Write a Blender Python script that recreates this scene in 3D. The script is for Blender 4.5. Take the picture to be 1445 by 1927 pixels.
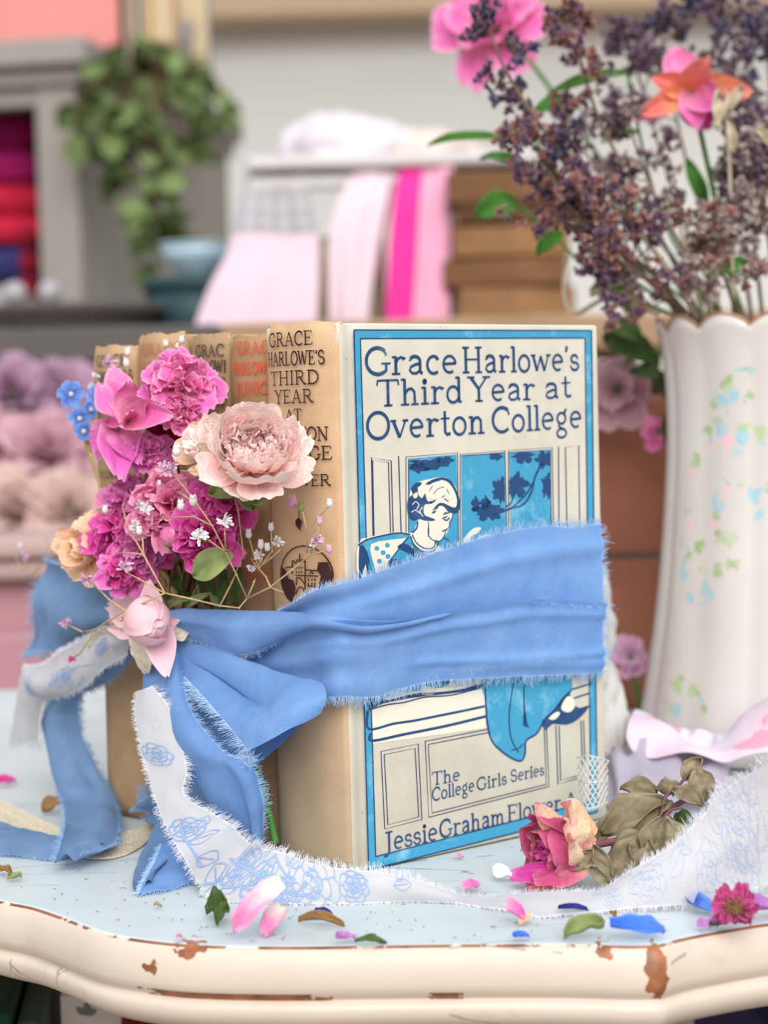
import bpy, bmesh, math, random
from mathutils import Vector, Matrix, noise
for o in list(bpy.data.objects):
    bpy.data.objects.remove(o)
SC = bpy.context.scene
COL = SC.collection
R = random.Random(7)
PI = math.pi
# ------------------------------------------------------------------ camera
FPX, PITCH, ROLL, CAM_H = 3728.27, .0539266, -.0256857, .161717
_f = Vector((0, math.cos(PITCH), -math.sin(PITCH)))
_u0 = Vector((0, math.sin(PITCH), math.cos(PITCH)))
_r0 = Vector((1, 0, 0))
_c, _s = math.cos(ROLL), math.sin(ROLL)
_r = _c * _r0 + _s * _u0
_u = -_s * _r0 + _c * _u0
EYE = Vector((0, 0, CAM_H))
cam = bpy.data.cameras.new('camera')
camo = bpy.data.objects.new('camera', cam)
COL.objects.link(camo)
camo.matrix_world = Matrix(((_r.x, _u.x, -_f.x, EYE.x), (_r.y, _u.y, -_f.y, EYE.y), (_r.z, _u.z, -_f.z, EYE.z), (0, 0, 0, 1)))
cam.sensor_fit = 'VERTICAL'
cam.sensor_height = 36
cam.sensor_width = 27
cam.lens = FPX / 1927 * 36
cam.clip_start = .02
cam.dof.use_dof = True
cam.dof.focus_distance = .672
cam.dof.aperture_fstop = 9.2
SC.camera = camo
# ------------------------------------------------------------------ light and exposure
SC.view_settings.view_transform = 'Standard'
SC.view_settings.look = 'None'
SC.view_settings.gamma = 1
SC.view_settings.use_curve_mapping = False
SC.view_settings.exposure = .34
W = bpy.data.worlds.new('daylight')
SC.world = W
W.use_nodes = True
_n, _l = W.node_tree.nodes, W.node_tree.links
_bg = _n['Background']
_tc = _n.new('ShaderNodeTexCoord'); _sx = _n.new('ShaderNodeSeparateXYZ'); _cr = _n.new('ShaderNodeValToRGB')
_l.new(_tc.outputs['Generated'], _sx.inputs[0]); _l.new(_sx.outputs[2], _cr.inputs[0])
_cr.color_ramp.elements[0].position = 0; _cr.color_ramp.elements[0].color = (.62, .56, .52, 1)
_cr.color_ramp.elements[1].position = .6; _cr.color_ramp.elements[1].color = (.86, .94, 1.0, 1)
_l.new(_cr.outputs[0], _bg.inputs[0]); _bg.inputs[1].default_value = .85
sun = bpy.data.lights.new('sun', 'SUN'); sun.energy = 2.35; sun.angle = math.radians(45); sun.color = (1, .98, .955)
suno = bpy.data.objects.new('sun', sun); COL.objects.link(suno)
suno.rotation_euler = Vector((-.08, .82, -.55)).to_track_quat('-Z', 'Y').to_euler()
# ------------------------------------------------------------------ points on the sight lines of the photograph's pixels
def ray(px, py):
    return _f + _r * ((px - 722.5) / FPX) + _u * ((963.5 - py) / FPX)
def at(px, py, d):
    return EYE + ray(px, py) * d
def on_plane(px, py, p, n):
    d = ray(px, py)
    return EYE + d * ((p - EYE).dot(n) / d.dot(n))
def on_z(px, py, z=0.0):
    return on_plane(px, py, Vector((0, 0, z)), Vector((0, 0, 1)))
HEAD = .6949265
BE = Vector((math.cos(HEAD), math.sin(HEAD), 0))
BN = Vector((-math.sin(HEAD), math.cos(HEAD), 0))
BP = Vector((-.0141003, .6760683, 0))
BH, BW, ROW = .19, .1265, .1564
def on_cov(px, py, off=0.0):
    return on_plane(px, py, BP - BN * off, BN)
def on_spine(px, py, off=0.0):
    return on_plane(px, py, BP - BE * off, BE)
def tsz(p):
    d = p - BP
    return Vector((d.dot(BE), d.dot(BN), d.z))
def depth(p):
    return (p - EYE).dot(_f)
# ------------------------------------------------------------------ generic mesh helpers
def ob(name, verts, faces, m, parent=None, smooth=True, mats=None, midx=None):
    me = bpy.data.meshes.new(name)
    me.from_pydata([tuple(v) for v in verts], [], faces)
    for x in (mats or [m]):
        me.materials.append(x)
    if midx:
        me.polygons.foreach_set('material_index', midx)
    if smooth:
        me.polygons.foreach_set('use_smooth', [True] * len(me.polygons))
    me.update()
    o = bpy.data.objects.new(name, me)
    COL.objects.link(o)
    if parent:
        o.parent = parent
    return o
def tag(o, label, cat, group=None, kind=None):
    o['label'] = label
    o['category'] = cat
    if group: o['group'] = group
    if kind: o['kind'] = kind
    return o
def struct(o):
    o['kind'] = 'structure'
    return o
def empty(name, loc, rz=0):
    o = bpy.data.objects.new(name, None)
    o.empty_display_size = .01
    COL.objects.link(o)
    o.location = loc
    o.rotation_euler = (0, 0, rz)
    return o
class MB:
    """collects geometry in world or local space; build() links it as one mesh"""
    def __init__(s, inv=None):
        s.v, s.f, s.c = [], [], []
        s.inv = inv
    def add(s, vs, fs, cols=None):
        n = len(s.v)
        s.v += [Vector(v) for v in vs]
        s.f += [tuple(i + n for i in f) for f in fs]
        s.c += cols if cols else [(0, 0, 0, 1)] * len(vs)
    def box(s, x0, x1, y0, y1, z0, z1, M=None):
        vs = [Vector((x, y, z)) for z in (z0, z1) for y in (y0, y1) for x in (x0, x1)]
        if M: vs = [M @ v for v in vs]
        s.add(vs, [(0, 2, 3, 1), (4, 5, 7, 6), (0, 1, 5, 4), (2, 6, 7, 3), (0, 4, 6, 2), (1, 3, 7, 5)])
    def tube(s, pts, r, n=6, r1=None, cap=True):
        pts = [Vector(p) for p in pts]
        k = len(pts); rings = []
        up = Vector((.13, .31, .94))
        for i, p in enumerate(pts):
            d = (pts[min(i + 1, k - 1)] - pts[max(i - 1, 0)]).normalized()
            a = d.cross(up)
            if a.length < 1e-4: a = d.cross(Vector((1, 0, 0)))
            a.normalize(); b = d.cross(a)
            if callable(r): rr = r(i / max(1, k - 1))
            else: rr = r if r1 is None else r + (r1 - r) * i / max(1, k - 1)
            rings.append([p + (a * math.cos(2 * PI * j / n) + b * math.sin(2 * PI * j / n)) * rr for j in range(n)])
        vs = [v for q in rings for v in q]
        fs = [(i * n + j, i * n + (j + 1) % n, (i + 1) * n + (j + 1) % n, (i + 1) * n + j) for i in range(k - 1) for j in range(n)]
        if cap: fs += [tuple(range(n))[::-1], tuple((k - 1) * n + j for j in range(n))]
        s.add(vs, fs)
    def lathe(s, prof, M=None, n=32, fn=None):
        vs = []
        for r, z in prof:
            for j in range(n):
                a = 2 * PI * j / n
                rr, zz = (r, z) if fn is None else fn(r, z, a)
                vs.append(Vector((rr * math.cos(a), rr * math.sin(a), zz)))
        if M: vs = [M @ v for v in vs]
        k = len(prof)
        s.add(vs, [(i * n + j, i * n + (j + 1) % n, (i + 1) * n + (j + 1) % n, (i + 1) * n + j) for i in range(k - 1) for j in range(n)])
    def ball(s, c, r, M=None, nu=10, nv=7, sz=1.0):
        vs = []; fs = []
        for i in range(nv + 1):
            t = PI * i / nv
            for j in range(nu):
                a = 2 * PI * j / nu
                q = Vector((math.sin(t) * math.cos(a), math.sin(t) * math.sin(a), math.cos(t) * sz)) * r
                if M: q = M @ q
                vs.append(Vector(c) + q)
        fs = [(i * nu + j, (i + 1) * nu + j, (i + 1) * nu + (j + 1) % nu, i * nu + (j + 1) % nu) for i in range(nv) for j in range(nu)]
        s.add(vs, fs)
    def build(s, name, m, parent=None, smooth=True, thick=0, col=False, bevel=0, sub=0, auto=None):
        o = ob(name, [s.inv @ v for v in s.v] if s.inv else s.v, s.f, m, parent, smooth)
        if col:
            a = o.data.color_attributes.new('pig', 'FLOAT_COLOR', 'POINT')
            a.data.foreach_set('color', [x for c in s.c for x in c])
        if bevel:
            md = o.modifiers.new('bevel', 'BEVEL'); md.width = bevel; md.segments = 2; md.limit_method = 'ANGLE'
        if sub:
            md = o.modifiers.new('sub', 'SUBSURF'); md.levels = sub; md.render_levels = sub
        if thick and not col:
            md = o.modifiers.new('thick', 'SOLIDIFY'); md.thickness = thick; md.offset = 0
        return o
def cr(pts, n=8, closed=False):
    """Catmull-Rom through tuples of any length"""
    k = len(pts); out = []
    pts = [tuple(p) for p in pts]
    seg = k if closed else k - 1
    for i in range(seg):
        if closed: p0, p1, p2, p3 = pts[i - 1], pts[i], pts[(i + 1) % k], pts[(i + 2) % k]
        else: p0, p1, p2, p3 = pts[max(i - 1, 0)], pts[i], pts[i + 1], pts[min(i + 2, k - 1)]
        for j in range(n):
            t = j / n
            out.append(tuple(.5 * (2 * b + (c - a) * t + (2 * a - 5 * b + 4 * c - d) * t * t + (3 * b - a - 3 * c + d) * t ** 3) for a, b, c, d in zip(p0, p1, p2, p3)))
    if not closed: out.append(pts[-1])
    return out
def fbm(p, s, o=3):
    return noise.fractal(Vector(p) * s, 1.0, 2.0, o)
# ------------------------------------------------------------------ material helpers
def srgb(r, g, b):
    return tuple((c / 255 / 12.92) if c / 255 <= .04045 else ((c / 255 + .055) / 1.055) ** 2.4 for c in (r, g, b)) + (1,)
class NT:
    def __init__(s, name, rough=.7, spec=.3, **kw):
        s.m = bpy.data.materials.new(name); s.m.use_nodes = True
        s.t = s.m.node_tree; s.b = s.t.nodes['Principled BSDF']
        s.b.inputs['Roughness'].default_value = rough
        s.b.inputs['Specular IOR Level'].default_value = spec
        for k, v in kw.items(): s.b.inputs[k.replace('_', ' ')].default_value = v
    def n(s, typ, ins=None, **props):
        x = s.t.nodes.new('ShaderNode' + typ)
        for k, v in props.items(): setattr(x, k, v)
        for k, v in (ins or {}).items():
            if hasattr(v, 'is_output') or isinstance(v, bpy.types.NodeSocket): s.t.links.new(v, x.inputs[k])
            else: x.inputs[k].default_value = v
        return x
    def math(s, op, a, b=None, c=None, clamp=False):
        ins = {0: a}
        if b is not None: ins[1] = b
        if c is not None: ins[2] = c
        return s.n('Math', ins, operation=op, use_clamp=clamp).outputs[0]
    def coord(s, which='Object'):
        return s.n('TexCoord').outputs[which]
    def noise(s, scale, detail=3, vec=None, rough=.55, out=0, dist=0):
        return s.n('TexNoise', {'Vector': vec or s.coord(), 'Scale': scale, 'Detail': detail, 'Roughness': rough, 'Distortion': dist}).outputs[out]
    def ramp(s, fac, *stops, interp='LINEAR'):
        x = s.n('ValToRGB', {0: fac}); e = x.color_ramp
        e.interpolation = interp
        while len(e.elements) < len(stops): e.elements.new(.5)
        for q, (p, c) in zip(e.elements, stops):
            q.position = p; q.color = c if len(c) == 4 else tuple(c) + (1,)
        return x.outputs[0]
    def mix(s, fac, a, b, typ='MIX'):
        x = s.n('Mix', data_type='RGBA', blend_type=typ)
        for i, v in ((0, fac), (6, a), (7, b)):
            if isinstance(v, bpy.types.NodeSocket): s.t.links.new(v, x.inputs[i])
            else: x.inputs[i].default_value = v
        return x.outputs[2]
    def color(s, c):
        if isinstance(c, bpy.types.NodeSocket): s.t.links.new(c, s.b.inputs['Base Color'])
        else: s.b.inputs['Base Color'].default_value = c
        return s
    def bump(s, h, strength=.3, dist=.001):
        x = s.n('Bump', {'Height': h, 'Strength': strength, 'Distance': dist})
        s.t.links.new(x.outputs[0], s.b.inputs['Normal'])
        return s
    def weave(s, lam, vec=None, mode='xz'):
        """0..1 plain-weave height of thread spacing lam metres in object space"""
        sep = s.n('SeparateXYZ', {0: vec or s.coord()})
        if mode == 'xz': a = s.math('ADD', sep.outputs[0], sep.outputs[1]); b = sep.outputs[2]
        else: a, b = sep.outputs[0], sep.outputs[1]
        sa = s.math('SINE', s.math('MULTIPLY', a, 2 * PI / lam)); sb = s.math('SINE', s.math('MULTIPLY', b, 2 * PI / lam))
        return s.math('MULTIPLY_ADD', s.math('MULTIPLY', sa, sb), .5, .5)
def plain(name, c, rough=.7, spec=.3, var=0, scale=60, **kw):
    t = NT(name, rough, spec, **kw)
    if var:
        d = tuple(max(0, x * (1 - var)) for x in c[:3]) + (1,)
        l = tuple(min(1, x * (1 + var * .5)) for x in c[:3]) + (1,)
        t.color(t.ramp(t.noise(scale, 4), (.3, d), (.7, l)))
    else: t.color(c)
    return t.m
# ------------------------------------------------------------------ table: serpentine painted top with worn edge
edge_px = [(-330, 1640), (-150, 1662), (0, 1695), (60, 1707), (120, 1727), (200, 1756), (300, 1772), (400, 1779), (550, 1781), (700, 1779), (850, 1777), (1000, 1776), (1100, 1777), (1180, 1779), (1238, 1778)]
edge_px2 = [(1238, 1778), (1290, 1764), (1370, 1749), (1445, 1737), (1600, 1716), (1800, 1692), (2100, 1640), (2400, 1570)]
front = [on_z(x, y) for x, y in cr(edge_px, 6)] + [on_z(x, y) for x, y in cr(edge_px2, 6)][1:]
x0, x1 = front[0].x, front[-1].x
YB = 1.16
out = front + [Vector((x1 + .025, .92, 0)), Vector((x1 + .02, YB, 0)), Vector((x0 - .04, YB, 0)), Vector((x0 - .02, .85, 0))]
def outline_normals(pts):
    k = len(pts); ns = []
    for i in range(k):
        d = pts[(i + 1) % k] - pts[i - 1]
        ns.append(Vector((d.y, -d.x, 0)).normalized())
    return ns
nrm = outline_normals(out)
prof = [(-.0016, 0), (-.0008, -.0001), (0, -.0005), (.0010, -.0015), (.0024, -.0045), (.0030, -.008), (.0032, -.0115), (.0026, -.0142), (.0012, -.0156), (.0004, -.0163), (.0006, -.0168), (.0020, -.0174), (.0026, -.0195), (.0020, -.0222), (-.0004, -.0250), (-.004, -.0272), (-.010, -.0286), (-.016, -.0290), (-.03, -.0291)]
tv, tf = [], []
K = len(out)
for o_, z in prof:
    for p, n in zip(out, nrm):
        tv.append(Vector((p.x + n.x * o_, p.y + n.y * o_, z)))
for i in range(len(prof) - 1):
    for j in range(K):
        tf.append((i * K + j, (i + 1) * K + j, (i + 1) * K + (j + 1) % K, i * K + (j + 1) % K))
tf.append(tuple(range(K)))
tf.append(tuple((len(prof) - 1) * K + j for j in range(K))[::-1])
t = NT('white_painted_wood', .38, .4)
oc = t.coord(); sep = t.n('SeparateXYZ', {0: oc}); Z = sep.outputs[2]
istop = t.math('GREATER_THAN', Z, -.0004)
n1 = t.noise(30, 6, oc, .62)
n2 = t.noise(9, 5, oc, .6)
topc = t.ramp(n2, (.25, srgb(186, 196, 196)), (.55, srgb(206, 215, 217)), (.8, srgb(214, 219, 218)))
edgc = t.ramp(n2, (.3, srgb(206, 189, 172)), (.7, srgb(216, 202, 187)))
col = t.mix(istop, edgc, topc)  # bluish sky reflection put into the colour of the top
# fine cracks and rubbed streaks in the paint
mp = t.n('Mapping', {0: oc, 3: (12, 60, 30)}).outputs[0]
vor = t.n('TexVoronoi', {'Vector': t.mix(.12, mp, t.n('TexNoise', {'Vector': mp, 'Scale': 2.0, 'Detail': 5}).outputs[1], 'ADD'), 'Scale': 1.0}, feature='DISTANCE_TO_EDGE').outputs[0]
crk = t.math('MULTIPLY', t.math('LESS_THAN', vor, .012), t.math('GREATER_THAN', t.noise(14, 4, oc), .55))
col = t.mix(t.math('MULTIPLY', crk, .55), col, srgb(120, 100, 84))
rub = t.ramp(t.noise(5, 8, t.n('Mapping', {0: oc, 3: (3, 14, 8)}).outputs[0], .75), (.60, (0, 0, 0)), (.72, (1, 1, 1)))
col = t.mix(t.math('MULTIPLY', rub, .35), col, srgb(164, 146, 126))
# brown wood showing where the edge is worn
rim = t.math('LESS_THAN', t.math('ABSOLUTE', t.math('ADD', Z, .00055)), .00032)
worn = t.math('MULTIPLY', rim, t.math('GREATER_THAN', t.noise(38, 7, oc, .7), .49))
gro = t.math('LESS_THAN', t.math('ABSOLUTE', t.math('ADD', Z, .0152)), .0013)
gmask = t.math('MULTIPLY', t.math('GREATER_THAN', t.noise(22, 7, oc, .7), .52), gro)
gmask = t.math('MULTIPLY', gmask, t.math('LESS_THAN', sep.outputs[0], .02))
msk = t.math('MAXIMUM', worn, gmask)
edgept = lambda px, py: on_plane(px, py, on_z(px, 1779) + Vector((0, -.003, 0)), Vector((0, -1, 0)))
wob = t.n('Mix', {4: t.coord(), 5: t.n('TexNoise', {'Vector': oc, 'Scale': 260, 'Detail': 5}).outputs[1]}, data_type='VECTOR', factor_mode='UNIFORM')
wob.inputs[0].default_value = .0085
for (px, py, rx, rz) in ((1241, 1838, 3.2, 6.6), (286, 1821, 2.2, 1.6), (366, 1785, 5.5, 1.9), (1146, 1786, 2.2, 1.6), (1236, 1792, 2.0, 2.6), (150, 1730, 6, 1.0)):
    c = edgept(px, py) + (Vector((.003, .003, .003)))
    d = t.n('VectorMath', {0: wob.outputs[1], 1: tuple(c)}, operation='SUBTRACT').outputs[0]
    d = t.n('VectorMath', {0: d, 1: (1000 / rx, 90, 1000 / rz)}, operation='MULTIPLY').outputs[0]
    L = t.n('VectorMath', {0: d}, operation='LENGTH').outputs['Value']
    msk = t.math('MAXIMUM', msk, t.math('LESS_THAN', L, 1.0))
brown = t.ramp(t.noise(120, 5, oc), (.3, srgb(96, 52, 34)), (.7, srgb(176, 112, 74)))
col = t.mix(msk, col, brown)
t.color(col)
t.bump(t.math('SUBTRACT', t.math('MULTIPLY', n1, .6), msk), .35, .0006)
table = ob('side_table', tv, tf, t.m, smooth=False)
for p in table.data.polygons:
    p.use_smooth = p.index < len(tf) - 2
tag(table, 'white painted table with a curved front edge worn to brown wood', 'table')
M_TABLE = t.m
lg = MB()
legs_at = [(-.165, .69), (.29, .80), (.30, 1.12), (-.21, 1.12)]
for i, (lx, ly) in enumerate(legs_at):
    b = MB(); b.tube([(lx, ly, -.0290), (lx, ly + .004, -.12), (lx, ly + .01, -.3), (lx, ly, -.45), (lx, ly - .01, -.62)], .018, 12, .011)
    b.build('leg', M_TABLE, table)
# ------------------------------------------------------------------ the five old books
def cloth(name, c, c2, lam=.00062, lowtone=(0.5, srgb(150, 128, 100)), lowmix=0):
    t = NT(name, .85, .15)
    oc = t.coord(); w = t.weave(lam, oc)
    n = t.noise(45, 5, oc, .65)
    col = t.ramp(n, (.3, c2), (.62, c))
    col = t.mix(t.math('MULTIPLY', w, .22), col, t.mix(1, col, (.62, .56, .48, 1), 'MULTIPLY'))
    sp = t.math('GREATER_THAN', t.noise(420, 2, oc), .73)
    col = t.mix(t.math('MULTIPLY', sp, .35), col, srgb(120, 90, 66))
    if lowmix:  # a duller tone mixed in towards the foot of the book
        z = t.n('SeparateXYZ', {0: oc}).outputs[2]
        g = t.n('MapRange', {0: t.math('ADD', z, t.math('MULTIPLY', n, .03)), 1: .085, 2: .012, 3: 0, 4: lowmix}).outputs[0]
        col = t.mix(g, col, lowtone[1])
    t.color(col)
    t.bump(w, .35, .0003)
    return t.m
M_COVER = cloth('cream_book_cloth', srgb(220, 215, 202), srgb(207, 200, 185), lowmix=.45, lowtone=(0, srgb(166, 152, 126)))
M_SPINE = cloth('tan_spine_cloth', srgb(221, 186, 150), srgb(204, 166, 128), .0009, lowmix=.75, lowtone=(0, srgb(168, 152, 126)))
M_SPINE2 = cloth('brown_spine_cloth', srgb(184, 148, 112), srgb(160, 124, 90), .0011, lowmix=.4, lowtone=(0, srgb(132, 104, 76)))
M_SPINE3 = cloth('grey_tan_spine_cloth', srgb(176, 148, 116), srgb(150, 122, 92), .0012, lowmix=.4, lowtone=(0, srgb(128, 100, 72)))
M_SPINE4 = cloth('worn_tan_spine_cloth', srgb(196, 164, 128), srgb(176, 142, 106), .001, lowmix=.5, lowtone=(0, srgb(140, 108, 76)))
M_PAGES = plain('aged_page_edges', srgb(206, 188, 156), .9, .1, .2, 300)
def ink(name, c, c2, lam=.0007, amt=.5, wr=.2):
    t = NT(name, .75, .2)
    w = t.weave(lam)
    wear = t.noise(70, 6, None, .7)
    f = t.math('MULTIPLY', t.math('GREATER_THAN', w, .86), amt)
    col = t.mix(f, c, c2)
    t.color(t.mix(t.ramp(wear, (.54, (0, 0, 0)), (.70, (wr, wr, wr))), col, c2))
    return t.m
M_NAVY = ink('navy_ink', srgb(22, 54, 102), srgb(128, 180, 216), amt=.7)
M_LINE = ink('dark_blue_line_ink', srgb(38, 54, 92), srgb(90, 112, 150), amt=.5)
M_AQUA = ink('sky_blue_ink', srgb(60, 150, 188), srgb(150, 204, 222), amt=.45, wr=.65)
M_PALE = ink('cream_ink', srgb(228, 221, 204), srgb(236, 230, 214), amt=.3)
M_BROWN = ink('brown_black_ink', srgb(62, 34, 36), srgb(140, 104, 88), .0009, .6)
M_RED = ink('red_ink', srgb(222, 84, 56), srgb(214, 150, 116), .0011, .6)
M_FADE = ink('faded_dark_ink', srgb(74, 58, 48), srgb(150, 122, 94), .0012, .7)
M_FADERED = ink('faded_red_ink', srgb(200, 112, 82), srgb(190, 146, 110), .0012, .7)
INVB = None
books = []
def spine_t(s, w, bulge):
    q = 2 * s / w - 1
    return -bulge * (1 - abs(q) ** 2.6)
def make_book(name, s0, w, t0, hgt, spine_m, cover_m, label, bulge=.0035, group=None):
    root = empty(name, BP + BE * t0 + BN * s0, HEAD)
    tag(root, label, 'book', group)
    bd = .0026
    rr = random.Random(int(s0 * 9999))
    # boards, with a softly bent joint groove by the spine
    for nm, sA, sB in (('front_cover', 0, bd), ('back_cover', w - bd, w)):
        vs, fs = [], []
        ts = [.0, .002, .004, .0055, .007, .009, .012] + [.012 + (BW - .012) * k / 12 for k in range(1, 13)]
        zs = [.0005 + (hgt - .0005) * k / 16 for k in range(17)]
        for side in (0, 1):
            for t_ in ts:
                g = math.exp(-((t_ - .0055) / .0022) ** 2) * .0014
                for z in zs:
                    outer = (side == 0) == (nm == 'front_cover')
                    y = (sA if side == 0 else sB) + (g if nm == 'front_cover' else -g)
                    vs.append((t_, y, z))
        nt, nz = len(ts), len(zs)
        idx = lambda q, i, j: q * nt * nz + i * nz + j
        for i in range(nt - 1):
            for j in range(nz - 1):
                fs.append((idx(0, i, j), idx(0, i + 1, j), idx(0, i + 1, j + 1), idx(0, i, j + 1)))
                fs.append((idx(1, i, j), idx(1, i, j + 1), idx(1, i + 1, j + 1), idx(1, i + 1, j)))
        for i in range(nt - 1):
            for j in (0, nz - 1):
                fs.append((idx(0, i, j), idx(0, i + 1, j), idx(1, i + 1, j), idx(1, i, j))[::(1 if j else -1)])
        for j in range(nz - 1):
            for i in (0, nt - 1):
                fs.append((idx(0, i, j), idx(0, i, j + 1), idx(1, i, j + 1), idx(1, i, j))[::(-1 if i else 1)])
        o = ob(nm, vs, fs, cover_m, root)
        md = o.modifiers.new('bevel', 'BEVEL'); md.width = .0009; md.segments = 3; md.limit_method = 'ANGLE'; md.angle_limit = math.radians(50)
    # spine: thin curved cloth shell, frayed at head and tail
    vs, fs = [], []
    ns, nz = 18, 40
    for i in range(ns + 1):
        s = w * i / ns
        for j in range(nz + 1):
            z = .0006 + (hgt + .0008 - .0006) * j / nz
            if j >= nz - 1: z += rr.uniform(-.0003, .0004) - .0004 * math.cos(i * .6 + s0 * 40)
            tt = spine_t(s, w, bulge) - .0004 * noise.noise(Vector((s * 60, z * 25, s0 * 50)))
            if j == nz: tt += .0014
            if j == nz - 1: tt += .0003
            if j == 0: tt += .0008
            vs.append((tt, s, z))
    for i in range(ns):
        for j in range(nz):
            a = i * (nz + 1) + j
            fs.append((a, a + nz + 1, a + nz + 2, a + 1)[::-1])
    o = ob('spine', vs, fs, spine_m, root)
    md = o.modifiers.new('thick', 'SOLIDIFY'); md.thickness = .0012; md.offset = -1
    b = MB(); b.box(.0025, BW - .004, bd, w - bd, .003, hgt - .004)
    b.build('page_block', M_PAGES, root, smooth=False)
    books.append((root, w, bulge, hgt))
    return root
s_at = lambda px, py, t0: tsz(on_plane(px, py, BP + BE * t0, BE)).y
W1 = .0412
book1 = make_book('book', 0, W1, 0, BH, M_SPINE, M_COVER, 'front cream cloth book with the blue window picture facing the camera', .0036)
T2 = .005
S2, S3, S4, S5 = W1 + .0006, s_at(432, 640, T2) + .0006, s_at(356, 640, T2) + .0006, s_at(254, 640, .001)
SE = s_at(170, 645, 0)
book2 = make_book('book', S2, S3 - S2 - .0006, T2, BH - .0025, M_SPINE2, M_SPINE4, 'brown cloth book with red spine lettering, directly behind the cream book', .003)
book3 = make_book('book', S3, S4 - S3 - .0006, T2, BH - .001, M_SPINE3, M_SPINE4, 'grey-tan cloth book with black spine lettering, third from the camera', .003)
book4 = make_book('book', S4, S5 - S4 - .0006, .002, BH + .0005, M_SPINE4, M_SPINE4, 'tan cloth book with faded red spine lettering, second from the far end', .0035)
book5 = make_book('book', S5, SE - S5, .0015, BH - .003, M_SPINE4, M_SPINE4, 'tan cloth book at the far end of the row, beside the blue flowers', .004)
# ------------------------------------------------------------------ lettering: pen strokes with slab serifs
def arc(cx, cy, rx, ry, a0, a1, n=14):
    return [(cx + rx * math.cos(math.radians(a0 + (a1 - a0) * i / n)), cy + ry * math.sin(math.radians(a0 + (a1 - a0) * i / n))) for i in range(n + 1)]
# glyph: (advance, [(points, weight)]) in cap-height units; weight 1 = stem, .55 = hairline
def ser(x, y, l=.11):
    return ([(x - l * 1.25, y), (x + l * 1.25, y)], .58)
HL, ST = .55, 1.0
GL = {}
def g(ch, adv, *st): GL[ch] = (adv, st)
def bar(x, y0, y1, top=True, bot=True, w=ST, l=.11):
    q = [([(x, y0), (x, y1)], w)]
    if top: q.append(ser(x, y1 - .02, l))
    if bot: q.append(ser(x, y0 + .02, l))
    return q
def topflag(x, y, l=.12):
    return ([(x - l, y - .03), (x, y - .01)], .6)
g('G', .84, (arc(.43, .5, .36, .48, 48, 180), 1), (arc(.43, .5, .36, .48, 180, 300), 1), ([(.61, .08), (.70, .16), (.70, .40)], .9), ([(.55, .41), (.84, .41)], .5), ([(.67, .84), (.70, .70)], .6))
g('C', .78, (arc(.43, .5, .36, .48, 48, 180), 1), (arc(.43, .5, .36, .48, 180, 312), .9), ([(.67, .84), (.71, .68)], .6))
g('O', .86, (arc(.42, .5, .36, .48, 0, 360, 28), .95))
g('H', .90, *bar(.18, 0, 1), *bar(.70, 0, 1), ([(.18, .52), (.70, .52)], .5))
g('T', .78, *bar(.38, 0, 1, top=False), ([(.04, .97), (.72, .97)], .55), ([(.05, .97), (.03, .78)], .55), ([(.71, .97), (.73, .78)], .55))
g('Y', .82, ([(.12, .97), (.40, .50)], 1), ([(.68, .97), (.40, .50)], .6), *bar(.40, 0, .5, top=False), ser(.12, .98), ser(.68, .98))
g('V', .84, ([(.08, .97), (.38, .02)], 1), ([(.38, .02), (.68, .97)], .6), ser(.08, .98), ser(.68, .98))
g('A', .86, ([(.12, .02), (.40, .99)], .6), ([(.40, .99), (.70, .02)], 1), ([(.22, .34), (.58, .34)], .5), ser(.12, .02), ser(.70, .02))
g('E', .72, *bar(.16, 0, 1), ([(.16, .97), (.60, .97), (.62, .80)], .55), ([(.16, .52), (.46, .52)], .5), ([(.46, .42), (.46, .62)], .5), ([(.16, .03), (.62, .03), (.66, .22)], .55))
g('F', .70, *bar(.16, 0, 1), ([(.16, .97), (.62, .97), (.64, .78)], .55), ([(.16, .52), (.48, .52)], .5), ([(.48, .42), (.48, .62)], .5))
g('R', .84, *bar(.16, 0, 1), ([(.16, .97), (.40, .97)] + arc(.40, .74, .20, .23, 90, -90) + [(.16, .51)], .75), ([(.38, .50), (.68, .04), (.80, .03)], 1))
g('L', .70, *bar(.16, 0, 1), ([(.16, .03), (.58, .03), (.62, .24)], .55))
g('W', 1.12, ([(.08, .97), (.30, .02)], 1), ([(.30, .02), (.52, .90)], .6), ([(.52, .90), (.74, .02)], 1), ([(.74, .02), (.98, .97)], .6), ser(.08, .98), ser(.98, .98), ser(.52, .92, .08))
g('N', .88, ([(.16, 0), (.16, .97)], .6), ([(.14, .97), (.70, .02)], 1), ([(.70, .02), (.70, .98)], .6), ser(.16, .02), ser(.12, .98), ser(.70, .98))
g('I', .40, *bar(.18, 0, 1))
g('D', .86, *bar(.16, 0, 1), ([(.16, .97), (.34, .97)] + arc(.34, .5, .36, .47, 90, -90) + [(.16, .03)], .85))
g('S', .66, (arc(.30, .74, .22, .235, 30, 270, 10) + arc(.32, .265, .24, .245, 90, -150, 10)[0:], .85), ([(.50, .86), (.53, .72)], .55), ([(.09, .16), (.06, .32)], .55))
g('U', .86, ([(.16, .97), (.16, .3)] + arc(.42, .3, .26, .28, 180, 360, 10) + [(.68, .97)], .85), ser(.16, .98), ser(.68, .98))
g('J', .56, ([(.34, .97), (.34, .05)] + [(.31, -.12), (.2, -.22), (.06, -.24)], 1), ser(.34, .98, .15))
g('M', 1.02, ([(.14, 0), (.16, .97)], .6), ([(.16, .97), (.48, .1)], 1), ([(.48, .1), (.80, .97)], .6), *bar(.82, 0, 1), ser(.14, .02), ser(.12, .98))
g("'", .22, ([(.10, 1.0), (.12, .90), (.07, .76)], .9))
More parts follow.
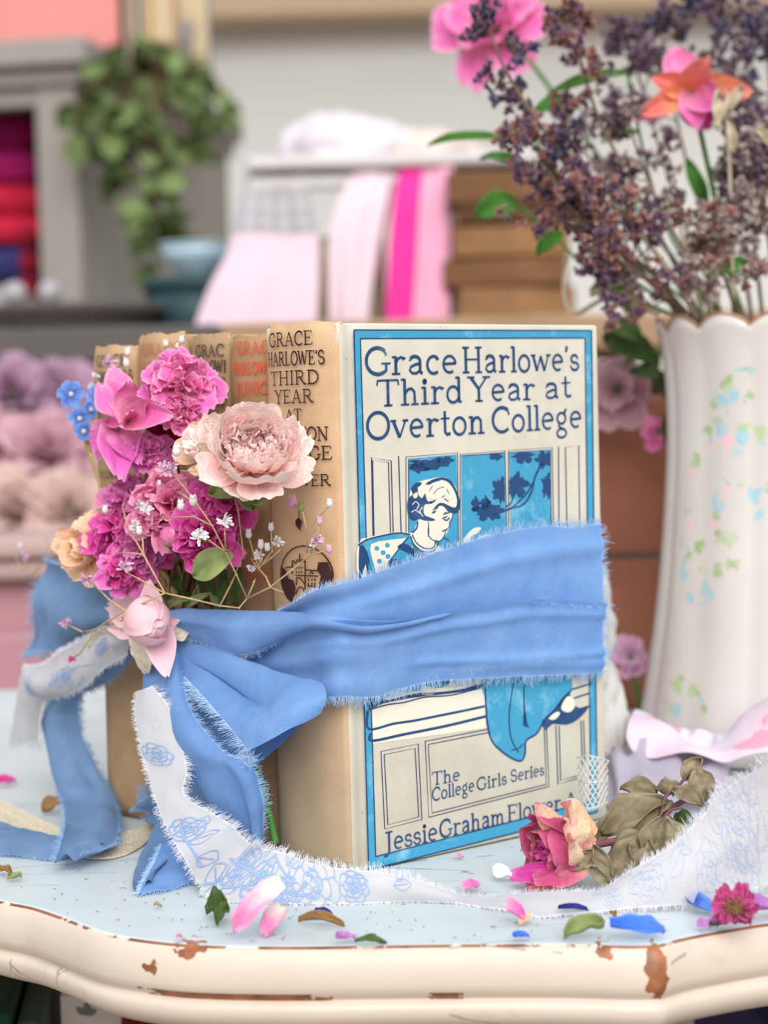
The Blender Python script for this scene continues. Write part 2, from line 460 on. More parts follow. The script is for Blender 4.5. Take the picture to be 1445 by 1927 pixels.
g('r', .52, *bar(.17, 0, .66, top=False), topflag(.17, .66), ([(.17, .40), (.24, .57), (.34, .63), (.44, .58)], .75), ([(.43, .60), (.45, .54)], 1.2))
g('a', .60, (arc(.27, .48, .17, .17, 150, 0, 10) + [(.44, .08), (.52, .02)], .95), ([(.44, .38), (.30, .36), (.14, .27), (.10, .14), (.18, .03), (.32, .03), (.44, .14)], .75), ([(.12, .55), (.13, .50)], 1.1))
g('c', .54, (arc(.29, .325, .21, .32, 50, 310, 20), .85), ([(.41, .58), (.42, .50)], 1.1))
g('e', .58, ([(.09, .35), (.48, .37)] + arc(.285, .34, .205, .31, 5, 305, 22), .75))
g('l', .30, *bar(.15, 0, 1.0, top=False, l=.10), topflag(.15, 1.0))
g('o', .60, (arc(.29, .325, .22, .32, 0, 360, 24), .82))
g('w', .86, ([(.08, .64), (.24, .02)], .95), ([(.24, .02), (.40, .60)], .55), ([(.40, .60), (.56, .02)], .95), ([(.56, .02), (.74, .64)], .55), ser(.08, .64, .08), ser(.74, .64, .08))
g('s', .48, (arc(.23, .475, .145, .155, 30, 265, 8) + arc(.24, .175, .165, .155, 85, -150, 8), .8), ([(.36, .56), (.37, .46)], .6), ([(.08, .10), (.06, .22)], .6))
g('h', .66, *bar(.15, 0, 1.0, top=False), topflag(.15, 1.0), ([(.15, .42), (.26, .60), (.38, .62), (.47, .50), (.48, .03)], .85), ser(.48, .02, .10))
g('i', .32, *bar(.16, 0, .66, top=False), topflag(.16, .66), (arc(.16, .87, .015, .015, 0, 360, 8), 1.5))
g('d', .64, *bar(.48, 0, 1.0, top=False, bot=False), topflag(.48, 1.0), ([(.48, .03), (.58, .03)], .6), (arc(.28, .325, .20, .31, 20, 340, 22), .8))
g('t', .42, ([(.19, .92), (.19, .14), (.26, .03), (.38, .07)], .9), ([(.04, .64), (.36, .64)], .5))
g('v', .60, ([(.08, .64), (.29, .02)], 1), ([(.29, .02), (.50, .64)], .55), ser(.08, .64, .08), ser(.50, .64, .08))
g('n', .66, *bar(.15, 0, .66, top=False), topflag(.15, .66), ([(.15, .42), (.26, .60), (.38, .62), (.47, .50), (.48, .03)], .85), ser(.48, .02, .10))
g('m', .98, *bar(.15, 0, .66, top=False), topflag(.15, .66), ([(.15, .42), (.25, .60), (.36, .62), (.44, .50), (.45, .03)], .85), ser(.45, .02, .09), ([(.45, .42), (.55, .60), (.66, .62), (.75, .50), (.76, .03)], .85), ser(.76, .02, .09))
g('g', .58, (arc(.27, .42, .17, .22, 0, 360, 20), .75), ([(.38, .60), (.47, .80)], .8), ([(.20, .21), (.14, .12), (.22, .05), (.32, -.01)], .65), (arc(.27, -.18, .19, .18, 0, 360, 18), .7))
g('-', .5, ([(.05, .5), (.45, .5)], .7))
g(' ', .32)
def stroke(mb, pts, wd, put):
    """flat ribbon along 2-D points; put(x, y) gives the 3-D point"""
    k = len(pts)
    if k < 2: return
    closed = k > 3 and math.dist(pts[0], pts[-1]) < 1e-6
    vs, fs = [], []
    for i, (x, y) in enumerate(pts):
        a = pts[i - 1] if i else (pts[-2] if closed else pts[0])
        b = pts[i + 1] if i < k - 1 else (pts[1] if closed else pts[-1])
        dx, dy = b[0] - a[0], b[1] - a[1]
        L = math.hypot(dx, dy) or 1
        w_ = wd(i / (k - 1)) if callable(wd) else wd
        nx, ny = -dy / L * w_ / 2, dx / L * w_ / 2
        vs += [put(x + nx, y + ny), put(x - nx, y - ny)]
    for i in range(k - 1):
        fs.append((2 * i, 2 * i + 1, 2 * i + 3, 2 * i + 2))
    mb.add(vs, fs)
def dens(pts, step=.12):
    out = [pts[0]]
    for a, b in zip(pts, pts[1:]):
        n = max(1, int(math.dist(a, b) / step))
        out += [(a[0] + (b[0] - a[0]) * i / n, a[1] + (b[1] - a[1]) * i / n) for i in range(1, n + 1)]
    return out
def text_w(s): return sum(GL[c][0] for c in s)
def text(mb, s, put, x, y, h, width=None, wt=.105, track=0.0):
    """write s from x on baseline y with cap height h; width fits the line"""
    tot = text_w(s) + track * (len(s) - 1)
    kx = (width / tot) if width else h
    cx = 0
    for c in s:
        adv, sts = GL[c]
        for pts, w_ in sts:
            q = [(x + (cx + a) * kx, y + b * h) for a, b in dens(pts)]
            stroke(mb, q, w_ * wt * h, put)
        cx += adv + track
# ------------------------------------------------------------------ cover art, traced in the cover's own plane
INV1 = book1.matrix_basis.inverted() if False else (Matrix.Translation(BP) @ Matrix.Rotation(HEAD, 4, 'Z')).inverted()
def cput(off):
    def f(px, py):
        return on_cov(px, py, off)
    return f
def pxy(o=0.0001):
    return lambda x, y: on_cov(x, y, o)
def poly(mb, pts, off, smooth=0):
    if smooth: pts = cr(pts, smooth, True)
    vs = [on_cov(x, y, off) for x, y in pts]
    mb.add(vs, [tuple(range(len(vs)))])
def line(mb, pts, w, off, smooth=0):
    if smooth: pts = cr(pts, smooth)
    stroke(mb, pts, w, lambda x, y: on_cov(x, y, off))
L0, L1, L2, L3, L4 = .00010, .00016, .00022, .00028, .00034
aqua, navy, thin, pale, top = MB(INV1), MB(INV1), MB(INV1), MB(INV1), MB(INV1)
# frame
FO = [(666, 621), (1113, 622), (1124, 1528), (694, 1637)]
FI = [(678, 637), (1101, 636), (1112, 1508), (707, 1612)]
for i in range(4):
    j = (i + 1) % 4
    vs = [on_cov(*p, L0) for p in (FO[i], FO[j], FI[j], FI[i])]
    aqua.add(vs, [(0, 1, 2, 3)])
    line(navy, [FO[i], FO[j]], 2.6, L1); line(navy, [FI[i], FI[j]], 2.4, L1)
# window sashes: three panes of blue
for P in ([(769, 863), (859, 855), (864, 1045), (771, 1060)], [(868, 857), (950, 851), (953, 1020), (869, 1040)], [(958, 851), (1036, 846), (1039, 1010), (961, 1020)]):
    poly(aqua, P, L0)
for q in ([(764, 1010), (764, 860), (861, 852), (863, 1050)], [(769, 1010), (769, 864)], [(866, 1050), (866, 855), (950, 848), (954, 1030)], [(868, 858), (949, 852)], [(957, 1030), (957, 848), (1039, 842), (1042, 1010)], [(959, 852), (1036, 847), (1037, 1010)]):
    line(thin, q, 1.5, L1)
for q in ([(702, 1008), (699, 861), (736, 867), (740, 1005)], [(704, 1008), (701, 866), (731, 870), (735, 1005)], [(750, 858), (755, 1005)], [(1051, 840), (1052, 1000)], [(1067, 1000), (1064, 842), (1089, 838), (1091, 1000)]):
    line(thin, q, 1.9, L1)
# clouds outside the window
for P in ([(868, 1035), (872, 1015), (890, 995), (905, 993), (899, 1003), (886, 1012), (880, 1040)], [(893, 1030), (896, 1015), (912, 1006), (930, 1008), (945, 1018), (946, 1030)], [(852, 1052), (858, 1030), (863, 1018), (863, 1052)]):
    poly(pale, P, L1, 4)
def blob(mb, cx, cy, rx, ry, off, seed, n=44, amp=.28, clip=None):
    r_ = random.Random(seed)
    ph = [r_.uniform(0, 6.28) for _ in range(4)]
    pts = []
    for i in range(n):
        a = 2 * PI * i / n
        k = 1 + amp * (.5 * math.sin(5 * a + ph[0]) + .35 * math.sin(9 * a + ph[1]) + .3 * math.sin(13 * a + ph[2])) * .8
        x, y = cx + rx * k * math.cos(a), cy + ry * k * math.sin(a)
        if clip: x, y = min(max(x, clip[0]), clip[2]), min(max(y, clip[1]), clip[3])
        pts.append((x, y))
    poly(mb, pts, off)
blob(navy, 806, 874, 36, 10, L1, 1, amp=.5, clip=(770, 860, 845, 890)); blob(navy, 788, 880, 17, 9, L1, 2, amp=.5, clip=(770, 862, 858, 892)); blob(navy, 838, 866, 16, 7, L1, 3, amp=.5, clip=(772, 858, 856, 876))
blob(navy, 933, 859, 12, 7, L1, 4, amp=.4, clip=(868, 854, 949, 870)); blob(navy, 985, 860, 18, 12, L1, 5, amp=.5, clip=(960, 850, 1036, 878)); blob(navy, 1024, 864, 15, 15, L1, 6, amp=.5, clip=(960, 847, 1035, 890)); blob(navy, 1030, 915, 10, 22, L1, 7, amp=.5, clip=(1010, 870, 1036, 945))
blob(navy, 941, 922, 14, 22, L1, 8, amp=.45, clip=(920, 895, 950, 952)); blob(navy, 973, 914, 18, 22, L1, 9, amp=.45, clip=(958, 885, 1006, 950))
blob(navy, 919, 962, 25, 17, L1, 10, amp=.5); blob(navy, 895, 950, 8, 14, L1, 11, amp=.45); blob(navy, 914, 948, 9, 13, L1, 12, amp=.45)
for q, w_ in (([(930, 968), (948, 962), (960, 957), (985, 949), (1000, 925), (1006, 900), (1015, 880), (1022, 870)], 4), ([(965, 955), (975, 945), (990, 930), (1003, 908)], 3.4), ([(950, 955), (962, 945), (970, 925)], 2.6), ([(998, 915), (992, 905)], 3)):
    line(navy, q, w_, L1, 5)
# seated reader by the window: plain figure seen from the side
poly(pale, [(776, 1046), (774, 1020), (784, 985), (792, 972), (782, 965), (770, 955), (770, 936), (776, 915), (790, 906), (806, 902), (826, 898), (842, 900), (856, 914), (862, 932), (862, 948), (855, 960), (850, 974), (846, 984), (846, 992), (842, 1000), (836, 1010), (828, 1018), (820, 1016), (818, 1022), (840, 1040), (838, 1060), (776, 1060)], L2, 3)
poly(navy, [(768, 968), (766, 950), (770, 936), (777, 930), (773, 920), (782, 909), (794, 908), (788, 920), (786, 928), (794, 938), (799, 928), (802, 936), (806, 944), (822, 940), (812, 948), (800, 949), (797, 960), (800, 970), (816, 976), (818, 980), (800, 980), (788, 976), (780, 980), (772, 976)], L3, 2)
poly(navy, [(800, 912), (812, 903), (832, 898), (848, 904), (858, 920), (864, 936), (866, 950), (862, 964), (852, 966), (842, 962), (836, 954), (826, 952), (818, 966), (812, 964), (820, 952), (828, 946), (838, 948), (850, 954), (858, 954), (860, 940), (854, 922), (844, 908), (830, 903), (818, 910)], L3, 2)
poly(pale, [(803, 918), (812, 910), (828, 905), (842, 909), (852, 922), (856, 936), (846, 940), (838, 932), (830, 936), (820, 940), (808, 938), (802, 930)], L4, 3)
poly(pale, [(786, 918), (796, 912), (798, 918), (790, 926)], L4, 3); poly(pale, [(777, 932), (784, 926), (786, 934), (780, 938)], L4, 3)
for q, w_ in (([(848, 934), (840, 930), (832, 936)], 2.2), ([(844, 944), (836, 938)], 2.0), ([(852, 962), (851, 974), (846, 983), (846, 990), (842, 995), (838, 1000), (836, 1008), (828, 1018), (814, 1016), (806, 1006), (806, 992)], 1.8), ([(842, 972), (836, 974), (832, 976)], 2.6), ([(844, 966), (836, 964)], 2.0), ([(842, 996), (836, 998), (832, 1000)], 2.4), ([(806, 982), (807, 1000), (806, 1010)], 1.6), ([(786, 982), (784, 994), (776, 1002)], 3.0), ([(776, 1006), (784, 1022), (800, 1032), (816, 1030), (820, 1018)], 2.2), ([(772, 1008), (780, 1026), (798, 1038), (816, 1036), (826, 1020)], 2.2), ([(836, 1012), (848, 1020), (856, 1028)], 2.4)):
    line(navy, q, w_, L3 if w_ > 1.7 else L4, 4)
poly(aqua, [(834, 1012), (850, 1022), (864, 1030), (852, 1040), (838, 1030)], L3)
for q, w_ in (([(776, 950), (782, 944), (788, 950), (784, 958)], 1.6), ([(774, 964), (782, 960), (790, 966)], 1.6), ([(796, 954), (790, 962), (796, 972)], 1.6), ([(806, 972), (814, 962), (824, 958)], 1.6)):
    line(pale, q, w_, L4, 4)
for q, w_ in (([(816, 930), (824, 920), (836, 916)], 1.4), ([(808, 924), (814, 914)], 1.4), ([(846, 930), (840, 920)], 1.4), ([(834, 968), (846, 964)], 2.4), ([(835, 977), (841, 979), (846, 974)], 2.6)):
    line(navy, q, w_, L4 + .00004, 4)
# cushion and sleeve
poly(pale, [(674, 1022), (700, 1010), (740, 1001), (768, 1002), (778, 1006), (764, 1022), (742, 1044), (730, 1062), (728, 1080), (676, 1090)], L1, 3)
poly(aqua, [(678, 1024), (700, 1012), (740, 1004), (768, 1004), (764, 1012), (730, 1016), (698, 1024), (700, 1050), (708, 1086), (690, 1088), (694, 1060), (684, 1034)], L2, 2)
for cx, cy in ((709, 1032), (729, 1026), (721, 1040), (730, 1047), (714, 1056)):
    blob(aqua, cx, cy, 4.5, 4.5, L2, 3, 16, .05)
poly(navy, [(676, 1026), (690, 1036), (696, 1060), (700, 1082), (692, 1082), (688, 1062), (682, 1080), (676, 1088)], L2, 2)
line(navy, [(674, 1026), (690, 1016), (720, 1008), (750, 1003), (772, 1006)], 3.0, L3, 4)
poly(aqua, [(768, 1008), (778, 1022), (790, 1034), (800, 1042), (796, 1060), (744, 1076), (728, 1068), (732, 1056), (744, 1040)], L2, 2)
poly(navy, [(748, 1028), (760, 1022), (774, 1030), (786, 1044), (780, 1050), (766, 1040), (752, 1034)], L3, 2)
poly(navy, [(730, 1062), (738, 1052), (750, 1052), (756, 1062), (744, 1060), (734, 1072)], L3, 2)
line(navy, [(770, 1010), (756, 1026), (742, 1044), (731, 1058)], 2.2, L3, 4)
# window seat below the ribbon, hanging skirt
poly(pale, [(694, 1326), (760, 1300), (912, 1288), (914, 1370), (700, 1400)], L0)
poly(aqua, [(712, 1318), (740, 1306), (790, 1300), (830, 1294), (846, 1286), (846, 1278), (700, 1290)], L1)
poly(navy, [(700, 1318), (712, 1312), (730, 1318), (758, 1310), (790, 1304), (830, 1302), (872, 1296), (912, 1284), (912, 1290), (870, 1302), (820, 1308), (770, 1314), (720, 1324), (694, 1336)], L2, 2)
for cx, cy in ((745, 1304), (805, 1300)): blob(pale, cx, cy, 14, 9, L2, 5, 20, .1)
for q, w_ in (([(694, 1336), (730, 1326), (760, 1322), (800, 1312), (850, 1308), (906, 1294)], 2.4), ([(692, 1338), (694, 1372), (740, 1362), (780, 1356), (830, 1346), (870, 1338), (912, 1329)], 4.4), ([(698, 1380), (700, 1394), (760, 1382), (840, 1366), (914, 1348)], 5)):
    line(navy, q, w_, L2, 4)
poly(aqua, [(914, 1270), (1058, 1268), (1076, 1300), (1058, 1316), (1046, 1334), (1026, 1354), (1010, 1380), (990, 1394), (988, 1418), (980, 1432), (962, 1426), (942, 1412), (926, 1394), (918, 1366), (914, 1320)], L1, 3)
for q, w_ in (([(914, 1270), (914, 1320), (918, 1366), (926, 1394), (942, 1412), (962, 1426), (980, 1432), (988, 1418), (990, 1394), (1010, 1380), (1026, 1354), (1046, 1334), (1058, 1316), (1074, 1300)], 3.4), ([(968, 1276), (962, 1310), (958, 1350), (962, 1390), (976, 1416)], 2.6), ([(986, 1286), (986, 1330), (988, 1360)], 2.6), ([(962, 1412), (976, 1408), (984, 1400)], 2.4)):
    line(navy, q, w_, L2, 5)
poly(navy, [(985, 1330), (986, 1290), (988, 1330), (992, 1360), (996, 1370), (984, 1366)], L2)
poly(navy, [(1020, 1356), (1038, 1340), (1052, 1322), (1064, 1308), (1072, 1304), (1078, 1322), (1092, 1334), (1108, 1330), (1090, 1352), (1066, 1364), (1040, 1362), (1026, 1374)], L2, 2)
for P in ([(1056, 1330), (1066, 1312), (1076, 1312), (1082, 1328), (1072, 1340), (1060, 1338)], [(1032, 1352), (1046, 1340), (1054, 1342), (1044, 1354)]):
    poly(pale, P, L3, 3)
for q in ([(1074, 1298), (1114, 1286)], [(1080, 1314), (1110, 1304)], [(1090, 1334), (1112, 1328)]):
    line(navy, q, 3, L2)
# panelled boxes
for q in ([(717, 1414), (787, 1400), (794, 1542), (724, 1560)], [(723, 1420), (781, 1408), (788, 1537), (730, 1552)]):
    line(thin, q + [q[0]], 1.9, L1)
for q in ([(920, 1372), (800, 1395), (807, 1538), (1033, 1480), (1028, 1362)], [(922, 1378), (806, 1401), (813, 1530), (1028, 1476), (1024, 1366)], [(1046, 1366), (1050, 1476), (1086, 1465)], [(1052, 1366), (1055, 1469), (1086, 1460)], [(1093, 1356), (1096, 1440)], [(1098, 1356), (1101, 1440)]):
    line(thin, q, 1.9, L1)
# printed words: each line runs between two traced baseline points
lett = MB(INV1)
def words(mb, s, a, b, h0, h1, wt=.138):
    """a, b: pixels at the two ends of the baseline; h0, h1: cap heights there (traced)"""
    A, B = tsz(on_cov(*a)), tsz(on_cov(*b))
    hh = (tsz(on_cov(a[0], a[1] - h0)).z - A.z + tsz(on_cov(b[0], b[1] - h1)).z - B.z) / 2
    put = lambda x, y: BP + BE * (A.x + x) + Vector((0, 0, A.z + (B.z - A.z) * x / (B.x - A.x) + y)) - BN * L2
    text(mb, s, put, 0, 0, hh, B.x - A.x, wt)
words(lett, 'Grace', (685, 706), (862, 702), 52, 50)
words(lett, 'Harlowe\'s', (868, 702), (1091, 697), 51, 44)
words(lett, 'Third', (708, 765), (872, 757), 50, 48)
words(lett, 'Year', (880, 756), (1008, 752), 48, 44)
words(lett, 'at', (1022, 751), (1076, 747), 44, 42)
words(lett, 'Overton', (688, 828), (914, 815), 52, 49)
words(lett, 'College', (924, 815), (1096, 804), 50, 44)
lett2 = MB(INV1)
words(lett2, 'The', (812, 1478), (866, 1468), 25, 24)
words(lett2, 'College', (812, 1508), (893, 1488), 25, 24)
words(lett2, 'Girls', (896, 1488), (954, 1475), 24, 23)
words(lett2, 'Series', (960, 1472), (1024, 1458), 23, 22)
words(lett2, 'Jessie', (720, 1604), (824, 1580), 38, 34)
words(lett2, 'Graham', (826, 1578), (951, 1549), 34, 32)
words(lett2, 'Flower', (954, 1548), (1056, 1524), 33, 30)
words(lett2, 'A', (1063, 1522), (1086, 1517), 29, 29)
fc = [c for c in book1.children if c.name.startswith('front_cover')][0]
aqua.build('printed_picture', M_AQUA, fc, False); navy.build('picture_outline', M_NAVY, fc, False); thin.build('printed_lines', M_LINE, fc, False); pale.build('picture_ground', M_PALE, fc, False)
lett.build('title_lettering', M_NAVY, fc, False); lett2.build('series_lettering', M_NAVY, fc, False)
# ------------------------------------------------------------------ spine lettering
def spine_text(bk, t0, s0, items, m, name='spine_lettering', extra=None):
    root, w, bulge, hgt = bk
    mb = MB()
    def put(x, y):   # x from the book's right edge, y height
        s = min(max(w - x, .0006), w - .0006)
        return Vector((spine_t(s, w, bulge) - .0009, s, y))
    rt = lambda px, py: tsz(on_plane(px, py, BP + BE * (t0 - .0035), BE)) - Vector((t0, s0, 0))
    for s, (ax, ay), (bx, by), h0 in items:
        A, B = rt(ax, ay), rt(bx, by)
        hh = rt(ax, ay - h0).z - A.z
        xa, xb = w - A.y, w - B.y
        p2 = lambda x, y, A=A, B=B, xa=xa, xb=xb: put(x, A.z + (B.z - A.z) * (x - xa) / (xb - xa) + y)
        text(mb, s, p2, xa, 0, hh, xb - xa, .15)
    if extra: extra(mb, lambda px, py: put(w - rt(px, py).y, rt(px, py).z))
    sp = [c for c in root.children if c.name.startswith('spine')][0]
    mb.build(name, m, sp, False)
def crest(mb, p):
    st = lambda pts, w_: stroke(mb, pts, w_, p)
    pl = lambda pts: mb.add([p(x, y) for x, y in pts], [tuple(range(len(pts)))])
    st(arc(575, 1084, 46, 57, -180, 0, 30), lambda k: 2.4); st(arc(575, 1078, 46, 62, 0, 180, 30), 2.4)
    pl([(532, 1066), (540, 1072), (546, 1088), (556, 1092), (560, 1106), (556, 1136), (540, 1120), (531, 1096)])
    pl([(600, 1058), (614, 1058), (620, 1080), (618, 1104), (610, 1116), (600, 1108), (604, 1084), (598, 1072)])
    for q in ([(554, 1054), (554, 1080)], [(578, 1054), (578, 1110)], [(554, 1066), (540, 1068)], [(556, 1054), (560, 1060), (564, 1052), (568, 1058), (572, 1052), (578, 1058)], [(568, 1054), (568, 1042)], [(578, 1072), (600, 1074)], [(560, 1082), (600, 1084)], [(562, 1100), (562, 1086), (570, 1088), (578, 1100)], [(560, 1118), (566, 1104), (574, 1106), (578, 1120)], [(582, 1102), (600, 1104)], [(586, 1080), (589, 1074), (592, 1080)]):
        st(dens(q, 3), 2.2)
    for x in (562, 567, 572):
        for y in (1066, 1074): st([(x, y), (x, y + 4)], 2.2)
    for x in (584, 590, 595):
        for y in (1088, 1096): st([(x, y), (x, y + 5)], 2.2)
    st(cr([(566, 956), (567, 970), (566, 976)], 4), 1.6)
    pl(cr([(566, 975), (572, 982), (569, 994), (573, 1001), (562, 990), (560, 980)], 4, True))
    st([(574, 881), (588, 881)], 2.4)
spine_text(books[0], 0, 0, [('GRACE', (505, 654), (590, 648), 26), ("HARLOWE'S", (501, 690), (608, 685), 26), ('THIRD', (508, 726), (602, 722), 26), ('YEAR', (518, 760), (592, 757), 25), ('AT', (541, 794), (572, 793), 24), ('OVERTON', (506, 829), (614, 829), 25), ('COLLEGE', (506, 866), (619, 865), 25), ('FLOWER', (524, 916), (618, 914), 21), ('ALTEMUS', (536, 1634), (630, 1646), 20)], M_BROWN, extra=crest)
spine_text(books[1], T2, S2, [('GRACE', (446, 666), (514, 662), 22), ("HARLOWE'S", (437, 704), (517, 701), 22), ('JUNIOR', (443, 743), (515, 739), 22), ('GIRLS', (452, 1070), (516, 1072), 16), ('SERIES', (452, 1090), (516, 1093), 15)], M_RED)
spine_text(books[2], T2, S3, [('GRACE', (370, 672), (424, 669), 22), ("HARLOWE'S", (365, 702), (428, 699), 22), ('FOURTH', (366, 734), (427, 732), 22), ('YEAR', (374, 764), (424, 763), 22)], M_FADE)
spine_text(books[3], .002, S4, [('GRACE', (266, 668), (334, 664), 20), ("HARLOWE'S", (262, 700), (340, 696), 20)], M_FADERED)
spine_text(books[4], .0015, S5, [('GRACE', (186, 690), (236, 686), 20), ("HARLOWE'S", (182, 720), (242, 716), 20), ('FLOWER', (192, 900), (236, 900), 14), ('-', (210, 880), (250, 879), 10)], M_FADE)
# ------------------------------------------------------------------ ribbons
_raw_spine = on_spine
def on_spine(x, y, off=0.0, floor=.0009):   # never below the table top
    p = _raw_spine(x, y, off)
    return p if p.z > floor else on_z(x, y, floor)
def q(x, y, k):
    if isinstance(k, tuple):
        return {'s': on_spine, 'c': on_cov, 'z': on_z}[k[0]](x, y, k[1])
    return at(x, y, k)
def fabric(name, c, c2, lam=.0005, trans=.25, stain=70):
    t = NT(name, .9, .1)
    uv = t.coord('UV'); w = t.weave(lam, uv, 'xy')
    n = t.noise(stain, 5, None, .6)
    col = t.ramp(n, (.3, c2), (.65, c))
    col = t.mix(t.math('MULTIPLY', w, .5), t.mix(1, col, (1.0, 1.0, 1.0, 1), 'MULTIPLY'), t.mix(1, col, (.78, .82, .90, 1), 'MULTIPLY'))
    t.color(col); t.bump(t.math('ADD', t.math('MULTIPLY', w, .35), t.noise(170, 5, None, .65, dist=.6)), .7, .0018)
    tr = t.n('BsdfTranslucent'); t.t.links.new(col, tr.inputs[0])
    mx = t.n('MixShader', {0: trans, 1: t.b.outputs[0], 2: tr.outputs[0]})
    t.t.links.new(mx.outputs[0], t.t.nodes['Material Output'].inputs[0])
    return t.m
M_BLUE = fabric('blue_gauze', srgb(152, 194, 250), srgb(132, 178, 244), .0007, .14)
M_BLUE_SHADE = fabric('shaded_blue_gauze', srgb(150, 182, 222), srgb(130, 165, 210), .0007, .14)  # same blue gauze, shade of the bow's left parts put into its colour
M_TOILE = fabric('white_printed_cotton', srgb(252, 248, 248), srgb(246, 243, 246), .0004, .12)
M_FRAYB = plain('blue_threads', srgb(182, 212, 246), .9, .1)
M_FRAYW = plain('white_threads', srgb(240, 240, 246), .9, .1)
M_FRAY_SHADE = plain('shaded_blue_threads', srgb(150, 184, 222), .9, .1)  # blue threads darkened to go with the shaded gauze
M_PRINT = plain('blue_print', srgb(146, 172, 216), .9, .1)
class Ribbon:
    """cloth strip lofted through cross-sections; S(u, v) runs 0..1 along and across"""
    def __init__(s, secs, nu=8, nv=14, folds=(), crumple=(.0006, 90), seed=0):
        rails = list(zip(*secs))
        rr = [cr(r, nu) for r in rails]
        s.n = len(rr[0]); s.nv = nv
        s.P = []
        for i in range(s.n):
            ctl = [r[i] for r in rr]
            row = []
            k = len(ctl)
            for j in range(nv + 1):
                v = j / nv * (k - 1); a = min(int(v), k - 2); f = v - a
                if k == 2: p = Vector(ctl[0]).lerp(Vector(ctl[1]), f)
                else:
                    c0, c1, c2, c3 = (Vector(ctl[max(a - 1, 0)]), Vector(ctl[a]), Vector(ctl[a + 1]), Vector(ctl[min(a + 2, k - 1)]))
                    p = .5 * (2 * c1 + (c2 - c0) * f + (2 * c0 - 5 * c1 + 4 * c2 - c3) * f * f + (3 * c1 - c0 - 3 * c2 + c3) * f ** 3)
                row.append(p)
            s.P.append(row)
        N = s.normals()
        for i in range(s.n):
            for j in range(nv + 1):
                u, v = i / (s.n - 1), j / nv
                d = sum(fn(u, v) for fn in folds)
                p = s.P[i][j]
                d += crumple[0] * noise.fractal(Vector((p.x, p.y + seed, p.z)) * crumple[1], 1, 2, 3)
                s.P[i][j] = p + N[i][j] * d
        s.N = s.normals()
        # running lengths for the weave
        s.U = [0.0]; jm = nv // 2
        for i in range(1, s.n): s.U.append(s.U[-1] + (s.P[i][jm] - s.P[i - 1][jm]).length)
        s.wid = sum((s.P[s.n // 2][j + 1] - s.P[s.n // 2][j]).length for j in range(nv))
    def normals(s):
        out = []
        for i in range(s.n):
            row = []
            for j in range(s.nv + 1):
                a = s.P[min(i + 1, s.n - 1)][j] - s.P[max(i - 1, 0)][j]
                b = s.P[i][min(j + 1, s.nv)] - s.P[i][max(j - 1, 0)]
                n = a.cross(b)
                if n.length < 1e-12: n = Vector((0, -1, 0))
                n.normalize()
                if n.dot(EYE - s.P[i][j]) < 0 and not getattr(s, 'noflip', False): n = -n
                row.append(n)
            out.append(row)
        return out
    def S(s, u, v, off=0.0):
        fi = min(max(u, 0), 1) * (s.n - 1); fj = min(max(v, 0), 1) * s.nv
        i, j = min(int(fi), s.n - 2), min(int(fj), s.nv - 1)
        a, b = fi - i, fj - j
        g = lambda A: A[i][j] * (1 - a) * (1 - b) + A[i + 1][j] * a * (1 - b) + A[i][j + 1] * (1 - a) * b + A[i + 1][j + 1] * a * b
        return g(s.P) + (g(s.N) * off if off else Vector())
    def build(s, name, m, root, thick=.00035):
        L = root.location if root else Vector()
        vs = [p - L for r in s.P for p in r]
        w = s.nv + 1
        fs = [(i * w + j, (i + 1) * w + j, (i + 1) * w + j + 1, i * w + j + 1) for i in range(s.n - 1) for j in range(s.nv)]
        o = ob(name, vs, fs, m, root)
        uv = o.data.uv_layers.new(name='UVMap')
        for lp in o.data.loops:
            i, j = divmod(lp.vertex_index, w)
            uv.data[lp.index].uv = (s.U[i], s.wid * j / s.nv)
        s.o, s.root = o, root
        return o
    def fray(s, m, edges, ln=.003, gap=.00045, seed=1, r=.000085, name='frayed_edge'):
        """loose threads along the edges named: 'a' v=0, 'b' v=1, 's' u=0, 'e' u=1"""
        rr = random.Random(seed)
        for e in edges:
            mb = MB()
            N = s.n if e in 'ab' else s.nv + 1
            get = {'a': lambda t: (t, 0), 'b': lambda t: (t, 1), 's': lambda t: (0, t), 'e': lambda t: (1, t)}[e]
            ins = {'a': lambda t: (t, .12), 'b': lambda t: (t, .88), 's': lambda t: (.04, t), 'e': lambda t: (.96, t)}[e]
            pts = [s.S(*get(i / 60)) for i in range(61)]
            Ltot = sum((b - a).length for a, b in zip(pts, pts[1:]))
            ln *= 1.35
            for k in range(int(Ltot / gap * 1.7)):
                t_ = rr.random()
                p = s.S(*get(t_)); d = (p - s.S(*ins(t_)))
                if d.length < 1e-7: continue
                d.normalize()
                tg = s.S(*get(min(t_ + .01, 1))) - s.S(*get(max(t_ - .01, 0)))
                if tg.length > 1e-9: tg.normalize()
                clump = noise.noise(Vector((t_ * Ltot * 300, seed * 3.1, 0)))
                dd = (d + tg * (.7 * clump + rr.uniform(-.35, .35)) + Vector((rr.uniform(-.3, .3), rr.uniform(-.3, .3), rr.uniform(-.3, .3)))).normalized()
                l = ln * (.35 + .65 * rr.random()) * (.75 + .5 * noise.noise(Vector((t_ * Ltot * 120, seed, 4))))
                curl = Vector((rr.uniform(-1, 1), rr.uniform(-1, 1), rr.uniform(-1, .4))) * l * .28
                b0 = p - d * .0006
                mb.tube([b0 - s.root.location, p + dd * l * .5 + curl * .25 - s.root.location, p + dd * l + curl - s.root.location], r, 3, r * .6, False)
            o = mb.build(name, m, s.root)
            o.parent = s.o
            o['kind'] = 'stuff'
g2 = lambda u, v, cu, cv, su, sv: math.exp(-((u - cu) / su) ** 2 - ((v - cv) / sv) ** 2)
sm = lambda a, b, x: (lambda t: t * t * (3 - 2 * t))(min(1, max(0, (x - a) / (b - a))))
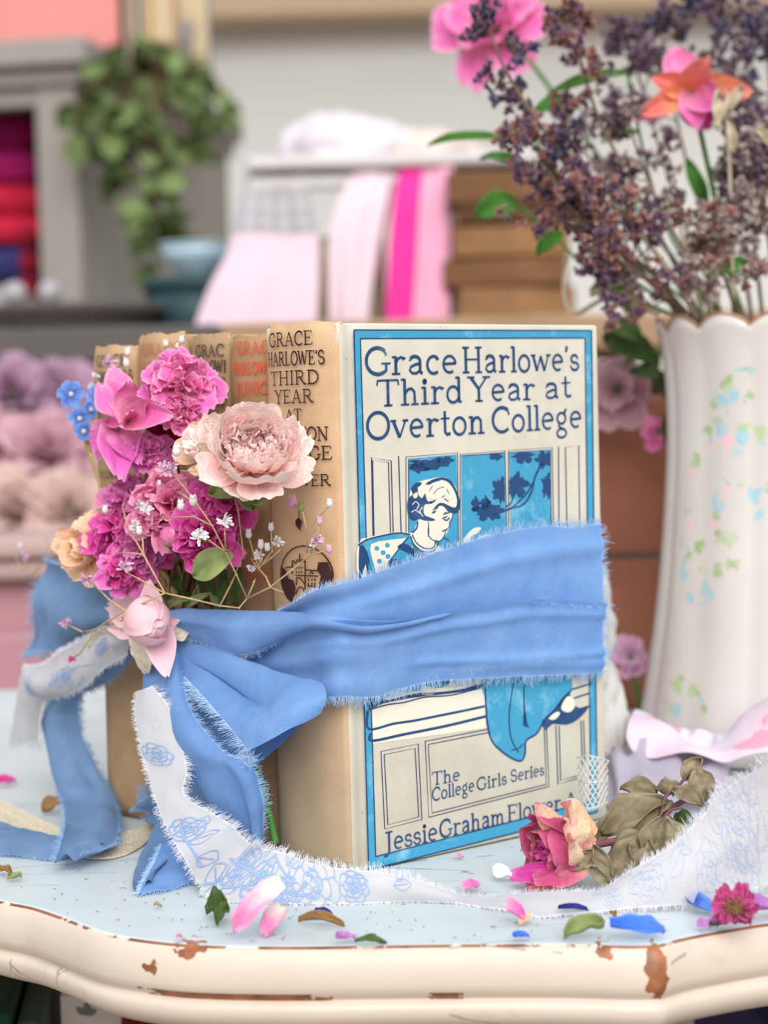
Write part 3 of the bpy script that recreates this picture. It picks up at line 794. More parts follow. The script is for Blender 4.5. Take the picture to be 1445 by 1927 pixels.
# ---- the blue ribbon tied round the books
blue = empty('ribbon', on_spine(300, 1200, .02))
tag(blue, 'wide frayed blue gauze ribbon tied in a bow round the row of books', 'ribbon')
def both(x, y, o=.0):   # just outside the spine left of the corner, the cover right of it
    return on_spine(x, y, o + .0042) if x < 632 else on_cov(x, y, o + .0020)
topE = [(480, 1172), (530, 1150), (600, 1112), (660, 1092), (720, 1070), (800, 1044), (900, 1012), (960, 997), (1030, 988), (1070, 991), (1126, 984)]
midE = [(490, 1205), (545, 1178), (606, 1175), (664, 1182), (724, 1180), (804, 1168), (900, 1150), (960, 1145), (1030, 1142), (1075, 1140), (1131, 1136)]
def corner(pts, o):
    return [both(x, y, o) for x, y in pts]
def wrap_end(p, n):   # the band turns round the fore-edge of the front board
    return p
ru = Ribbon(list(zip(corner(topE, .0006), corner(midE, .0010))), 8, 16,
    [lambda u, v: .0022 * math.exp(-((v - .62 + .35 * u) / .10) ** 2) * sm(.2, .4, u), lambda u, v: .0016 * math.sin(v * 9 + u * 3) * (1 - sm(.1, .8, u)) + .0012],
    (.0007, 60), 3)
ru.build('band_top_layer', M_BLUE, blue); ru.fray(M_FRAYB, 'ae', .0032, .00035, 5)
topB = [(440, 1190), (500, 1180), (560, 1172), (627, 1163), (690, 1166), (746, 1164), (804, 1152), (918, 1134), (985, 1126), (1060, 1128), (1131, 1132)]
botB = [(486, 1296), (548, 1310), (600, 1312), (640, 1310), (699, 1312), (756, 1295), (823, 1281), (918, 1276), (985, 1272), (1060, 1270), (1129, 1266)]
rb = Ribbon(list(zip(corner(topB, .0036), corner(botB, .0006))), 8, 26,
    [lambda u, v: .0019 * math.exp(-(v / .07) ** 2), lambda u, v: .0016 * math.exp(-((v - .36 + .2 * u) / .07) ** 2) * sm(.05, .3, u),
     lambda u, v: .0018 * math.exp(-((v - .66 + .1 * math.sin(u * 6)) / .06) ** 2) * sm(.4, .7, u), lambda u, v: .0014 * math.exp(-((v - .85) / .06) ** 2) * sm(.55, .8, u), lambda u, v: .0010 * math.sin(v * 14 + 5 * u) * (1 - sm(.2, .6, u)) + .0012],
    (.0006, 80), 5)
rb.build('band_lower_layer', M_BLUE, blue); rb.fray(M_FRAYB, 'be', .0034, .00035, 6)
# loose threads standing off the folds of the band
for a, b in (((0.78, .02), (1.0, .06)), ((.55, .92), (.98, .70))):
    mb = MB(); rr = random.Random(int(a[0] * 100))
    for k in range(110):
        t_ = rr.random(); u, v = a[0] + (b[0] - a[0]) * t_, a[1] + (b[1] - a[1]) * t_
        p = rb.S(u, v, .0004) - blue.location
        d = Vector((rr.uniform(-.3, .6), -.5, rr.uniform(-.7, .9))).normalized() * rr.uniform(.001, .0024)
        mb.tube([p, p + d * .6 + Vector((0, 0, .0002)), p + d], .00006, 3, .00004, False)
    o = mb.build('frayed_edge', M_FRAYB, blue); o.parent = rb.o; o['kind'] = 'stuff'
# strip running from the knot on to the band
kn = [((318, 1150), (330, 1190)), ((350, 1147), (362, 1200)), ((400, 1149), (412, 1218)), ((455, 1151), (464, 1228)), ((505, 1153), (506, 1212)), ((560, 1156), (552, 1192)), ((620, 1161), (612, 1182)), ((690, 1167), (690, 1192)), ((770, 1164), (770, 1178)), ((850, 1150), (850, 1153))]
ko = [.018, .016, .014, .011, .0085, .007, .0055, .0042, .0034, .0020]
rk = Ribbon([(both(*a, o_), both((a[0] + b[0]) / 2, (a[1] + b[1]) / 2, o_ + .0035), both(*b, o_ - .001)) for (a, b), o_ in zip(kn, ko)], 8, 14,
    [lambda u, v: .0010 * math.sin(v * 7 + u * 4)], (.0005, 90), 9)
rk.build('knot_strip', M_BLUE, blue); rk.fray(M_FRAYB, 'b', .0034, .0003, 7)
# right loop of the bow
lo = [((318, 1240), .024, (330, 1208), .020), ((340, 1264), .025, (430, 1229), .017), ((372, 1302), .028, (530, 1260), .014), ((408, 1345), .030, (596, 1278), .014), ((440, 1382), .031, (614, 1308), .015), ((466, 1414), .031, (604, 1342), .016)]
rl = Ribbon([(on_spine(*a, oa), on_spine(a[0] * .6 + b[0] * .4, a[1] * .6 + b[1] * .4, oa * .55 + ob_ * .45 + .004), on_spine(*b, ob_)) for a, oa, b, ob_ in lo], 9, 22,
    [lambda u, v: -.0085 * g2(u, v, .42, .50, .30, .30), lambda u, v: .003 * g2(u, v, .8, .72, .3, .16), lambda u, v: .0016 * math.sin(v * 8 + u * 6) * (1 - u)], (.0006, 85), 12)
rl.build('bow_loop', M_BLUE, blue); rl.fray(M_FRAYB, 'a', .0050, .00022, 8)
bk = Ribbon([(on_spine(318, 1262, .012), on_spine(350, 1225, .011)), (on_spine(345, 1330, .013), on_spine(430, 1260, .011)), (on_spine(390, 1392, .015), on_spine(500, 1310, .0105)), (on_spine(440, 1440, .016), on_spine(560, 1350, .010)), (on_spine(475, 1450, .015), on_spine(590, 1345, .0095))], 6, 10, [], (.001, 80), 4)
bk.build('bow_loop_back', M_BLUE, blue)
# tail dropping from the knot to the table
ta = [((274, 1262), .026, (338, 1226), .024), ((271, 1316), .030, (347, 1288), .029), ((290, 1368), .034, (366, 1346), .034), ((322, 1418), .036, (425, 1416), .037), ((368, 1474), .034, (474, 1438), .034), ((412, 1538), .030, (494, 1496), .028), ((446, 1590), .026, (496, 1566), .024), ((468, 1632), .024, (490, 1618), .022)]
rt = Ribbon([(on_spine(*a, oa), on_spine(a[0] * .5 + b[0] * .5, a[1] * .5 + b[1] * .5, oa + .005), on_spine(*b, ob_)) for a, oa, b, ob_ in ta], 9, 16,
    [lambda u, v: .0022 * math.exp(-((v - .72) / .10) ** 2) * sm(.45, .6, u), lambda u, v: -.003 * g2(u, v, .75, .45, .2, .25), lambda u, v: .0014 * math.sin(v * 10) * (1 - sm(0, .4, u))], (.0006, 80), 21)
rt.build('bow_tail', M_BLUE, blue); rt.fray(M_FRAYB, 'b', .003, .0004, 9)
mb = MB(); rr = random.Random(3)   # tuft of threads where the tail creases
for k in range(150):
    p = on_spine(462 + rr.uniform(-14, 14), 1432 + rr.uniform(-12, 12), .036) - blue.location
    d = Vector((rr.uniform(-.5, 1), rr.uniform(-.6, .2), rr.uniform(-.4, 1))).normalized() * rr.uniform(.002, .005)
    mb.tube([p, p + d * .5 + Vector((0, 0, -.0003)), p + d], .00006, 3, .00004, False)
o = mb.build('frayed_edge', M_FRAYB, blue); o.parent = rt.o; o['kind'] = 'stuff'
# second tail, its folded end resting on the table
e1 = [((352, 1440), .018, (400, 1440), .018), ((318, 1500), .020, (420, 1490), .020), ((296, 1560), .022, (400, 1560), .022), ((266, 1618), .026, (352, 1600), .026), ((250, 1664), .030, (300, 1640), .030), ((252, 1678), .032, (286, 1664), .032)]
r2 = Ribbon([(on_spine(*a, oa), on_spine(*b, ob_)) for a, oa, b, ob_ in e1], 8, 12, [lambda u, v: .002 * math.sin(v * 6 + u * 3)], (.0008, 70), 31)
r2.build('bow_tail', M_BLUE_SHADE, blue)
e2 = [((304, 1590), .036, (258, 1682), .036), ((345, 1566), .034, (320, 1672), .0355), ((372, 1580), .032, (372, 1656), .034), ((400, 1600), .030, (410, 1640), .032)]
r3 = Ribbon([(on_spine(*a, oa), on_spine((a[0] + b[0]) / 2, (a[1] + b[1]) / 2, oa + .003), on_spine(*b, ob_)) for a, oa, b, ob_ in e2], 8, 12, [], (.0008, 80), 33)
r3.build('folded_tail_end', M_BLUE, blue); r3.fray(M_FRAYB, 'sb', .0026, .0004, 12)
e3 = [((258, 1512), .016, (282, 1545), .016), ((280, 1500), .016, (300, 1560), .016), ((312, 1478), .017, (330, 1570), .018), ((340, 1470), .018, (350, 1560), .018)]
r4 = Ribbon([(on_spine(*a, oa), on_spine(*b, ob_)) for a, oa, b, ob_ in e3], 8, 10, [lambda u, v: .0022 * math.sin(v * 8 + u * 4)], (.0008, 80), 35)
r4.build('bow_tail_scrap', M_BLUE_SHADE, blue); r4.fray(M_FRAY_SHADE, 'sa', .004, .0003, 14)
# left wing of the bow, behind the flowers
h_ = [((238, 1108), (236, 1182)), ((205, 1098), (202, 1180)), ((170, 1086), (160, 1198)), ((130, 1070), (115, 1222)), ((100, 1060), (74, 1224)), ((88, 1064), (40, 1228))]
ho = [.020, .022, .020, .016, .010, .006]
rh = Ribbon([(on_spine(*a, o_), on_spine((a[0] + b[0]) / 2 + 4, (a[1] + b[1]) / 2, o_ + .006), on_spine(*b, o_ + .004)) for (a, b), o_ in zip(h_, ho)], 8, 18,
    [lambda u, v: .0030 * math.sin(v * 9 + u * 4) * (1 - .5 * u), lambda u, v: .002 * math.sin(u * 9 - v * 5)], (.0012, 60), 41)
rh.build('bow_wing', M_BLUE_SHADE, blue); rh.fray(M_FRAY_SHADE, 'abe', .0036, .00035, 15)
# doubled blue strip under the white one and the long tail trailing left along the table
l1 = [((246, 1205), .020, (252, 1234), .019), ((205, 1226), .020, (222, 1268), .018), ((160, 1262), .020, (180, 1294), .017), ((118, 1290), .018, (150, 1308), .015), ((80, 1316), .018, (148, 1322), .013), ((70, 1345), .016, (150, 1350), .010), ((80, 1395), .014, (160, 1400), .007), ((100, 1455), .014, (186, 1452), .006), ((116, 1505), .013, (214, 1498), .006), ((122, 1555), .013, (225, 1545), .006), ((112, 1590), .014, (210, 1585), .006), ((100, 1616), .016, (150, 1610), .008)]
rq = Ribbon([(on_spine(*a, oa, .006), on_spine((a[0] + b[0]) / 2, (a[1] + b[1]) / 2, (oa + ob_) / 2 + .003, .006), on_spine(*b, ob_, .006)) for a, oa, b, ob_ in l1], 8, 14,
    [lambda u, v: .0016 * math.sin(v * 9 + u * 10) * sm(.3, .5, u)], (.0008, 70), 51)
rq.build('trailing_tail', M_BLUE_SHADE, blue); rq.fray(M_FRAY_SHADE, 'ab', .0022, .00045, 16)
l2 = [(on_z(190, 1598, .0006), on_z(196, 1590, .006)), (on_z(110, 1617, .0006), on_z(122, 1578, .004)), (on_z(60, 1613, .0008), on_z(70, 1568, .004)), (on_z(10, 1608, .0008), on_z(14, 1548, .003)), (on_z(-60, 1600, .0008), on_z(-60, 1535, .002)), (on_z(-120, 1594, .0008), on_z(-120, 1530, .002))]
rz = Ribbon([(a, a.lerp(b, .5) + Vector((0, 0, .002)), b) for a, b in l2], 7, 10, [], (.0012, 60), 53)
for row in rz.P:
    for j_, p in enumerate(row): p.z = max(p.z, .0005)
rz.build('trailing_tail_end', M_BLUE_SHADE, blue); rz.fray(M_FRAY_SHADE, 'a', .0026, .0004, 17)
# ---- white printed ribbon: left arm
class Pr:
    """thin line drawing of flowers printed on a ribbon, in its (u, v) plane measured in metres"""
    def __init__(s, rib, off=.0004): s.r, s.mb, s.off = rib, MB(), off
    def st(s, pts, w=.00024):
        w *= .85
        L = s.r.U[-1]; W_ = s.r.wid
        stroke(s.mb, pts, w, lambda x, y: s.r.S(x / L, y / W_, s.off) - s.r.root.location)
    def leaf(s, x, y, l, a, w=.3):
        ca, sa = math.cos(a), math.sin(a)
        for k in (1, -1):
            s.st([(x + ca * l * t - sa * k * w * l * math.sin(PI * t), y + sa * l * t + ca * k * w * l * math.sin(PI * t)) for t in [i / 8 for i in range(9)]])
        s.st([(x, y), (x + ca * l * .8, y + sa * l * .8)], .0003)
    def rose(s, x, y, r_, seed=0):
        rr = random.Random(seed)
        for ring, n in ((1, 7), (.66, 6), (.36, 5)):
            for k in range(n):
                a0 = 2 * PI * k / n + ring * 2; a1 = a0 + 2 * PI / n * 1.1
                s.st([(x + math.cos(a0 + (a1 - a0) * t) * r_ * ring * (1 + .22 * math.sin(PI * t)), y + .72 * math.sin(a0 + (a1 - a0) * t) * r_ * ring * (1 + .22 * math.sin(PI * t))) for t in [i / 6 for i in range(7)]], .00042)
                b0 = a0 + .1
                s.st([(x + math.cos(b0) * r_ * ring * .7, y + .72 * math.sin(b0) * r_ * ring * .7), (x + math.cos(b0) * r_ * ring, y + .72 * math.sin(b0) * r_ * ring)], .0003)
        for k in range(26):
            a = rr.uniform(0, 6.28); q_ = rr.uniform(.1, .4) * r_
            s.st([(x + math.cos(a) * q_, y + .7 * math.sin(a) * q_), (x + math.cos(a + .5) * q_ * 1.3, y + .7 * math.sin(a + .5) * q_ * 1.3)], .0005)
    def lily(s, x, y, r_, a=0):
        for k in range(5): s.leaf(x, y, r_, a + k * 1.2566, .28)
    def stem(s, pts):
        s.st(cr(pts, 6), .0004)
    def done(s):
        o = s.mb.build('flower_print', M_PRINT, s.r.root, False); o.parent = s.r.o
toile = empty('ribbon', on_z(480, 1696, 0))
tag(toile, 'white cotton ribbon printed with fine blue flowers, swooping across the table front', 'ribbon')
j1 = [((262, 1300), .0375, (286, 1290), .036), ((252, 1336), .040, (318, 1330), .037), ((262, 1392), .042, (340, 1400), .0385), ((274, 1440), .043, (352, 1450), .040), ((290, 1502), .0445, (348, 1496), .040), ((314, 1560), .046, (400, 1530), .038), ((344, 1612), .047, (436, 1552), .035)]
S1 = [(on_spine(*a, oa), on_spine(*b, ob_)) for a, oa, b, ob_ in j1]
d0 = depth(on_z(480, 1698, 0))
S1 += [(on_z(374, 1660, .004), at(466, 1583, .650)), (on_z(402, 1694, .0005), at(496, 1597, .650)), (on_z(480, 1699, .0005), at(532, 1604, .651)), (on_z(556, 1702, .0005), at(566, 1619, .650)), (on_z(612, 1701, .0005), at(606, 1628, .648)), (on_z(660, 1701, .0005), at(650, 1634, .646)), (on_z(715, 1699, .0005), at(705, 1640, .644)), (on_z(775, 1697, .0005), at(770, 1652, .643)), (on_z(851, 1700, .0005), at(835, 1672, .643)), (on_z(910, 1708, .0005), at(895, 1682, .642)), (on_z(960, 1715, .0005), at(955, 1682, .640)), (on_z(1021, 1726, .0005), at(1020, 1683, .638)), (on_z(1080, 1721, .0006), at(1080, 1679, .637)), (on_z(1126, 1717, .0008), at(1128, 1671, .636)), (on_z(1185, 1711, .0012), at(1180, 1640, .634)), (on_z(1255, 1705, .002), at(1250, 1602, .630)), (on_z(1331, 1697, .003), at(1312, 1548, .626)), (on_z(1390, 1681, .004), at(1345, 1504, .622)), (on_z(1450, 1662, .006), at(1390, 1468, .620)), (on_z(1520, 1636, .008), at(1450, 1430, .618)), (on_z(1600, 1610, .010), at(1520, 1400, .616))]
rj = Ribbon([(a, a.lerp(b, .5) + Vector((0, -.0015, 0)), b) for a, b in S1], 6, 16,
    [lambda u, v: .0015 * math.sin(u * 40) * v * sm(.25, .35, u) * .5, lambda u, v: .002 * g2(u, v, .8, .5, .12, .3)], (.0006, 60), 61)
rj.build('printed_strip', M_TOILE, toile); rj.fray(M_FRAYW, 'ab', .0024, .00028, 21)
pr = Pr(rj); LJ = rj.U[-1]; WJ = rj.wid
def uvat(px, py):   # nearest strip coordinates to a traced spot
    best = None
    for i in range(0, rj.n, 1):
        for j in range(0, rj.nv + 1, 2):
            p = rj.P[i][j]; d_ = p - EYE; z = d_.dot(_f)
            x = 722.5 + FPX * d_.dot(_r) / z; y = 963.5 - FPX * d_.dot(_u) / z
            e = (x - px) ** 2 + (y - py) ** 2
            if best is None or e < best[0]: best = (e, i, j)
    return rj.U[best[1]], WJ * best[2] / rj.nv
x, y = uvat(553, 1664); pr.rose(x, y, .0105, 1)
pr.stem([uvat(385, 1640), uvat(420, 1652), uvat(460, 1668), uvat(500, 1682), uvat(545, 1684)])
x, y = uvat(385, 1628); pr.lily(x, y, .007, .4)
for px, py, l, a in ((428, 1676, .008, .2), (440, 1655, .006, 1.9), (405, 1648, .006, 2.8), (352, 1570, .006, 2.2), (350, 1590, .006, 1.0), (365, 1610, .006, .4), (425, 1600, .006, 1.8), (430, 1618, .005, .8), (505, 1622, .006, 1.9), (515, 1632, .005, .7), (500, 1680, .008, .1), (530, 1684, .007, 3.0), (660, 1668, .005, .4), (655, 1680, .005, 2.0), (735, 1668, .006, .2), (750, 1660, .005, 1.2), (660, 1672, .004, 1.4)):
    x, y = uvat(px, py); pr.leaf(x, y, l, a)
for px, py, r_ in ((440, 1650, .0042), (425, 1610, .004), (470, 1672, .0036), (655, 1672, .005), (345, 1560, .004), (300, 1420, .004)):
    x, y = uvat(px, py); pr.rose(x, y, r_, int(px))
pr.stem([uvat(340, 1545), uvat(350, 1580), uvat(370, 1620)]); pr.stem([uvat(420, 1590), uvat(428, 1620), uvat(440, 1650)]); pr.stem([uvat(480, 1610), uvat(495, 1640), uvat(520, 1650)])
pr.done()
pr = Pr(rj, .0005); st0 = pr.st; pr.st = lambda pts, w=.0002: st0(pts, .00016)
for px, py, r_ in ((1352, 1625, .0042), (1405, 1520, .006), (1250, 1650, .004), (1420, 1600, .005), (1180, 1680, .003)):
    x, y = uvat(px, py); pr.rose(x, y, r_, int(px)); pr.leaf(x + .006, y, .006, .6); pr.leaf(x - .005, y + .003, .005, 2.4)
o = pr.mb.build('faint_flower_print', plain('faint_blue_print', srgb(190, 202, 226), .9, .1), toile, False); o.parent = rj.o
toil2 = empty('ribbon', on_spine(150, 1240, .02))
tag(toil2, 'short white ribbon with blue sprigs, arching left from the bow knot and hanging down', 'ribbon')
i1 = [((248, 1176), .027, (240, 1232), .026), ((200, 1182), .026, (202, 1252), .026), ((152, 1208), .025, (162, 1286), .025), ((112, 1228), .024, (122, 1308), .023), ((76, 1250), .023, (90, 1318), .022), ((52, 1252), .0215, (80, 1326), .0215), ((40, 1262), .020, (76, 1340), .020), ((34, 1320), .014, (76, 1366), .016), ((22, 1400), .008, (76, 1394), .012)]
ri = Ribbon([(on_spine(*a, oa), on_spine((a[0] + b[0]) / 2, (a[1] + b[1]) / 2, (oa + ob_) / 2 + .004), on_spine(*b, ob_)) for a, oa, b, ob_ in i1], 8, 14,
    [lambda u, v: .0012 * math.sin(v * 6 + u * 8)], (.0007, 70), 71)
ri.build('printed_strip', M_TOILE, toil2); ri.fray(M_FRAYW, 'abe', .0022, .00035, 23)
pr = Pr(ri); L_, W_ = ri.U[-1], ri.wid
for u, v, l, a in ((.30, .5, .006, .6), (.34, .6, .006, 2.2), (.40, .5, .006, -.4), (.45, .62, .005, 3.4), (.25, .75, .005, .9), (.12, .3, .005, .4), (.10, .6, .005, 2.4), (.70, .6, .006, 1.1), (.75, .4, .005, .4), (.64, .3, .005, 2)):
    pr.leaf(u * L_, v * W_, l, a)
pr.rose(.37 * L_, .55 * W_, .005, 3); pr.rose(.16 * L_, .45 * W_, .004, 5); pr.rose(.72 * L_, .5 * W_, .004, 6)
pr.stem([(.2 * L_, .7 * W_), (.3 * L_, .5 * W_), (.45 * L_, .6 * W_)])
pr.done()
# ------------------------------------------------------------------ dried flowers
def petalmat(name, base, tip, edge, trans=.18, var=.5, bs=.9):
    t = NT(name, .75, .2)
    a = t.n('Attribute', attribute_name='pig'); sp = t.n('SeparateColor', {0: a.outputs[0]})
    n = t.noise(160, 5, None, .65)
    f = t.math('ADD', sp.outputs[0], t.math('MULTIPLY', t.math('SUBTRACT', n, .5), var))
    f = t.math('ADD', f, t.math('MULTIPLY', t.math('SUBTRACT', sp.outputs[2], .5), .5), clamp=True)
    col = t.ramp(f, (.15, base), (.75, tip))
    col = t.mix(t.math('POWER', sp.outputs[1], 3.0), col, edge)
    t.color(col)
    st = t.noise(700, 3, None, .6)
    t.bump(t.math('ADD', n, t.math('MULTIPLY', st, .6)), bs, .0012)
    tr = t.n('BsdfTranslucent'); t.t.links.new(col, tr.inputs[0])
    mx = t.n('MixShader', {0: trans, 1: t.b.outputs[0], 2: tr.outputs[0]})
    t.t.links.new(mx.outputs[0], t.t.nodes['Material Output'].inputs[0])
    return t.m
P_PALE = petalmat('pale_pink_petal', srgb(252, 190, 184), srgb(253, 226, 220), srgb(255, 244, 234))
P_CORE = petalmat('pale_pink_core_petal', srgb(214, 150, 160), srgb(246, 208, 206), srgb(252, 230, 224))
P_TAN = petalmat('tan_petal', srgb(238, 192, 158), srgb(246, 212, 182), srgb(250, 230, 206))
P_ORCHID = petalmat('orchid_pink_petal', srgb(246, 164, 204), srgb(226, 104, 190), srgb(242, 186, 220), var=1.1)
P_PINK = petalmat('bright_pink_petal', srgb(252, 172, 204), srgb(240, 118, 188), srgb(250, 200, 222), var=1.0)
P_MAG = petalmat('magenta_petal', srgb(214, 60, 142), srgb(218, 70, 164), srgb(236, 140, 196), var=1.0)
P_ROSY = petalmat('rosy_petal', srgb(222, 90, 148), srgb(232, 130, 176), srgb(246, 186, 204), var=1.0)
P_PEACH = petalmat('peach_petal', srgb(248, 190, 146), srgb(250, 212, 178), srgb(252, 228, 204))
P_CRIM = petalmat('dark_crimson_petal', srgb(112, 14, 44), srgb(146, 22, 66), srgb(170, 40, 90))
P_BLUE = petalmat('blue_petal', srgb(66, 104, 200), srgb(110, 150, 226), srgb(160, 186, 236), var=.8)
P_ROSE = petalmat('pink_to_cream_petal', srgb(244, 190, 160), srgb(204, 84, 130), srgb(226, 142, 166), var=.9)
P_ROSE2 = petalmat('cream_pink_petal', srgb(246, 214, 178), srgb(248, 200, 180), srgb(238, 130, 160), var=.6)
P_WHITE = petalmat('white_blossom', srgb(226, 222, 206), srgb(246, 240, 242), srgb(250, 246, 248), .2)
P_LILAC = petalmat('lilac_blossom', srgb(226, 200, 206), srgb(230, 170, 210), srgb(244, 224, 240), .2)
P_FAB = petalmat('pink_ribbon_fabric', srgb(248, 200, 208), srgb(250, 208, 216), srgb(252, 222, 228), .2, .2, .15)
M_STEM = plain('dry_tan_stem', srgb(196, 168, 124), .8, .2, .25, 200)
M_GSTEM = plain('green_stem', srgb(70, 122, 52), .6, .3, .3, 150)
M_BSTEM = plain('brown_stem', srgb(104, 62, 44), .7, .3, .3, 150)
def leafmat(name, c, c2, rough=.7):
    t = NT(name, rough, .25)
    n = t.noise(120, 5, None, .65)
    t.color(t.ramp(n, (.3, c2), (.7, c))); t.bump(n, .5, .0006)
    return t.m
M_OLIVE = leafmat('dried_olive_leaf', srgb(158, 146, 118), srgb(112, 98, 76))
M_LEAF = leafmat('sage_green_leaf', srgb(150, 160, 104), srgb(112, 128, 76))
M_DLEAF = leafmat('dark_green_leaf', srgb(84, 108, 52), srgb(52, 70, 34))
M_BLEAF = leafmat('brown_leaf', srgb(160, 122, 76), srgb(112, 84, 52))
def frame_of(axis, up=Vector((0, 0, 1))):
    z = axis.normalized(); x = up.cross(z)
    if x.length < 1e-3: x = Vector((1, 0, 0)).cross(z)
    x.normalize(); y = z.cross(x)
    return Matrix((x, y, z)).transposed()
CRUMP = .07
def petal(mb, base, along, inward, L, Wd, cup=.3, bend=.5, ruf=.15, seed=0, nu=8, nv=9, tipw=.5, base_w=.25, freq=2.0, point=0.0):
    """one petal: grows from base along 'along', its hollow side towards 'inward'"""
    rr = random.Random(seed); sd = rr.uniform(0, 99); tone = rr.random()
    a = along.normalized(); nrm = (inward - a * inward.dot(a)).normalized(); b = a.cross(nrm)
    vs, cs = [], []
    for i in range(nu + 1):
        u = i / nu
        if tipw >= .5: prof = base_w + (1 - base_w) * math.sin(min(1, u / .75) * PI / 2)
        else: prof = base_w + (1 - base_w) * math.sin(PI * min(1, u * .9 + .05))
        if u > .7: prof *= math.sqrt(max(0.02, 1 - ((u - .7) / .34) ** 2 * (.75 + .2 * point)))
        if point: prof *= (1 - point * max(0, u - .45) / .55) 
        for j in range(nv + 1):
            v = 2 * j / nv - 1
            n1 = noise.noise(Vector((u * freq + sd, v * freq * 1.3, sd)))
            n2 = noise.noise(Vector((u * freq * 2.2 + sd, v * freq * 3.1, sd + 7)))
            n3 = noise.noise(Vector((v * 4, sd, 3)))
            n4 = noise.noise(Vector((u * freq * 3.2 + sd, v * freq * 4.6, sd + 11))) + .6 * noise.noise(Vector((u * freq * 7 + sd, v * freq * 9, sd + 5)))
            th = bend * u * u
            y = L * (u * math.cos(th * .6) * (1 + (.10 * n3 + .06 * n4) * u))
            z = -L * math.sin(th) * u * .8 + cup * Wd * (v * v) * (1 - .5 * u) + ruf * Wd * (n1 * .8 + n2 * .55) * (.25 + u) + CRUMP * Wd * n4 * (.3 + .7 * u)
            x = v * Wd * .5 * prof * (1 + .12 * n2 + .05 * n4 * abs(v))
            vs.append(base + a * y + b * x + nrm * z)
            e = max(abs(v) ** 3, u ** 4)
            cs.append((u, e * .9, tone, 1))
    w = nv + 1
    mb.add(vs, [(i * w + j, (i + 1) * w + j, (i + 1) * w + j + 1, i * w + j + 1) for i in range(nu) for j in range(nv)], cs)
def loc(root, v): return v - root.location
def rings(root, C, axis, spec, m, seed, part='petal', single=False, thick=.00025, roll0=0):
    """spec rows: (count, radius, tilt deg from axis, length, width, cup, bend, ruffle, height offset)"""
    M = frame_of(axis); rr = random.Random(seed); mb = MB()
    for r_i, (n, rad, tilt, L, Wd, cup, bend, ruf, hz) in enumerate(spec):
        for k in range(n):
            ph = roll0 + 2 * PI * (k + .5 * r_i) / n + rr.uniform(-.25, .25)
            tl = math.radians(tilt + rr.uniform(-9, 9))
            rad_d = M @ Vector((math.cos(ph), math.sin(ph), 0)); ax = M @ Vector((0, 0, 1))
            base = C + rad_d * rad + ax * hz
            along = rad_d * math.sin(tl) + ax * math.cos(tl)
            inward = ax * math.sin(tl) - rad_d * math.cos(tl)
            if not single: mb = MB()
            petal(mb, loc(root, base), along, inward, L * rr.uniform(.85, 1.15), Wd * rr.uniform(.85, 1.15), cup, bend, ruf, rr.randrange(10 ** 6))
            if not single: mb.build(part, m, root, True, thick, True, sub=1)
    if single: return mb.build(part, m, root, True, thick, True, sub=1)
TOCAM = lambda p: (EYE - p).normalized()
def ruffled(name, px, py, off, rpx, m, label, cat='flower', seed=1, tilt=(0, 0), core=None, dense=1.0, group=None, n_out=7, flat=.8, stem=True, stemc=None):
    """dried many-petalled bloom: hemisphere of crumpled petals"""
    C = on_spine(px, py, off); R_ = rpx / FPX * depth(C)
    root = empty(name, C); tag(root, label, cat, group)
    ax = (TOCAM(C) * .8 + Vector((tilt[0], 0, tilt[1] + .35))).normalized()
    M = frame_of(ax); rr = random.Random(seed)
    C0 = C - ax * R_ * .55
    # outer petals, each its own part
    rings(root, C0, ax, [(n_out, R_ * .10, 74, R_ * 1.12, R_ * .85, .15, .3, .22, 0)], m, seed, roll0=rr.uniform(0, 3))
    mb = MB()
    n = int(34 * dense)
    for k in range(n):
        # even spread over the dome
        z = 1 - (k + .5) / n * .92; ph = k * 2.39996 + rr.uniform(-.3, .3)
        s_ = math.sqrt(1 - z * z)
        d = M @ Vector((math.cos(ph) * s_, math.sin(ph) * s_, z * flat))
        tang = d.cross(Vector((rr.uniform(-1, 1), rr.uniform(-1, 1), rr.uniform(-1, 1)))).normalized()
        L = R_ * rr.uniform(.48, .66)
        petal(mb, loc(root, C0 + d * R_ * .42), d + tang * .35, tang, L, L * rr.uniform(1.0, 1.5), rr.uniform(.2, .5), rr.uniform(.3, 1.1), .30, rr.randrange(10 ** 6), 6, 8, freq=2.6)
    mb.build('ruffled_center', core or m, root, True, .0002, True, sub=1)
    if stem: add_stem(root, C0, stemc or M_STEM, rr)
    return root
KNOT = on_spine(318, 1190, .012)
def add_stem(root, C0, m, rr, w=.0009, end=None):
    e = end or (KNOT + Vector((rr.uniform(-.006, .006), rr.uniform(-.004, .004), rr.uniform(-.002, .012))))
    mid = C0.lerp(e, .5) + BE * .006
    pts = cr([C0, C0.lerp(mid, .5) + BE * .003, mid, e], 6)
    b = MB(); b.tube([loc(root, Vector(p)) for p in pts], w, 7, w * 1.2)
    b.build('stem', m, root)
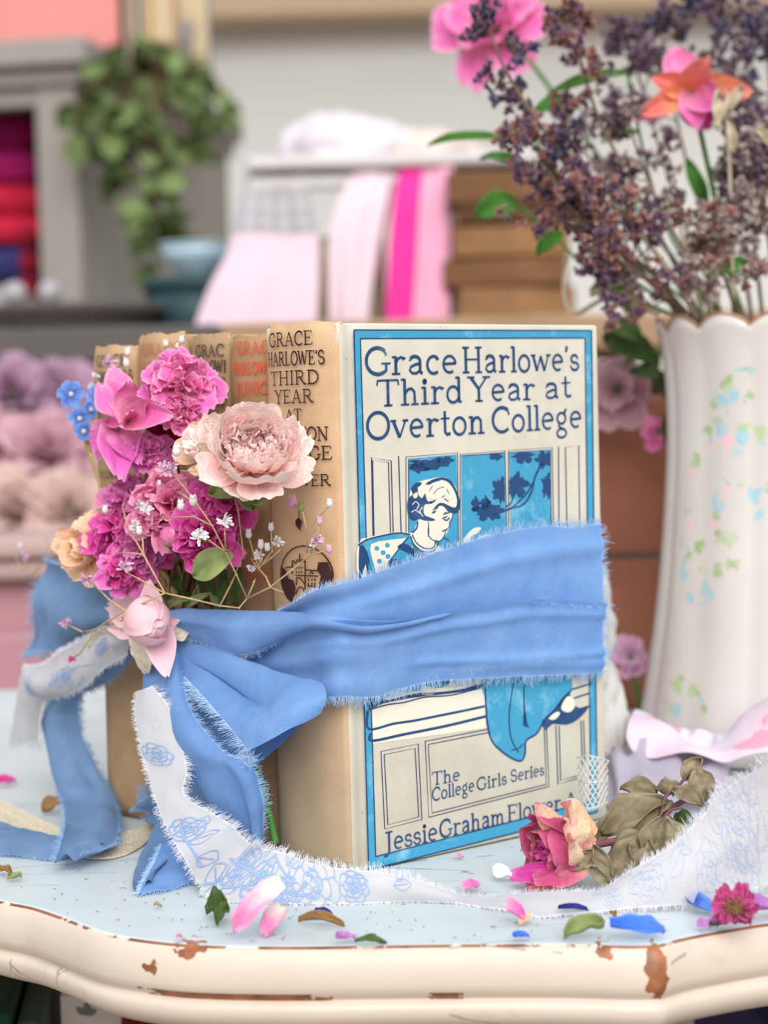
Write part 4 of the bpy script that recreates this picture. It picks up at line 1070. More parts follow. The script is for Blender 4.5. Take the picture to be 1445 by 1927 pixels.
def leaf(mb, base, tip, normal, width, seed=0, curl=.25, nu=12, nv=8, wav=.12, serr=0):
    rr = random.Random(seed); sd = rr.uniform(0, 99)
    ax = tip - base; L = ax.length; a = ax.normalized()
    n = (normal - a * normal.dot(a)).normalized(); b = a.cross(n)
    vs = []
    for i in range(nu + 1):
        u = i / nu
        w = width * .5 * (math.sin(PI * min(1, u * .93 + .05)) ** .8) * (1 if u < .98 else .4)
        if serr: w *= 1 + serr * (1 if i % 2 else -1)
        for j in range(nv + 1):
            v = 2 * j / nv - 1
            z = curl * width * v * v + wav * width * (noise.noise(Vector((u * 3 + sd, v * 2, sd))) * 1.6 + .5 * noise.noise(Vector((u * 9 + sd, v * 5, sd + 4)))) - .05 * width * math.exp(-(v / .18) ** 2) + L * .12 * math.sin(PI * u)
            vs.append(base + a * (L * u) + b * (v * w) + n * z)
    w_ = nv + 1
    mb.add(vs, [(i * w_ + j, (i + 1) * w_ + j, (i + 1) * w_ + j + 1, i * w_ + j + 1) for i in range(nu) for j in range(nv)])
def add_leaf(root, a, b, normal, width, m, seed, name='leaf', **kw):
    mb = MB(); leaf(mb, loc(root, a), loc(root, b), normal, width, seed, **kw)
    return mb.build(name, m, root, True, .0003, sub=1)
# ---- the big pale pink garden rose
C = on_spine(479, 843, .030)
rose = empty('dried_rose', C); tag(rose, 'largest bloom: pale pink many-petalled dried rose lying over the front spine', 'flower')
ax = (TOCAM(C) * .70 + Vector((.08, 0, .56))).normalized()
u_ = .84 / FPX * depth(C)
C0 = C - ax * 62 * u_
rings(rose, C0 - Vector((0, 0, 8 * u_)), ax, [(7, 14 * u_, 86, 118 * u_, 104 * u_, .22, -.35, .17, 0 * u_)], P_PALE, 11, roll0=.5)
rings(rose, C0, ax, [(7, 26 * u_, 58, 116 * u_, 104 * u_, .28, -.55, .14, 0)], P_PALE, 12, roll0=.2)
rings(rose, C0, ax, [(8, 30 * u_, 42, 100 * u_, 84 * u_, .30, -.45, .15, 6 * u_), (9, 30 * u_, 28, 82 * u_, 60 * u_, .34, -.35, .20, 8 * u_)], P_PALE, 13, 'inner_petal')
M = frame_of(ax); rr = random.Random(5); mb = MB()
for k in range(120):
    ph = k * 2.39996; rad = 58 * u_ * math.sqrt((k + .5) / 120)
    d = M @ Vector((math.cos(ph), math.sin(ph), 0)); base = C0 + d * rad + ax * 34 * u_
    tg = M @ Vector((-math.sin(ph), math.cos(ph), 0))
    petal(mb, loc(rose, base), ax + d * .25 + tg * rr.uniform(-.4, .4), -d + tg * rr.uniform(-1, 1), (38 + 18 * rad / (58 * u_)) * u_ * rr.uniform(.8, 1.1), 34 * u_ * rr.uniform(.8, 1.3), .5, rr.uniform(-.6, .6), .30, rr.randrange(10 ** 6), 6, 8, freq=2.6)
mb.build('ruffled_center', P_CORE, rose, True, .0002, True, sub=1)
u_ = 1 / FPX * depth(C)
b = MB(); b.tube([loc(rose, Vector(p)) for p in cr([C0, on_spine(446, 960, .008), on_spine(420, 1080, .005), on_spine(430, 1280, .005), on_spine(480, 1440, .014), on_spine(503, 1520, .018), on_spine(519, 1588, .019)], 8)], .0011, 8, .0014)
b.build('stem', M_GSTEM, rose)
for k, (a, bb, w, m_) in enumerate((((470, 925, .018), (395, 930, .024), .0085, M_LEAF), ((440, 915, .026), (475, 958, .018), .0075, M_LEAF), ((478, 945, .020), (520, 918, .016), .008, M_LEAF), ((420, 900, .018), (372, 955, .014), .005, M_LEAF))):
    add_leaf(rose, on_spine(*a), on_spine(*bb), TOCAM(C) + Vector((0, 0, .5)), w, m_, 30 + k, 'leaf')
# ---- pale bloom tucked behind it
C = on_spine(392, 838, .022)
ros2 = empty('dried_rose', C); tag(ros2, 'smaller tan and pale pink dried rose tucked left of the largest bloom', 'flower')
ax = (TOCAM(C) * .6 + Vector((-.35, 0, .55))).normalized()
C0 = C - ax * 34 * u_
rings(ros2, C0, ax, [(6, 10 * u_, 66, 66 * u_, 66 * u_, .2, -.2, .14, 0)], P_TAN, 21, roll0=.4)
rings(ros2, C0, ax, [(7, 14 * u_, 36, 70 * u_, 52 * u_, .3, -.2, .16, 4 * u_), (9, 8 * u_, 18, 62 * u_, 34 * u_, .4, .2, .28, 6 * u_)], P_PALE, 22, 'inner_petal')
mb = MB(); petal(mb, loc(ros2, on_spine(418, 868, .036)), on_spine(322, 862, .034) - on_spine(418, 868, .036), TOCAM(C), 96 * u_, 70 * u_, .15, .1, .08, 77, base_w=.5)
mb.build('petal', P_TAN, ros2, True, .0003, True, sub=1)
add_stem(ros2, C0, M_STEM, random.Random(3))
# ---- ruffled pink and magenta blooms
ruffled('dried_carnation', 336, 708, .020, 68, P_ORCHID, 'orchid-pink ruffled dried bloom at the very top of the bouquet', seed=3, core=P_PINK, dense=1.3, tilt=(.0, .25))
ruffled('dried_carnation', 346, 772, .022, 40, P_PINK, 'small light pink ruffled bloom between the top bloom and the big pale rose', seed=4, dense=1.1, tilt=(.1, .1))
ruffled('dried_carnation', 282, 846, .024, 40, P_ORCHID, 'small orchid ruffled bloom left of the tan rose', seed=5, tilt=(0, .1))
ruffled('dried_carnation', 238, 928, .026, 50, P_ROSY, 'rosy ruffled bloom at the upper left of the lower magenta cluster', seed=6, core=P_ORCHID, dense=1.2, tilt=(-.2, .2))
ruffled('dried_carnation', 316, 942, .028, 70, P_ROSY, 'wide rosy ruffled bloom in the middle of the lower cluster', seed=7, dense=1.6, tilt=(0, .1))
ruffled('dried_carnation', 226, 1000, .032, 62, P_MAG, 'magenta ruffled bloom beside the peach rose', seed=8, core=P_MAG, dense=1.3, tilt=(-.1, .1))
ruffled('dried_carnation', 262, 1034, .030, 52, P_MAG, 'deep magenta ruffled bloom above the pink fabric rosebud', seed=9, core=P_ORCHID, dense=1.2, tilt=(.1, -.1))
ruffled('dried_carnation', 234, 1078, .036, 42, P_ORCHID, 'lowest orchid-magenta bloom hanging over the blue bow wing', seed=10, core=P_MAG, dense=.9, tilt=(0, -.3))
ruffled('dried_carnation', 392, 1005, .026, 60, P_MAG, 'deep magenta bloom with a white blossom on it, above the round green leaf', seed=11, core=P_MAG, dense=1.1, tilt=(.2, 0))
ruffled('dried_carnation', 418, 938, .018, 56, P_MAG, 'deep magenta bloom in the shade under the big pale rose', seed=12, core=P_MAG, dense=.9, tilt=(.1, .1))
# dark crimson petals in the gap under the top bloom
C = on_spine(312, 800, .012)
dk = empty('dried_rose', C); tag(dk, 'dark crimson dried rose in the gap below the top bloom', 'flower')
ax = TOCAM(C)
rings(dk, C - ax * 20 * u_, ax, [(5, 4 * u_, 62, 48 * u_, 46 * u_, .3, 0, .12, 0), (4, 3 * u_, 36, 44 * u_, 40 * u_, .3, 0, .12, 2 * u_)], P_CRIM, 31)
add_stem(dk, C, M_BSTEM, random.Random(8))
# open smooth-petalled flower on the left
CRUMP = .12
def open_flower(px, py, off, petals, m, label, seed, cupax=None):
    C = on_spine(px, py, off); root = empty('dried_larkspur', C); tag(root, label, 'flower')
    for k, (tx, ty, toff, wpx, cup, bend, pt) in enumerate(petals):
        T = on_spine(tx, ty, toff); mb = MB(); d = T - C
        petal(mb, loc(root, C), d, TOCAM(C) + Vector((0, 0, .2)), d.length, wpx * u_, cup, bend, .17, seed * 50 + k, 9, 9, tipw=.3, base_w=.35, point=pt)
        mb.build('petal', m, root, True, .00025, True, sub=1)
    b = MB()
    for k in range(12):
        rr = random.Random(k + seed); p = loc(root, C) + TOCAM(C) * .001
        b.tube([p, p + (TOCAM(C) + Vector((rr.uniform(-.6, .6), rr.uniform(-.6, .6), rr.uniform(-.6, .6)))).normalized() * 12 * u_], .0002, 4, .0003)
    b.build('stamens', M_STEM, root)
    add_stem(root, C + BE * .001, M_STEM, random.Random(seed))
    return root
open_flower(240, 792, .028, [(204, 738, .026, 84, .3, -.3, .05), (246, 712, .030, 70, .3, -.2, .1), (290, 746, .030, 74, .25, -.2, .1), (304, 776, .034, 64, .3, .2, .1), (216, 694, .016, 64, .2, 0, 0), (196, 790, .030, 36, .2, .2, .2), (232, 760, .040, 40, .4, -.2, .2)], P_PINK, 'bright pink open flower with smooth pointed petals, upper left of the bouquet', 41)
open_flower(222, 806, .024, [(186, 856, .034, 92, .35, .3, .0), (226, 868, .040, 92, .3, .3, .05), (256, 854, .032, 74, .3, .2, .0), (206, 868, .028, 44, .2, .3, 0), (176, 806, .018, 36, .2, .2, 0)], P_ORCHID, 'orchid-pink drooping flower with two broad petals under the bright pink one', 42)
CRUMP = .06
# peach rose on the left edge
C = on_spine(164, 1034, .034)
pe = empty('dried_rose', C); tag(pe, 'peach and buff dried rose at the lower left edge of the bouquet', 'flower')
ax = (TOCAM(C) * .6 + Vector((-.55, 0, .1))).normalized(); C0 = C - ax * 26 * u_
rings(pe, C0, ax, [(6, 8 * u_, 70, 74 * u_, 72 * u_, .25, .3, .16, 0), (6, 14 * u_, 40, 78 * u_, 70 * u_, .35, -.25, .14, 2 * u_)], P_PEACH, 51)
rings(pe, C0, ax, [(6, 8 * u_, 18, 62 * u_, 44 * u_, .5, -.3, .14, 4 * u_)], P_PEACH, 52, 'inner_petal')
mb = MB(); petal(mb, loc(pe, on_spine(172, 1062, .034)), on_spine(118, 1072, .03) - on_spine(172, 1062, .034), Vector((0, -.3, 1)), 60 * u_, 40 * u_, .1, .2, .12, 7)
mb.build('petal', P_PEACH, pe, True, .0003, True, sub=1)
add_stem(pe, C0, M_STEM, random.Random(4))
# pink bud in the middle
C = on_spine(318, 1010, .036)
bd = empty('rosebud', C); tag(bd, 'small closed pink bud under the wide rosy bloom', 'flower')
mb = MB(); mb.ball((0, 0, 0), 19 * u_, None, 12, 9, 1.1); mb.c = [(.6, .2, .5, 1)] * len(mb.v); mb.build('bud', P_ROSY, bd, True, 0, True)
rings(bd, C - Vector((0, 0, 16 * u_)), Vector((.2, -.3, 1)), [(4, 6 * u_, 24, 32 * u_, 26 * u_, .5, -.5, .1, 0)], P_PINK, 61)
for k in range(4):
    add_leaf(bd, C + Vector((0, 0, -20 * u_)), C + Vector((math.cos(k * 1.6) * 16 * u_, math.sin(k * 1.6) * 16 * u_, -4 * u_)), TOCAM(C), 12 * u_, M_LEAF, k, 'sepal')
add_stem(bd, C + Vector((0, 0, -18 * u_)), M_BSTEM, random.Random(6))
# blue larkspur sprig at the far left
C = on_spine(160, 800, .012)
bl = empty('dried_larkspur', C); tag(bl, 'blue larkspur sprig at the far upper left of the bouquet', 'flower')
for k, (px, py, off, rpx, m_) in enumerate(((134, 742, .008, 30, P_BLUE), (190, 748, .012, 30, P_BLUE), (150, 788, .012, 26, P_BLUE), (158, 812, .012, 20, P_BLUE), (172, 770, .008, 20, P_BLUE))):
    c_ = on_spine(px, py, off); b = MB(); rr = random.Random(k)
    for j in range(6):
        a_ = j * 1.047 + rr.uniform(-.3, .3); d = (_r * math.cos(a_) + _u * math.sin(a_) + TOCAM(c_) * .5)
        petal(b, loc(bl, c_), d, TOCAM(c_), rpx * u_ * 1.05, rpx * u_ * .9, .2, .3, .12, k * 10 + j, 6, 6)
    b.build('floret', m_, bl, True, .0002, True, sub=1)
    b = MB(); b.ball(loc(bl, c_ + TOCAM(c_) * .0015), 6 * u_, None, 8, 6); b.c = [(.5, .5, .5, 1)] * len(b.v); b.build('floret_eye', P_WHITE, bl, True, 0, True)
b = MB()
for pts in ([(140, 760, .006), (165, 830, .008), (185, 900, .008), (205, 990, .008), (260, 1120, .010)], [(150, 800, .010), (168, 850, .008), (186, 905, .008)], [(192, 752, .01), (180, 800, .008), (172, 850, .008)]):
    b.tube([loc(bl, on_spine(*p)) for p in pts], .0008, 6)
b.build('stem', M_STEM, bl)
# leaves standing in the bouquet: olive round one, dark fillers
C = on_spine(400, 1070, .03)
lv = empty('leafy_sprig', on_spine(360, 1130, .012)); tag(lv, 'sprig of dark and olive leaves filling the base of the bouquet above the blue knot', 'leaves')
add_leaf(lv, on_spine(438, 1042, .026), on_spine(366, 1084, .032), TOCAM(C) + Vector((0, 0, .3)), 62 * u_, M_LEAF, 3, 'leaf', curl=.12, wav=.08)
for k, (a, bb, w, m_) in enumerate((((330, 1130, .010), (330, 1060, .014), 26, M_BLEAF), ((360, 1140, .012), (352, 1070, .012), 34, M_DLEAF), ((390, 1140, .012), (384, 1072, .010), 40, M_DLEAF), ((410, 1138, .012), (425, 1085, .008), 26, M_DLEAF), ((345, 1120, .014), (322, 1080, .014), 22, M_DLEAF), ((350, 1142, .016), (398, 1116, .016), 18, M_LEAF), ((330, 1138, .014), (300, 1095, .010), 30, M_DLEAF), ((370, 1136, .010), (372, 1100, .018), 20, M_LEAF), ((318, 1145, .012), (280, 1110, .012), 24, M_DLEAF), ((318, 1146, .013), (364, 1126, .018), 20, M_LEAF), ((410, 1140, .012), (395, 1118, .016), 16, M_LEAF), ((300, 1120, .01), (318, 1050, .01), 36, M_BLEAF), ((440, 1138, .008), (450, 1060, .006), 26, M_DLEAF))):
    add_leaf(lv, on_spine(*a), on_spine(*bb), TOCAM(C) + Vector((0, 0, .2)), w * u_, m_, 100 + k, 'leaf')
b = MB()
for pts in ([(330, 1150, .012), (345, 1080, .010), (325, 1040, .012)], [(365, 1150, .012), (362, 1090, .014), (352, 1050, .014)], [(400, 1148, .012), (375, 1080, .012), (372, 1050, .012)]):
    b.tube([loc(lv, on_spine(*p)) for p in cr(pts, 5)], .0008, 6)
b.build('stem', M_BSTEM, lv)
# ---- baby's breath
def blossom(root, c, r_, m, kind, seed):
    rr = random.Random(seed); b = MB()
    if kind == 'bud':
        r_ *= .78; b.ball(loc(root, c), r_, None, 9, 7, 1.15); b.c = [(.7, .2, rr.random(), 1)] * len(b.v)
        for j in range(4):
            a_ = j * 1.57; d = Vector((math.cos(a_), math.sin(a_), .9)); petal(b, loc(root, c) - Vector((0, 0, r_ * .8)), d, Vector((0, 0, 1)) - d * .3, r_ * 2.2, r_ * 1.5, .6, -.8, .1, seed + j, 4, 4)
    else:
        for j in range(26):
            d = Vector((rr.gauss(0, 1), rr.gauss(0, 1) - .3, rr.gauss(.4, 1))).normalized()
            tg = d.cross(Vector((.3, .5, .8))).normalized()
            petal(b, loc(root, c), d, tg, r_ * rr.uniform(.7, 1.15), r_ * .42, .3, .6, .2, seed * 31 + j, 3, 3)
    b.build('blossom', m, root, True, 0, True)
    return root
def gyps(label, lines, flowers, seed, name='babys_breath'):
    base = on_spine(*lines[0][0])
    root = empty(name, base); tag(root, label, 'flower')
    b = MB()
    for L_ in lines:
        pts = [loc(root, on_spine(*p)) for p in L_]
        b.tube(pts, .00034, 6, .00026)
        for p in pts[1:-1]: b.ball(p, .0005, None, 6, 4)
    b.build('stem', M_STEM, root)
    for k, (px, py, off, rpx, m, kind) in enumerate(flowers):
        blossom(root, on_spine(px, py, off), rpx * u_, m, kind, seed * 100 + k)
    return root
WH, LI, CR = P_WHITE, P_LILAC, P_ROSY
gyps('tan baby\'s breath sprig arching over the pink fabric rosebud to the left', [[(310, 1116, .042), (272, 1134, .044), (236, 1149, .046), (205, 1168, .044), (177, 1185, .042), (155, 1189, .040)], [(236, 1149, .046), (205, 1128, .044), (185, 1108, .042), (166, 1092, .040)], [(177, 1185, .042), (160, 1215, .040), (150, 1230, .040), (135, 1240, .04)], [(155, 1189, .040), (124, 1174, .038)], [(310, 1116, .042), (290, 1080, .042), (270, 1043, .040), (248, 1005, .040), (236, 975, .038), (230, 950, .036)], [(310, 1116, .042), (262, 1090, .044), (240, 1078, .042)], [(236, 1149, .046), (232, 1160, .046), (228, 1164, .046)], [(270, 1043, .04), (268, 1005, .038), (262, 990, .036)], [(270, 1043, .040), (235, 1040, .040), (218, 1042, .038)]],
     [(123, 1173, .038, 13, LI, 'o'), (134, 1242, .040, 11, CR, 'o'), (163, 1089, .040, 15, LI, 'o'), (235, 1066, .042, 16, LI, 'o'), (228, 1166, .046, 5, M_STEM, 'bud'), (252, 996, .040, 10, WH, 'o'), (262, 950, .040, 13, WH, 'o'), (198, 960, .036, 9, WH, 'bud')], 1)
gyps('long baby\'s breath sprig crossing in front of the magenta blooms', [[(310, 1116, .040), (360, 1127, .034), (414, 1140, .026), (450, 1144, .020), (465, 1126, .018)], [(465, 1126, .018), (445, 1082, .024), (425, 1040, .030), (400, 990, .034), (372, 950, .036), (345, 915, .036), (324, 890, .034)], [(414, 1140, .026), (436, 1096, .022), (458, 1042, .016), (448, 960, .016), (440, 930, .018), (424, 905, .024)], [(400, 990, .034), (365, 972, .036), (300, 975, .038)], [(372, 950, .036), (350, 935, .036), (335, 925, .036)], [(425, 1040, .030), (423, 1005, .034), (424, 985, .034)], [(425, 1040, .03), (395, 1018, .034), (380, 1010, .036)], [(424, 905, .024), (380, 888, .034), (340, 886, .036)]],
     [(310, 884, .036, 18, LI, 'o'), (326, 878, .034, 13, LI, 'o'), (340, 952, .038, 10, WH, 'bud'), (364, 944, .036, 11, WH, 'bud'), (425, 982, .036, 16, WH, 'o'), (376, 1008, .038, 18, WH, 'o'), (300, 910, .036, 6, WH, 'bud'), (276, 958, .038, 14, WH, 'o'), (256, 985, .04, 10, WH, 'o'), (262, 1000, .04, 9, WH, 'bud'), (332, 850, .040, 11, WH, 'bud')], 2)
gyps('baby\'s breath sprig with tiny white buds against the front spine and its round emblem', [[(465, 1126, .018), (509, 1105, .016), (550, 1072, .014), (585, 1043, .012), (600, 1040, .012), (618, 1034, .012)], [(465, 1126, .018), (478, 1095, .016), (488, 1068, .014), (478, 1045, .014), (468, 1010, .014)], [(509, 1105, .016), (500, 1085, .014), (478, 1060, .014), (472, 1050, .014)], [(488, 1068, .014), (510, 1050, .012), (528, 1034, .012)], [(585, 1043, .012), (590, 1022, .012), (598, 1005, .012), (601, 986, .012)], [(578, 1040, .012), (577, 1000, .012), (600, 972, .012), (620, 952, .012)], [(577, 1000, .012), (570, 965, .012), (555, 950, .012)], [(509, 1105, .016), (520, 1110, .014), (534, 1115, .012)], [(488, 1068, .014), (512, 1038, .012), (510, 996, .012)], [(488, 1068, .014), (490, 1045, .014), (492, 1030, .014)]],
     [(468, 1006, .014, 9, WH, 'bud'), (510, 993, .012, 8, WH, 'bud'), (491, 1026, .014, 9, WH, 'bud'), (503, 1031, .014, 8, WH, 'bud'), (485, 1048, .014, 14, WH, 'o'), (473, 1070, .014, 10, WH, 'o'), (522, 1020, .012, 13, WH, 'o'), (550, 946, .012, 12, LI, 'bud'), (566, 956, .012, 9, M_LEAF, 'bud'), (601, 982, .012, 8, LI, 'bud'), (620, 948, .012, 8, WH, 'bud'), (596, 1016, .012, 13, LI, 'o'), (590, 1024, .012, 10, WH, 'o'), (619, 1035, .012, 8, LI, 'bud')], 3)
gyps('baby\'s breath sprig with pale blossoms at the top left, in front of the far spines', [[(250, 800, .006), (232, 740, .008), (212, 700, .008), (206, 690, .008)], [(232, 740, .008), (240, 700, .008), (240, 668, .008)], [(260, 780, .006), (300, 690, .008), (312, 650, .008)], [(300, 690, .008), (330, 660, .008), (341, 642, .008)], [(232, 760, .008), (196, 735, .01), (180, 712, .01)]],
     [(208, 684, .008, 20, LI, 'o'), (240, 664, .008, 9, WH, 'bud'), (238, 684, .008, 10, WH, 'bud'), (312, 648, .008, 8, WH, 'bud'), (342, 641, .008, 8, WH, 'bud'), (180, 708, .01, 10, WH, 'o'), (334, 652, .008, 6, WH, 'bud'), (172, 728, .01, 10, WH, 'o')], 4)
gyps('stray baby\'s breath twig reaching out at the far left, past the peach rose', [[(170, 1060, .010), (120, 1050, -.002), (104, 1044, -.006), (80, 1062, -.01), (52, 1088, -.014)], [(104, 1044, -.006), (92, 1024, -.01), (86, 1012, -.012)], [(80, 1062, -.01), (40, 1072, -.014), (30, 1050, -.018), (38, 1036, -.018)]],
     [(46, 1046, -.018, 13, LI, 'o'), (38, 1028, -.02, 7, WH, 'bud')], 5)
# ---- pink fabric rosebud at the knot with its lace
M_LACE = plain('cream_lace', srgb(228, 214, 190), .95, .05, .3, 900)
C = on_spine(278, 1168, .040)
fr = empty('fabric_rosebud', C); tag(fr, 'pale pink fabric rosebud with pointed cloth petals, pinned on the bow knot', 'fabric flower')
mb = MB(); Mx = frame_of((Vector((.25, -.5, -.12))))
for i in range(13):
    for j in range(22):
        th = PI * i / 12; a_ = 2 * PI * j / 22
        rr_ = 44 * u_ * (1 + .05 * noise.noise(Vector((math.cos(a_) * 2, math.sin(a_) * 2, i * .4))) + .04 * math.sin(a_ * 3 + i))
        mb.v.append(Mx @ Vector((rr_ * math.sin(th) * math.cos(a_), rr_ * math.sin(th) * math.sin(a_), rr_ * 1.12 * math.cos(th)))); mb.c.append((.5, .1, .5, 1))
mb.f = [(i * 22 + j, (i + 1) * 22 + j, (i + 1) * 22 + (j + 1) % 22, i * 22 + (j + 1) % 22) for i in range(12) for j in range(22)]
mb.build('bud', P_FAB, fr, True, 0, True)
for k, (a, T, w, cup, bend) in enumerate((((270, 1160, .030), (194, 1138, .030), 74, .12, .1), ((270, 1180, .030), (200, 1178, .032), 54, .2, .1), ((296, 1172, .032), (312, 1272, .036), 66, .1, .05), ((288, 1160, .030), (279, 1092, .032), 50, .12, .05), ((298, 1180, .030), (328, 1170, .030), 54, .2, .3))):
    A, B = on_spine(*a), on_spine(*T); mb = MB(); d = B - A
    petal(mb, loc(fr, A), d, TOCAM(C), d.length, w * u_, cup, bend, .07, 900 + k, 9, 9, tipw=.3, base_w=.55, point=.55 if k < 5 else .1)
    mb.build('petal', P_FAB, fr, True, .0003, True, sub=1)
for k, (a0, a1, t0, t1, rk) in enumerate(((-1.2, 1.5, .5, 2.9, 1.06), (1.0, 3.6, .3, 2.6, 1.09), (3.0, 5.6, .6, 2.9, 1.12))):
    mb = MB(); n1, n2 = 14, 12
    for i in range(n2 + 1):
        for j in range(n1 + 1):
            v = j / n1; th = t0 + (t1 - t0) * i / n2 + .12 * math.sin(v * 5 + k); a_ = a0 + (a1 - a0) * v
            r_ = 44 * u_ * (rk + .03 * math.sin(i * .7 + j * .5) + .10 * (max(0, v - .75) / .25) ** 2)
            mb.v.append(Mx @ Vector((r_ * math.sin(th) * math.cos(a_), r_ * math.sin(th) * math.sin(a_), r_ * 1.1 * math.cos(th)))); mb.c.append((.5, v ** 8 * .8, .5, 1))
    mb.f = [(i * (n1 + 1) + j, (i + 1) * (n1 + 1) + j, (i + 1) * (n1 + 1) + j + 1, i * (n1 + 1) + j + 1) for i in range(n2) for j in range(n1)]
    mb.build('wrapped_petal', P_FAB, fr, True, .0003, True, sub=1)
def lace(name, secs, label=None, root=None, holes=True, nu=8, nv=10, scallop=0):
    r_ = Ribbon(secs, nu, nv, [], (.0003, 80), 5)
    mbv, W_ = MB(), r_.wid
    o = None
    # openwork: crossing threads on the strip's own surface, corded edges
    L = r_.U[-1]; step = .0034
    n = max(6, int(L / step))
    P_ = lambda u, v: r_.S(u, v) - root.location
    for k in range(-n, n + 1):
        for sgn in (1, -1):
            pts = []
            for i in range(9):
                v = i / 8; u = (k * step + sgn * v * W_) / L if sgn > 0 else (k * step + (1 - v) * W_) / L
                if 0 <= u <= 1: pts.append(P_(u, v))
            if len(pts) > 1: mbv.tube(pts, .00030, 4, None, False)
    for v in (0, 1, .5):
        mbv.tube([P_(i / 60, v) for i in range(61)], .00028, 5)
    m_ = int(L / .0016)
    for k in range(m_):
        u = k / m_
        for v, dv in ((1, .12),):
            pts = [P_(u + t_ * .9 / m_, 1) + (P_(u, 1) - P_(u, .8)).normalized() * math.sin(PI * t_) * scallop for t_ in [i / 6 for i in range(7)]]
            if scallop: mbv.tube(pts, .00022, 4)
    return mbv.build(name, M_LACE, root)
kl = empty('lace_ribbon', on_spine(250, 1200, .026)); tag(kl, 'cream lace trim looped under the fabric rosebud at the knot', 'lace')
rA = Ribbon([(on_spine(242, 1196, .032), on_spine(266, 1190, .036)), (on_spine(245, 1222, .034), on_spine(284, 1226, .038)), (on_spine(256, 1246, .034), on_spine(284, 1254, .036)), (on_spine(272, 1268, .032), on_spine(280, 1268, .032))], 6, 10, [], (.0008, 300), 4)
rA.build('hanging_end', M_LACE, kl, .0006)
rB = Ribbon([(on_spine(163, 1216, .028), on_spine(170, 1222, .026)), (on_spine(178, 1190, .030), on_spine(190, 1200, .027)), (on_spine(205, 1178, .032), on_spine(212, 1190, .028)), (on_spine(240, 1182, .032), on_spine(240, 1196, .030))], 6, 8, [], (.0008, 300), 6)
rB.build('loop', M_LACE, kl, .0006)
rC = Ribbon([(on_spine(318, 1172, .024), on_spine(318, 1200, .026)), (on_spine(340, 1178, .022), on_spine(338, 1206, .026)), (on_spine(358, 1188, .020), on_spine(346, 1206, .024))], 6, 8, [], (.0008, 300), 8)
rC.build('loop', M_LACE, kl, .0006)
lt = empty('lace_ribbon', on_z(200, 1590, 0)); tag(lt, 'cream lace strip lying on the table behind the trailing blue tail', 'lace')
lace('lace_strip', [(on_z(-60, 1490, .003), on_z(-60, 1545, .001)), (on_z(10, 1510, .004), on_z(0, 1545, .001)), (on_z(60, 1535, .003), on_z(55, 1570, .001)), (on_z(115, 1560, .002), on_z(105, 1600, .001)), (on_z(160, 1575, .002), on_z(170, 1614, .0008)), (on_z(215, 1570, .002), on_z(220, 1612, .0008)), (on_z(260, 1560, .003), on_z(266, 1590, .001)), (on_z(285, 1545, .004), on_z(298, 1556, .002))], root=lt, scallop=.0009)
CRUMP = .11
# ------------------------------------------------------------------ dried rose lying on the table at the right
u2 = 1 / FPX * .655
C = on_z(1052, 1668, .0005) + Vector((0, .004, .0125))
def P(px, py, d=None): return at(px, py, d if d else depth(C))
lr = empty('dried_rose', on_z(1060, 1672, 0)); tag(lr, 'pink and cream dried rose lying on its side before the cream book', 'flower')
Bz = P(1112, 1585, depth(C) + .004); Tp = P(985, 1612, depth(C) - .008)
ax = (Tp - Bz).normalized()
rr = random.Random(2)
M = frame_of(ax)
Rr = 74 * u2
# closed goblet of wrapped petals, opening to the lower left
def wrapped(mb, ph0, span, r0, r1, L, z0, flare, seed, ruf=.12, nu=10, nv=14):
    sd = seed * 3.7
    vs, cs = [], []
    tone = random.Random(seed).random()
    for i in range(nu + 1):
        u = i / nu
        for j in range(nv + 1):
            v = 2 * j / nv - 1
            edge = 1 - .30 * abs(v) ** 3
            wprof = min(1, .25 + 1.3 * u)
            a = ph0 + v * span * .5 * wprof
            n1 = noise.noise(Vector((u * 2.3 + sd, v * 2.5, sd))); n2 = noise.noise(Vector((u * 5 + sd, v * 6, sd + 3)))
            r_ = r0 + (r1 - r0) * math.sin(min(1, u * 1.25) * PI / 2) + flare * max(0, u - .72) / .28
            r_ += Rr * ruf * (n1 + .5 * n2 + .35 * noise.noise(Vector((u * 11 + sd, v * 13, sd)))) * (.3 + u)
            z = z0 + L * u * edge * (1 + .10 * n1)
            vs.append(loc(lr, Bz) + M @ Vector((math.cos(a) * r_, math.sin(a) * r_, z)))
            cs.append((u, max(abs(v) ** 4, u ** 6) * .8, tone, 1))
    w = nv + 1
    mb.add(vs, [(i * w + j, (i + 1) * w + j, (i + 1) * w + j + 1, i * w + j + 1) for i in range(nu) for j in range(nv)], cs)
for k in range(5):
    mb = MB(); wrapped(mb, k * 1.2566 + .3, 1.9, Rr * .30, Rr * .92, Rr * 1.72, 0, Rr * (.10 if k % 2 else -.12), 10 + k)
    mb.build('petal', P_ROSE, lr, True, .0003, True, sub=1)
for k in range(5):
    mb = MB(); wrapped(mb, k * 1.2566 + .9, 1.8, Rr * .22, Rr * .70, Rr * 1.62, Rr * .06, -Rr * .15, 30 + k, .14)
    mb.build('inner_petal', P_ROSE, lr, True, .0003, True, sub=1)
mb = MB()
for k in range(7):
    wrapped(mb, k * .9 + .2, 1.6, Rr * .12, Rr * (.22 + .05 * (k % 3)), Rr * 1.5, Rr * .1, 0, 50 + k, .14, 8, 8)
mb.build('inner_petal', P_MAG, lr, True, .0003, True, sub=1)
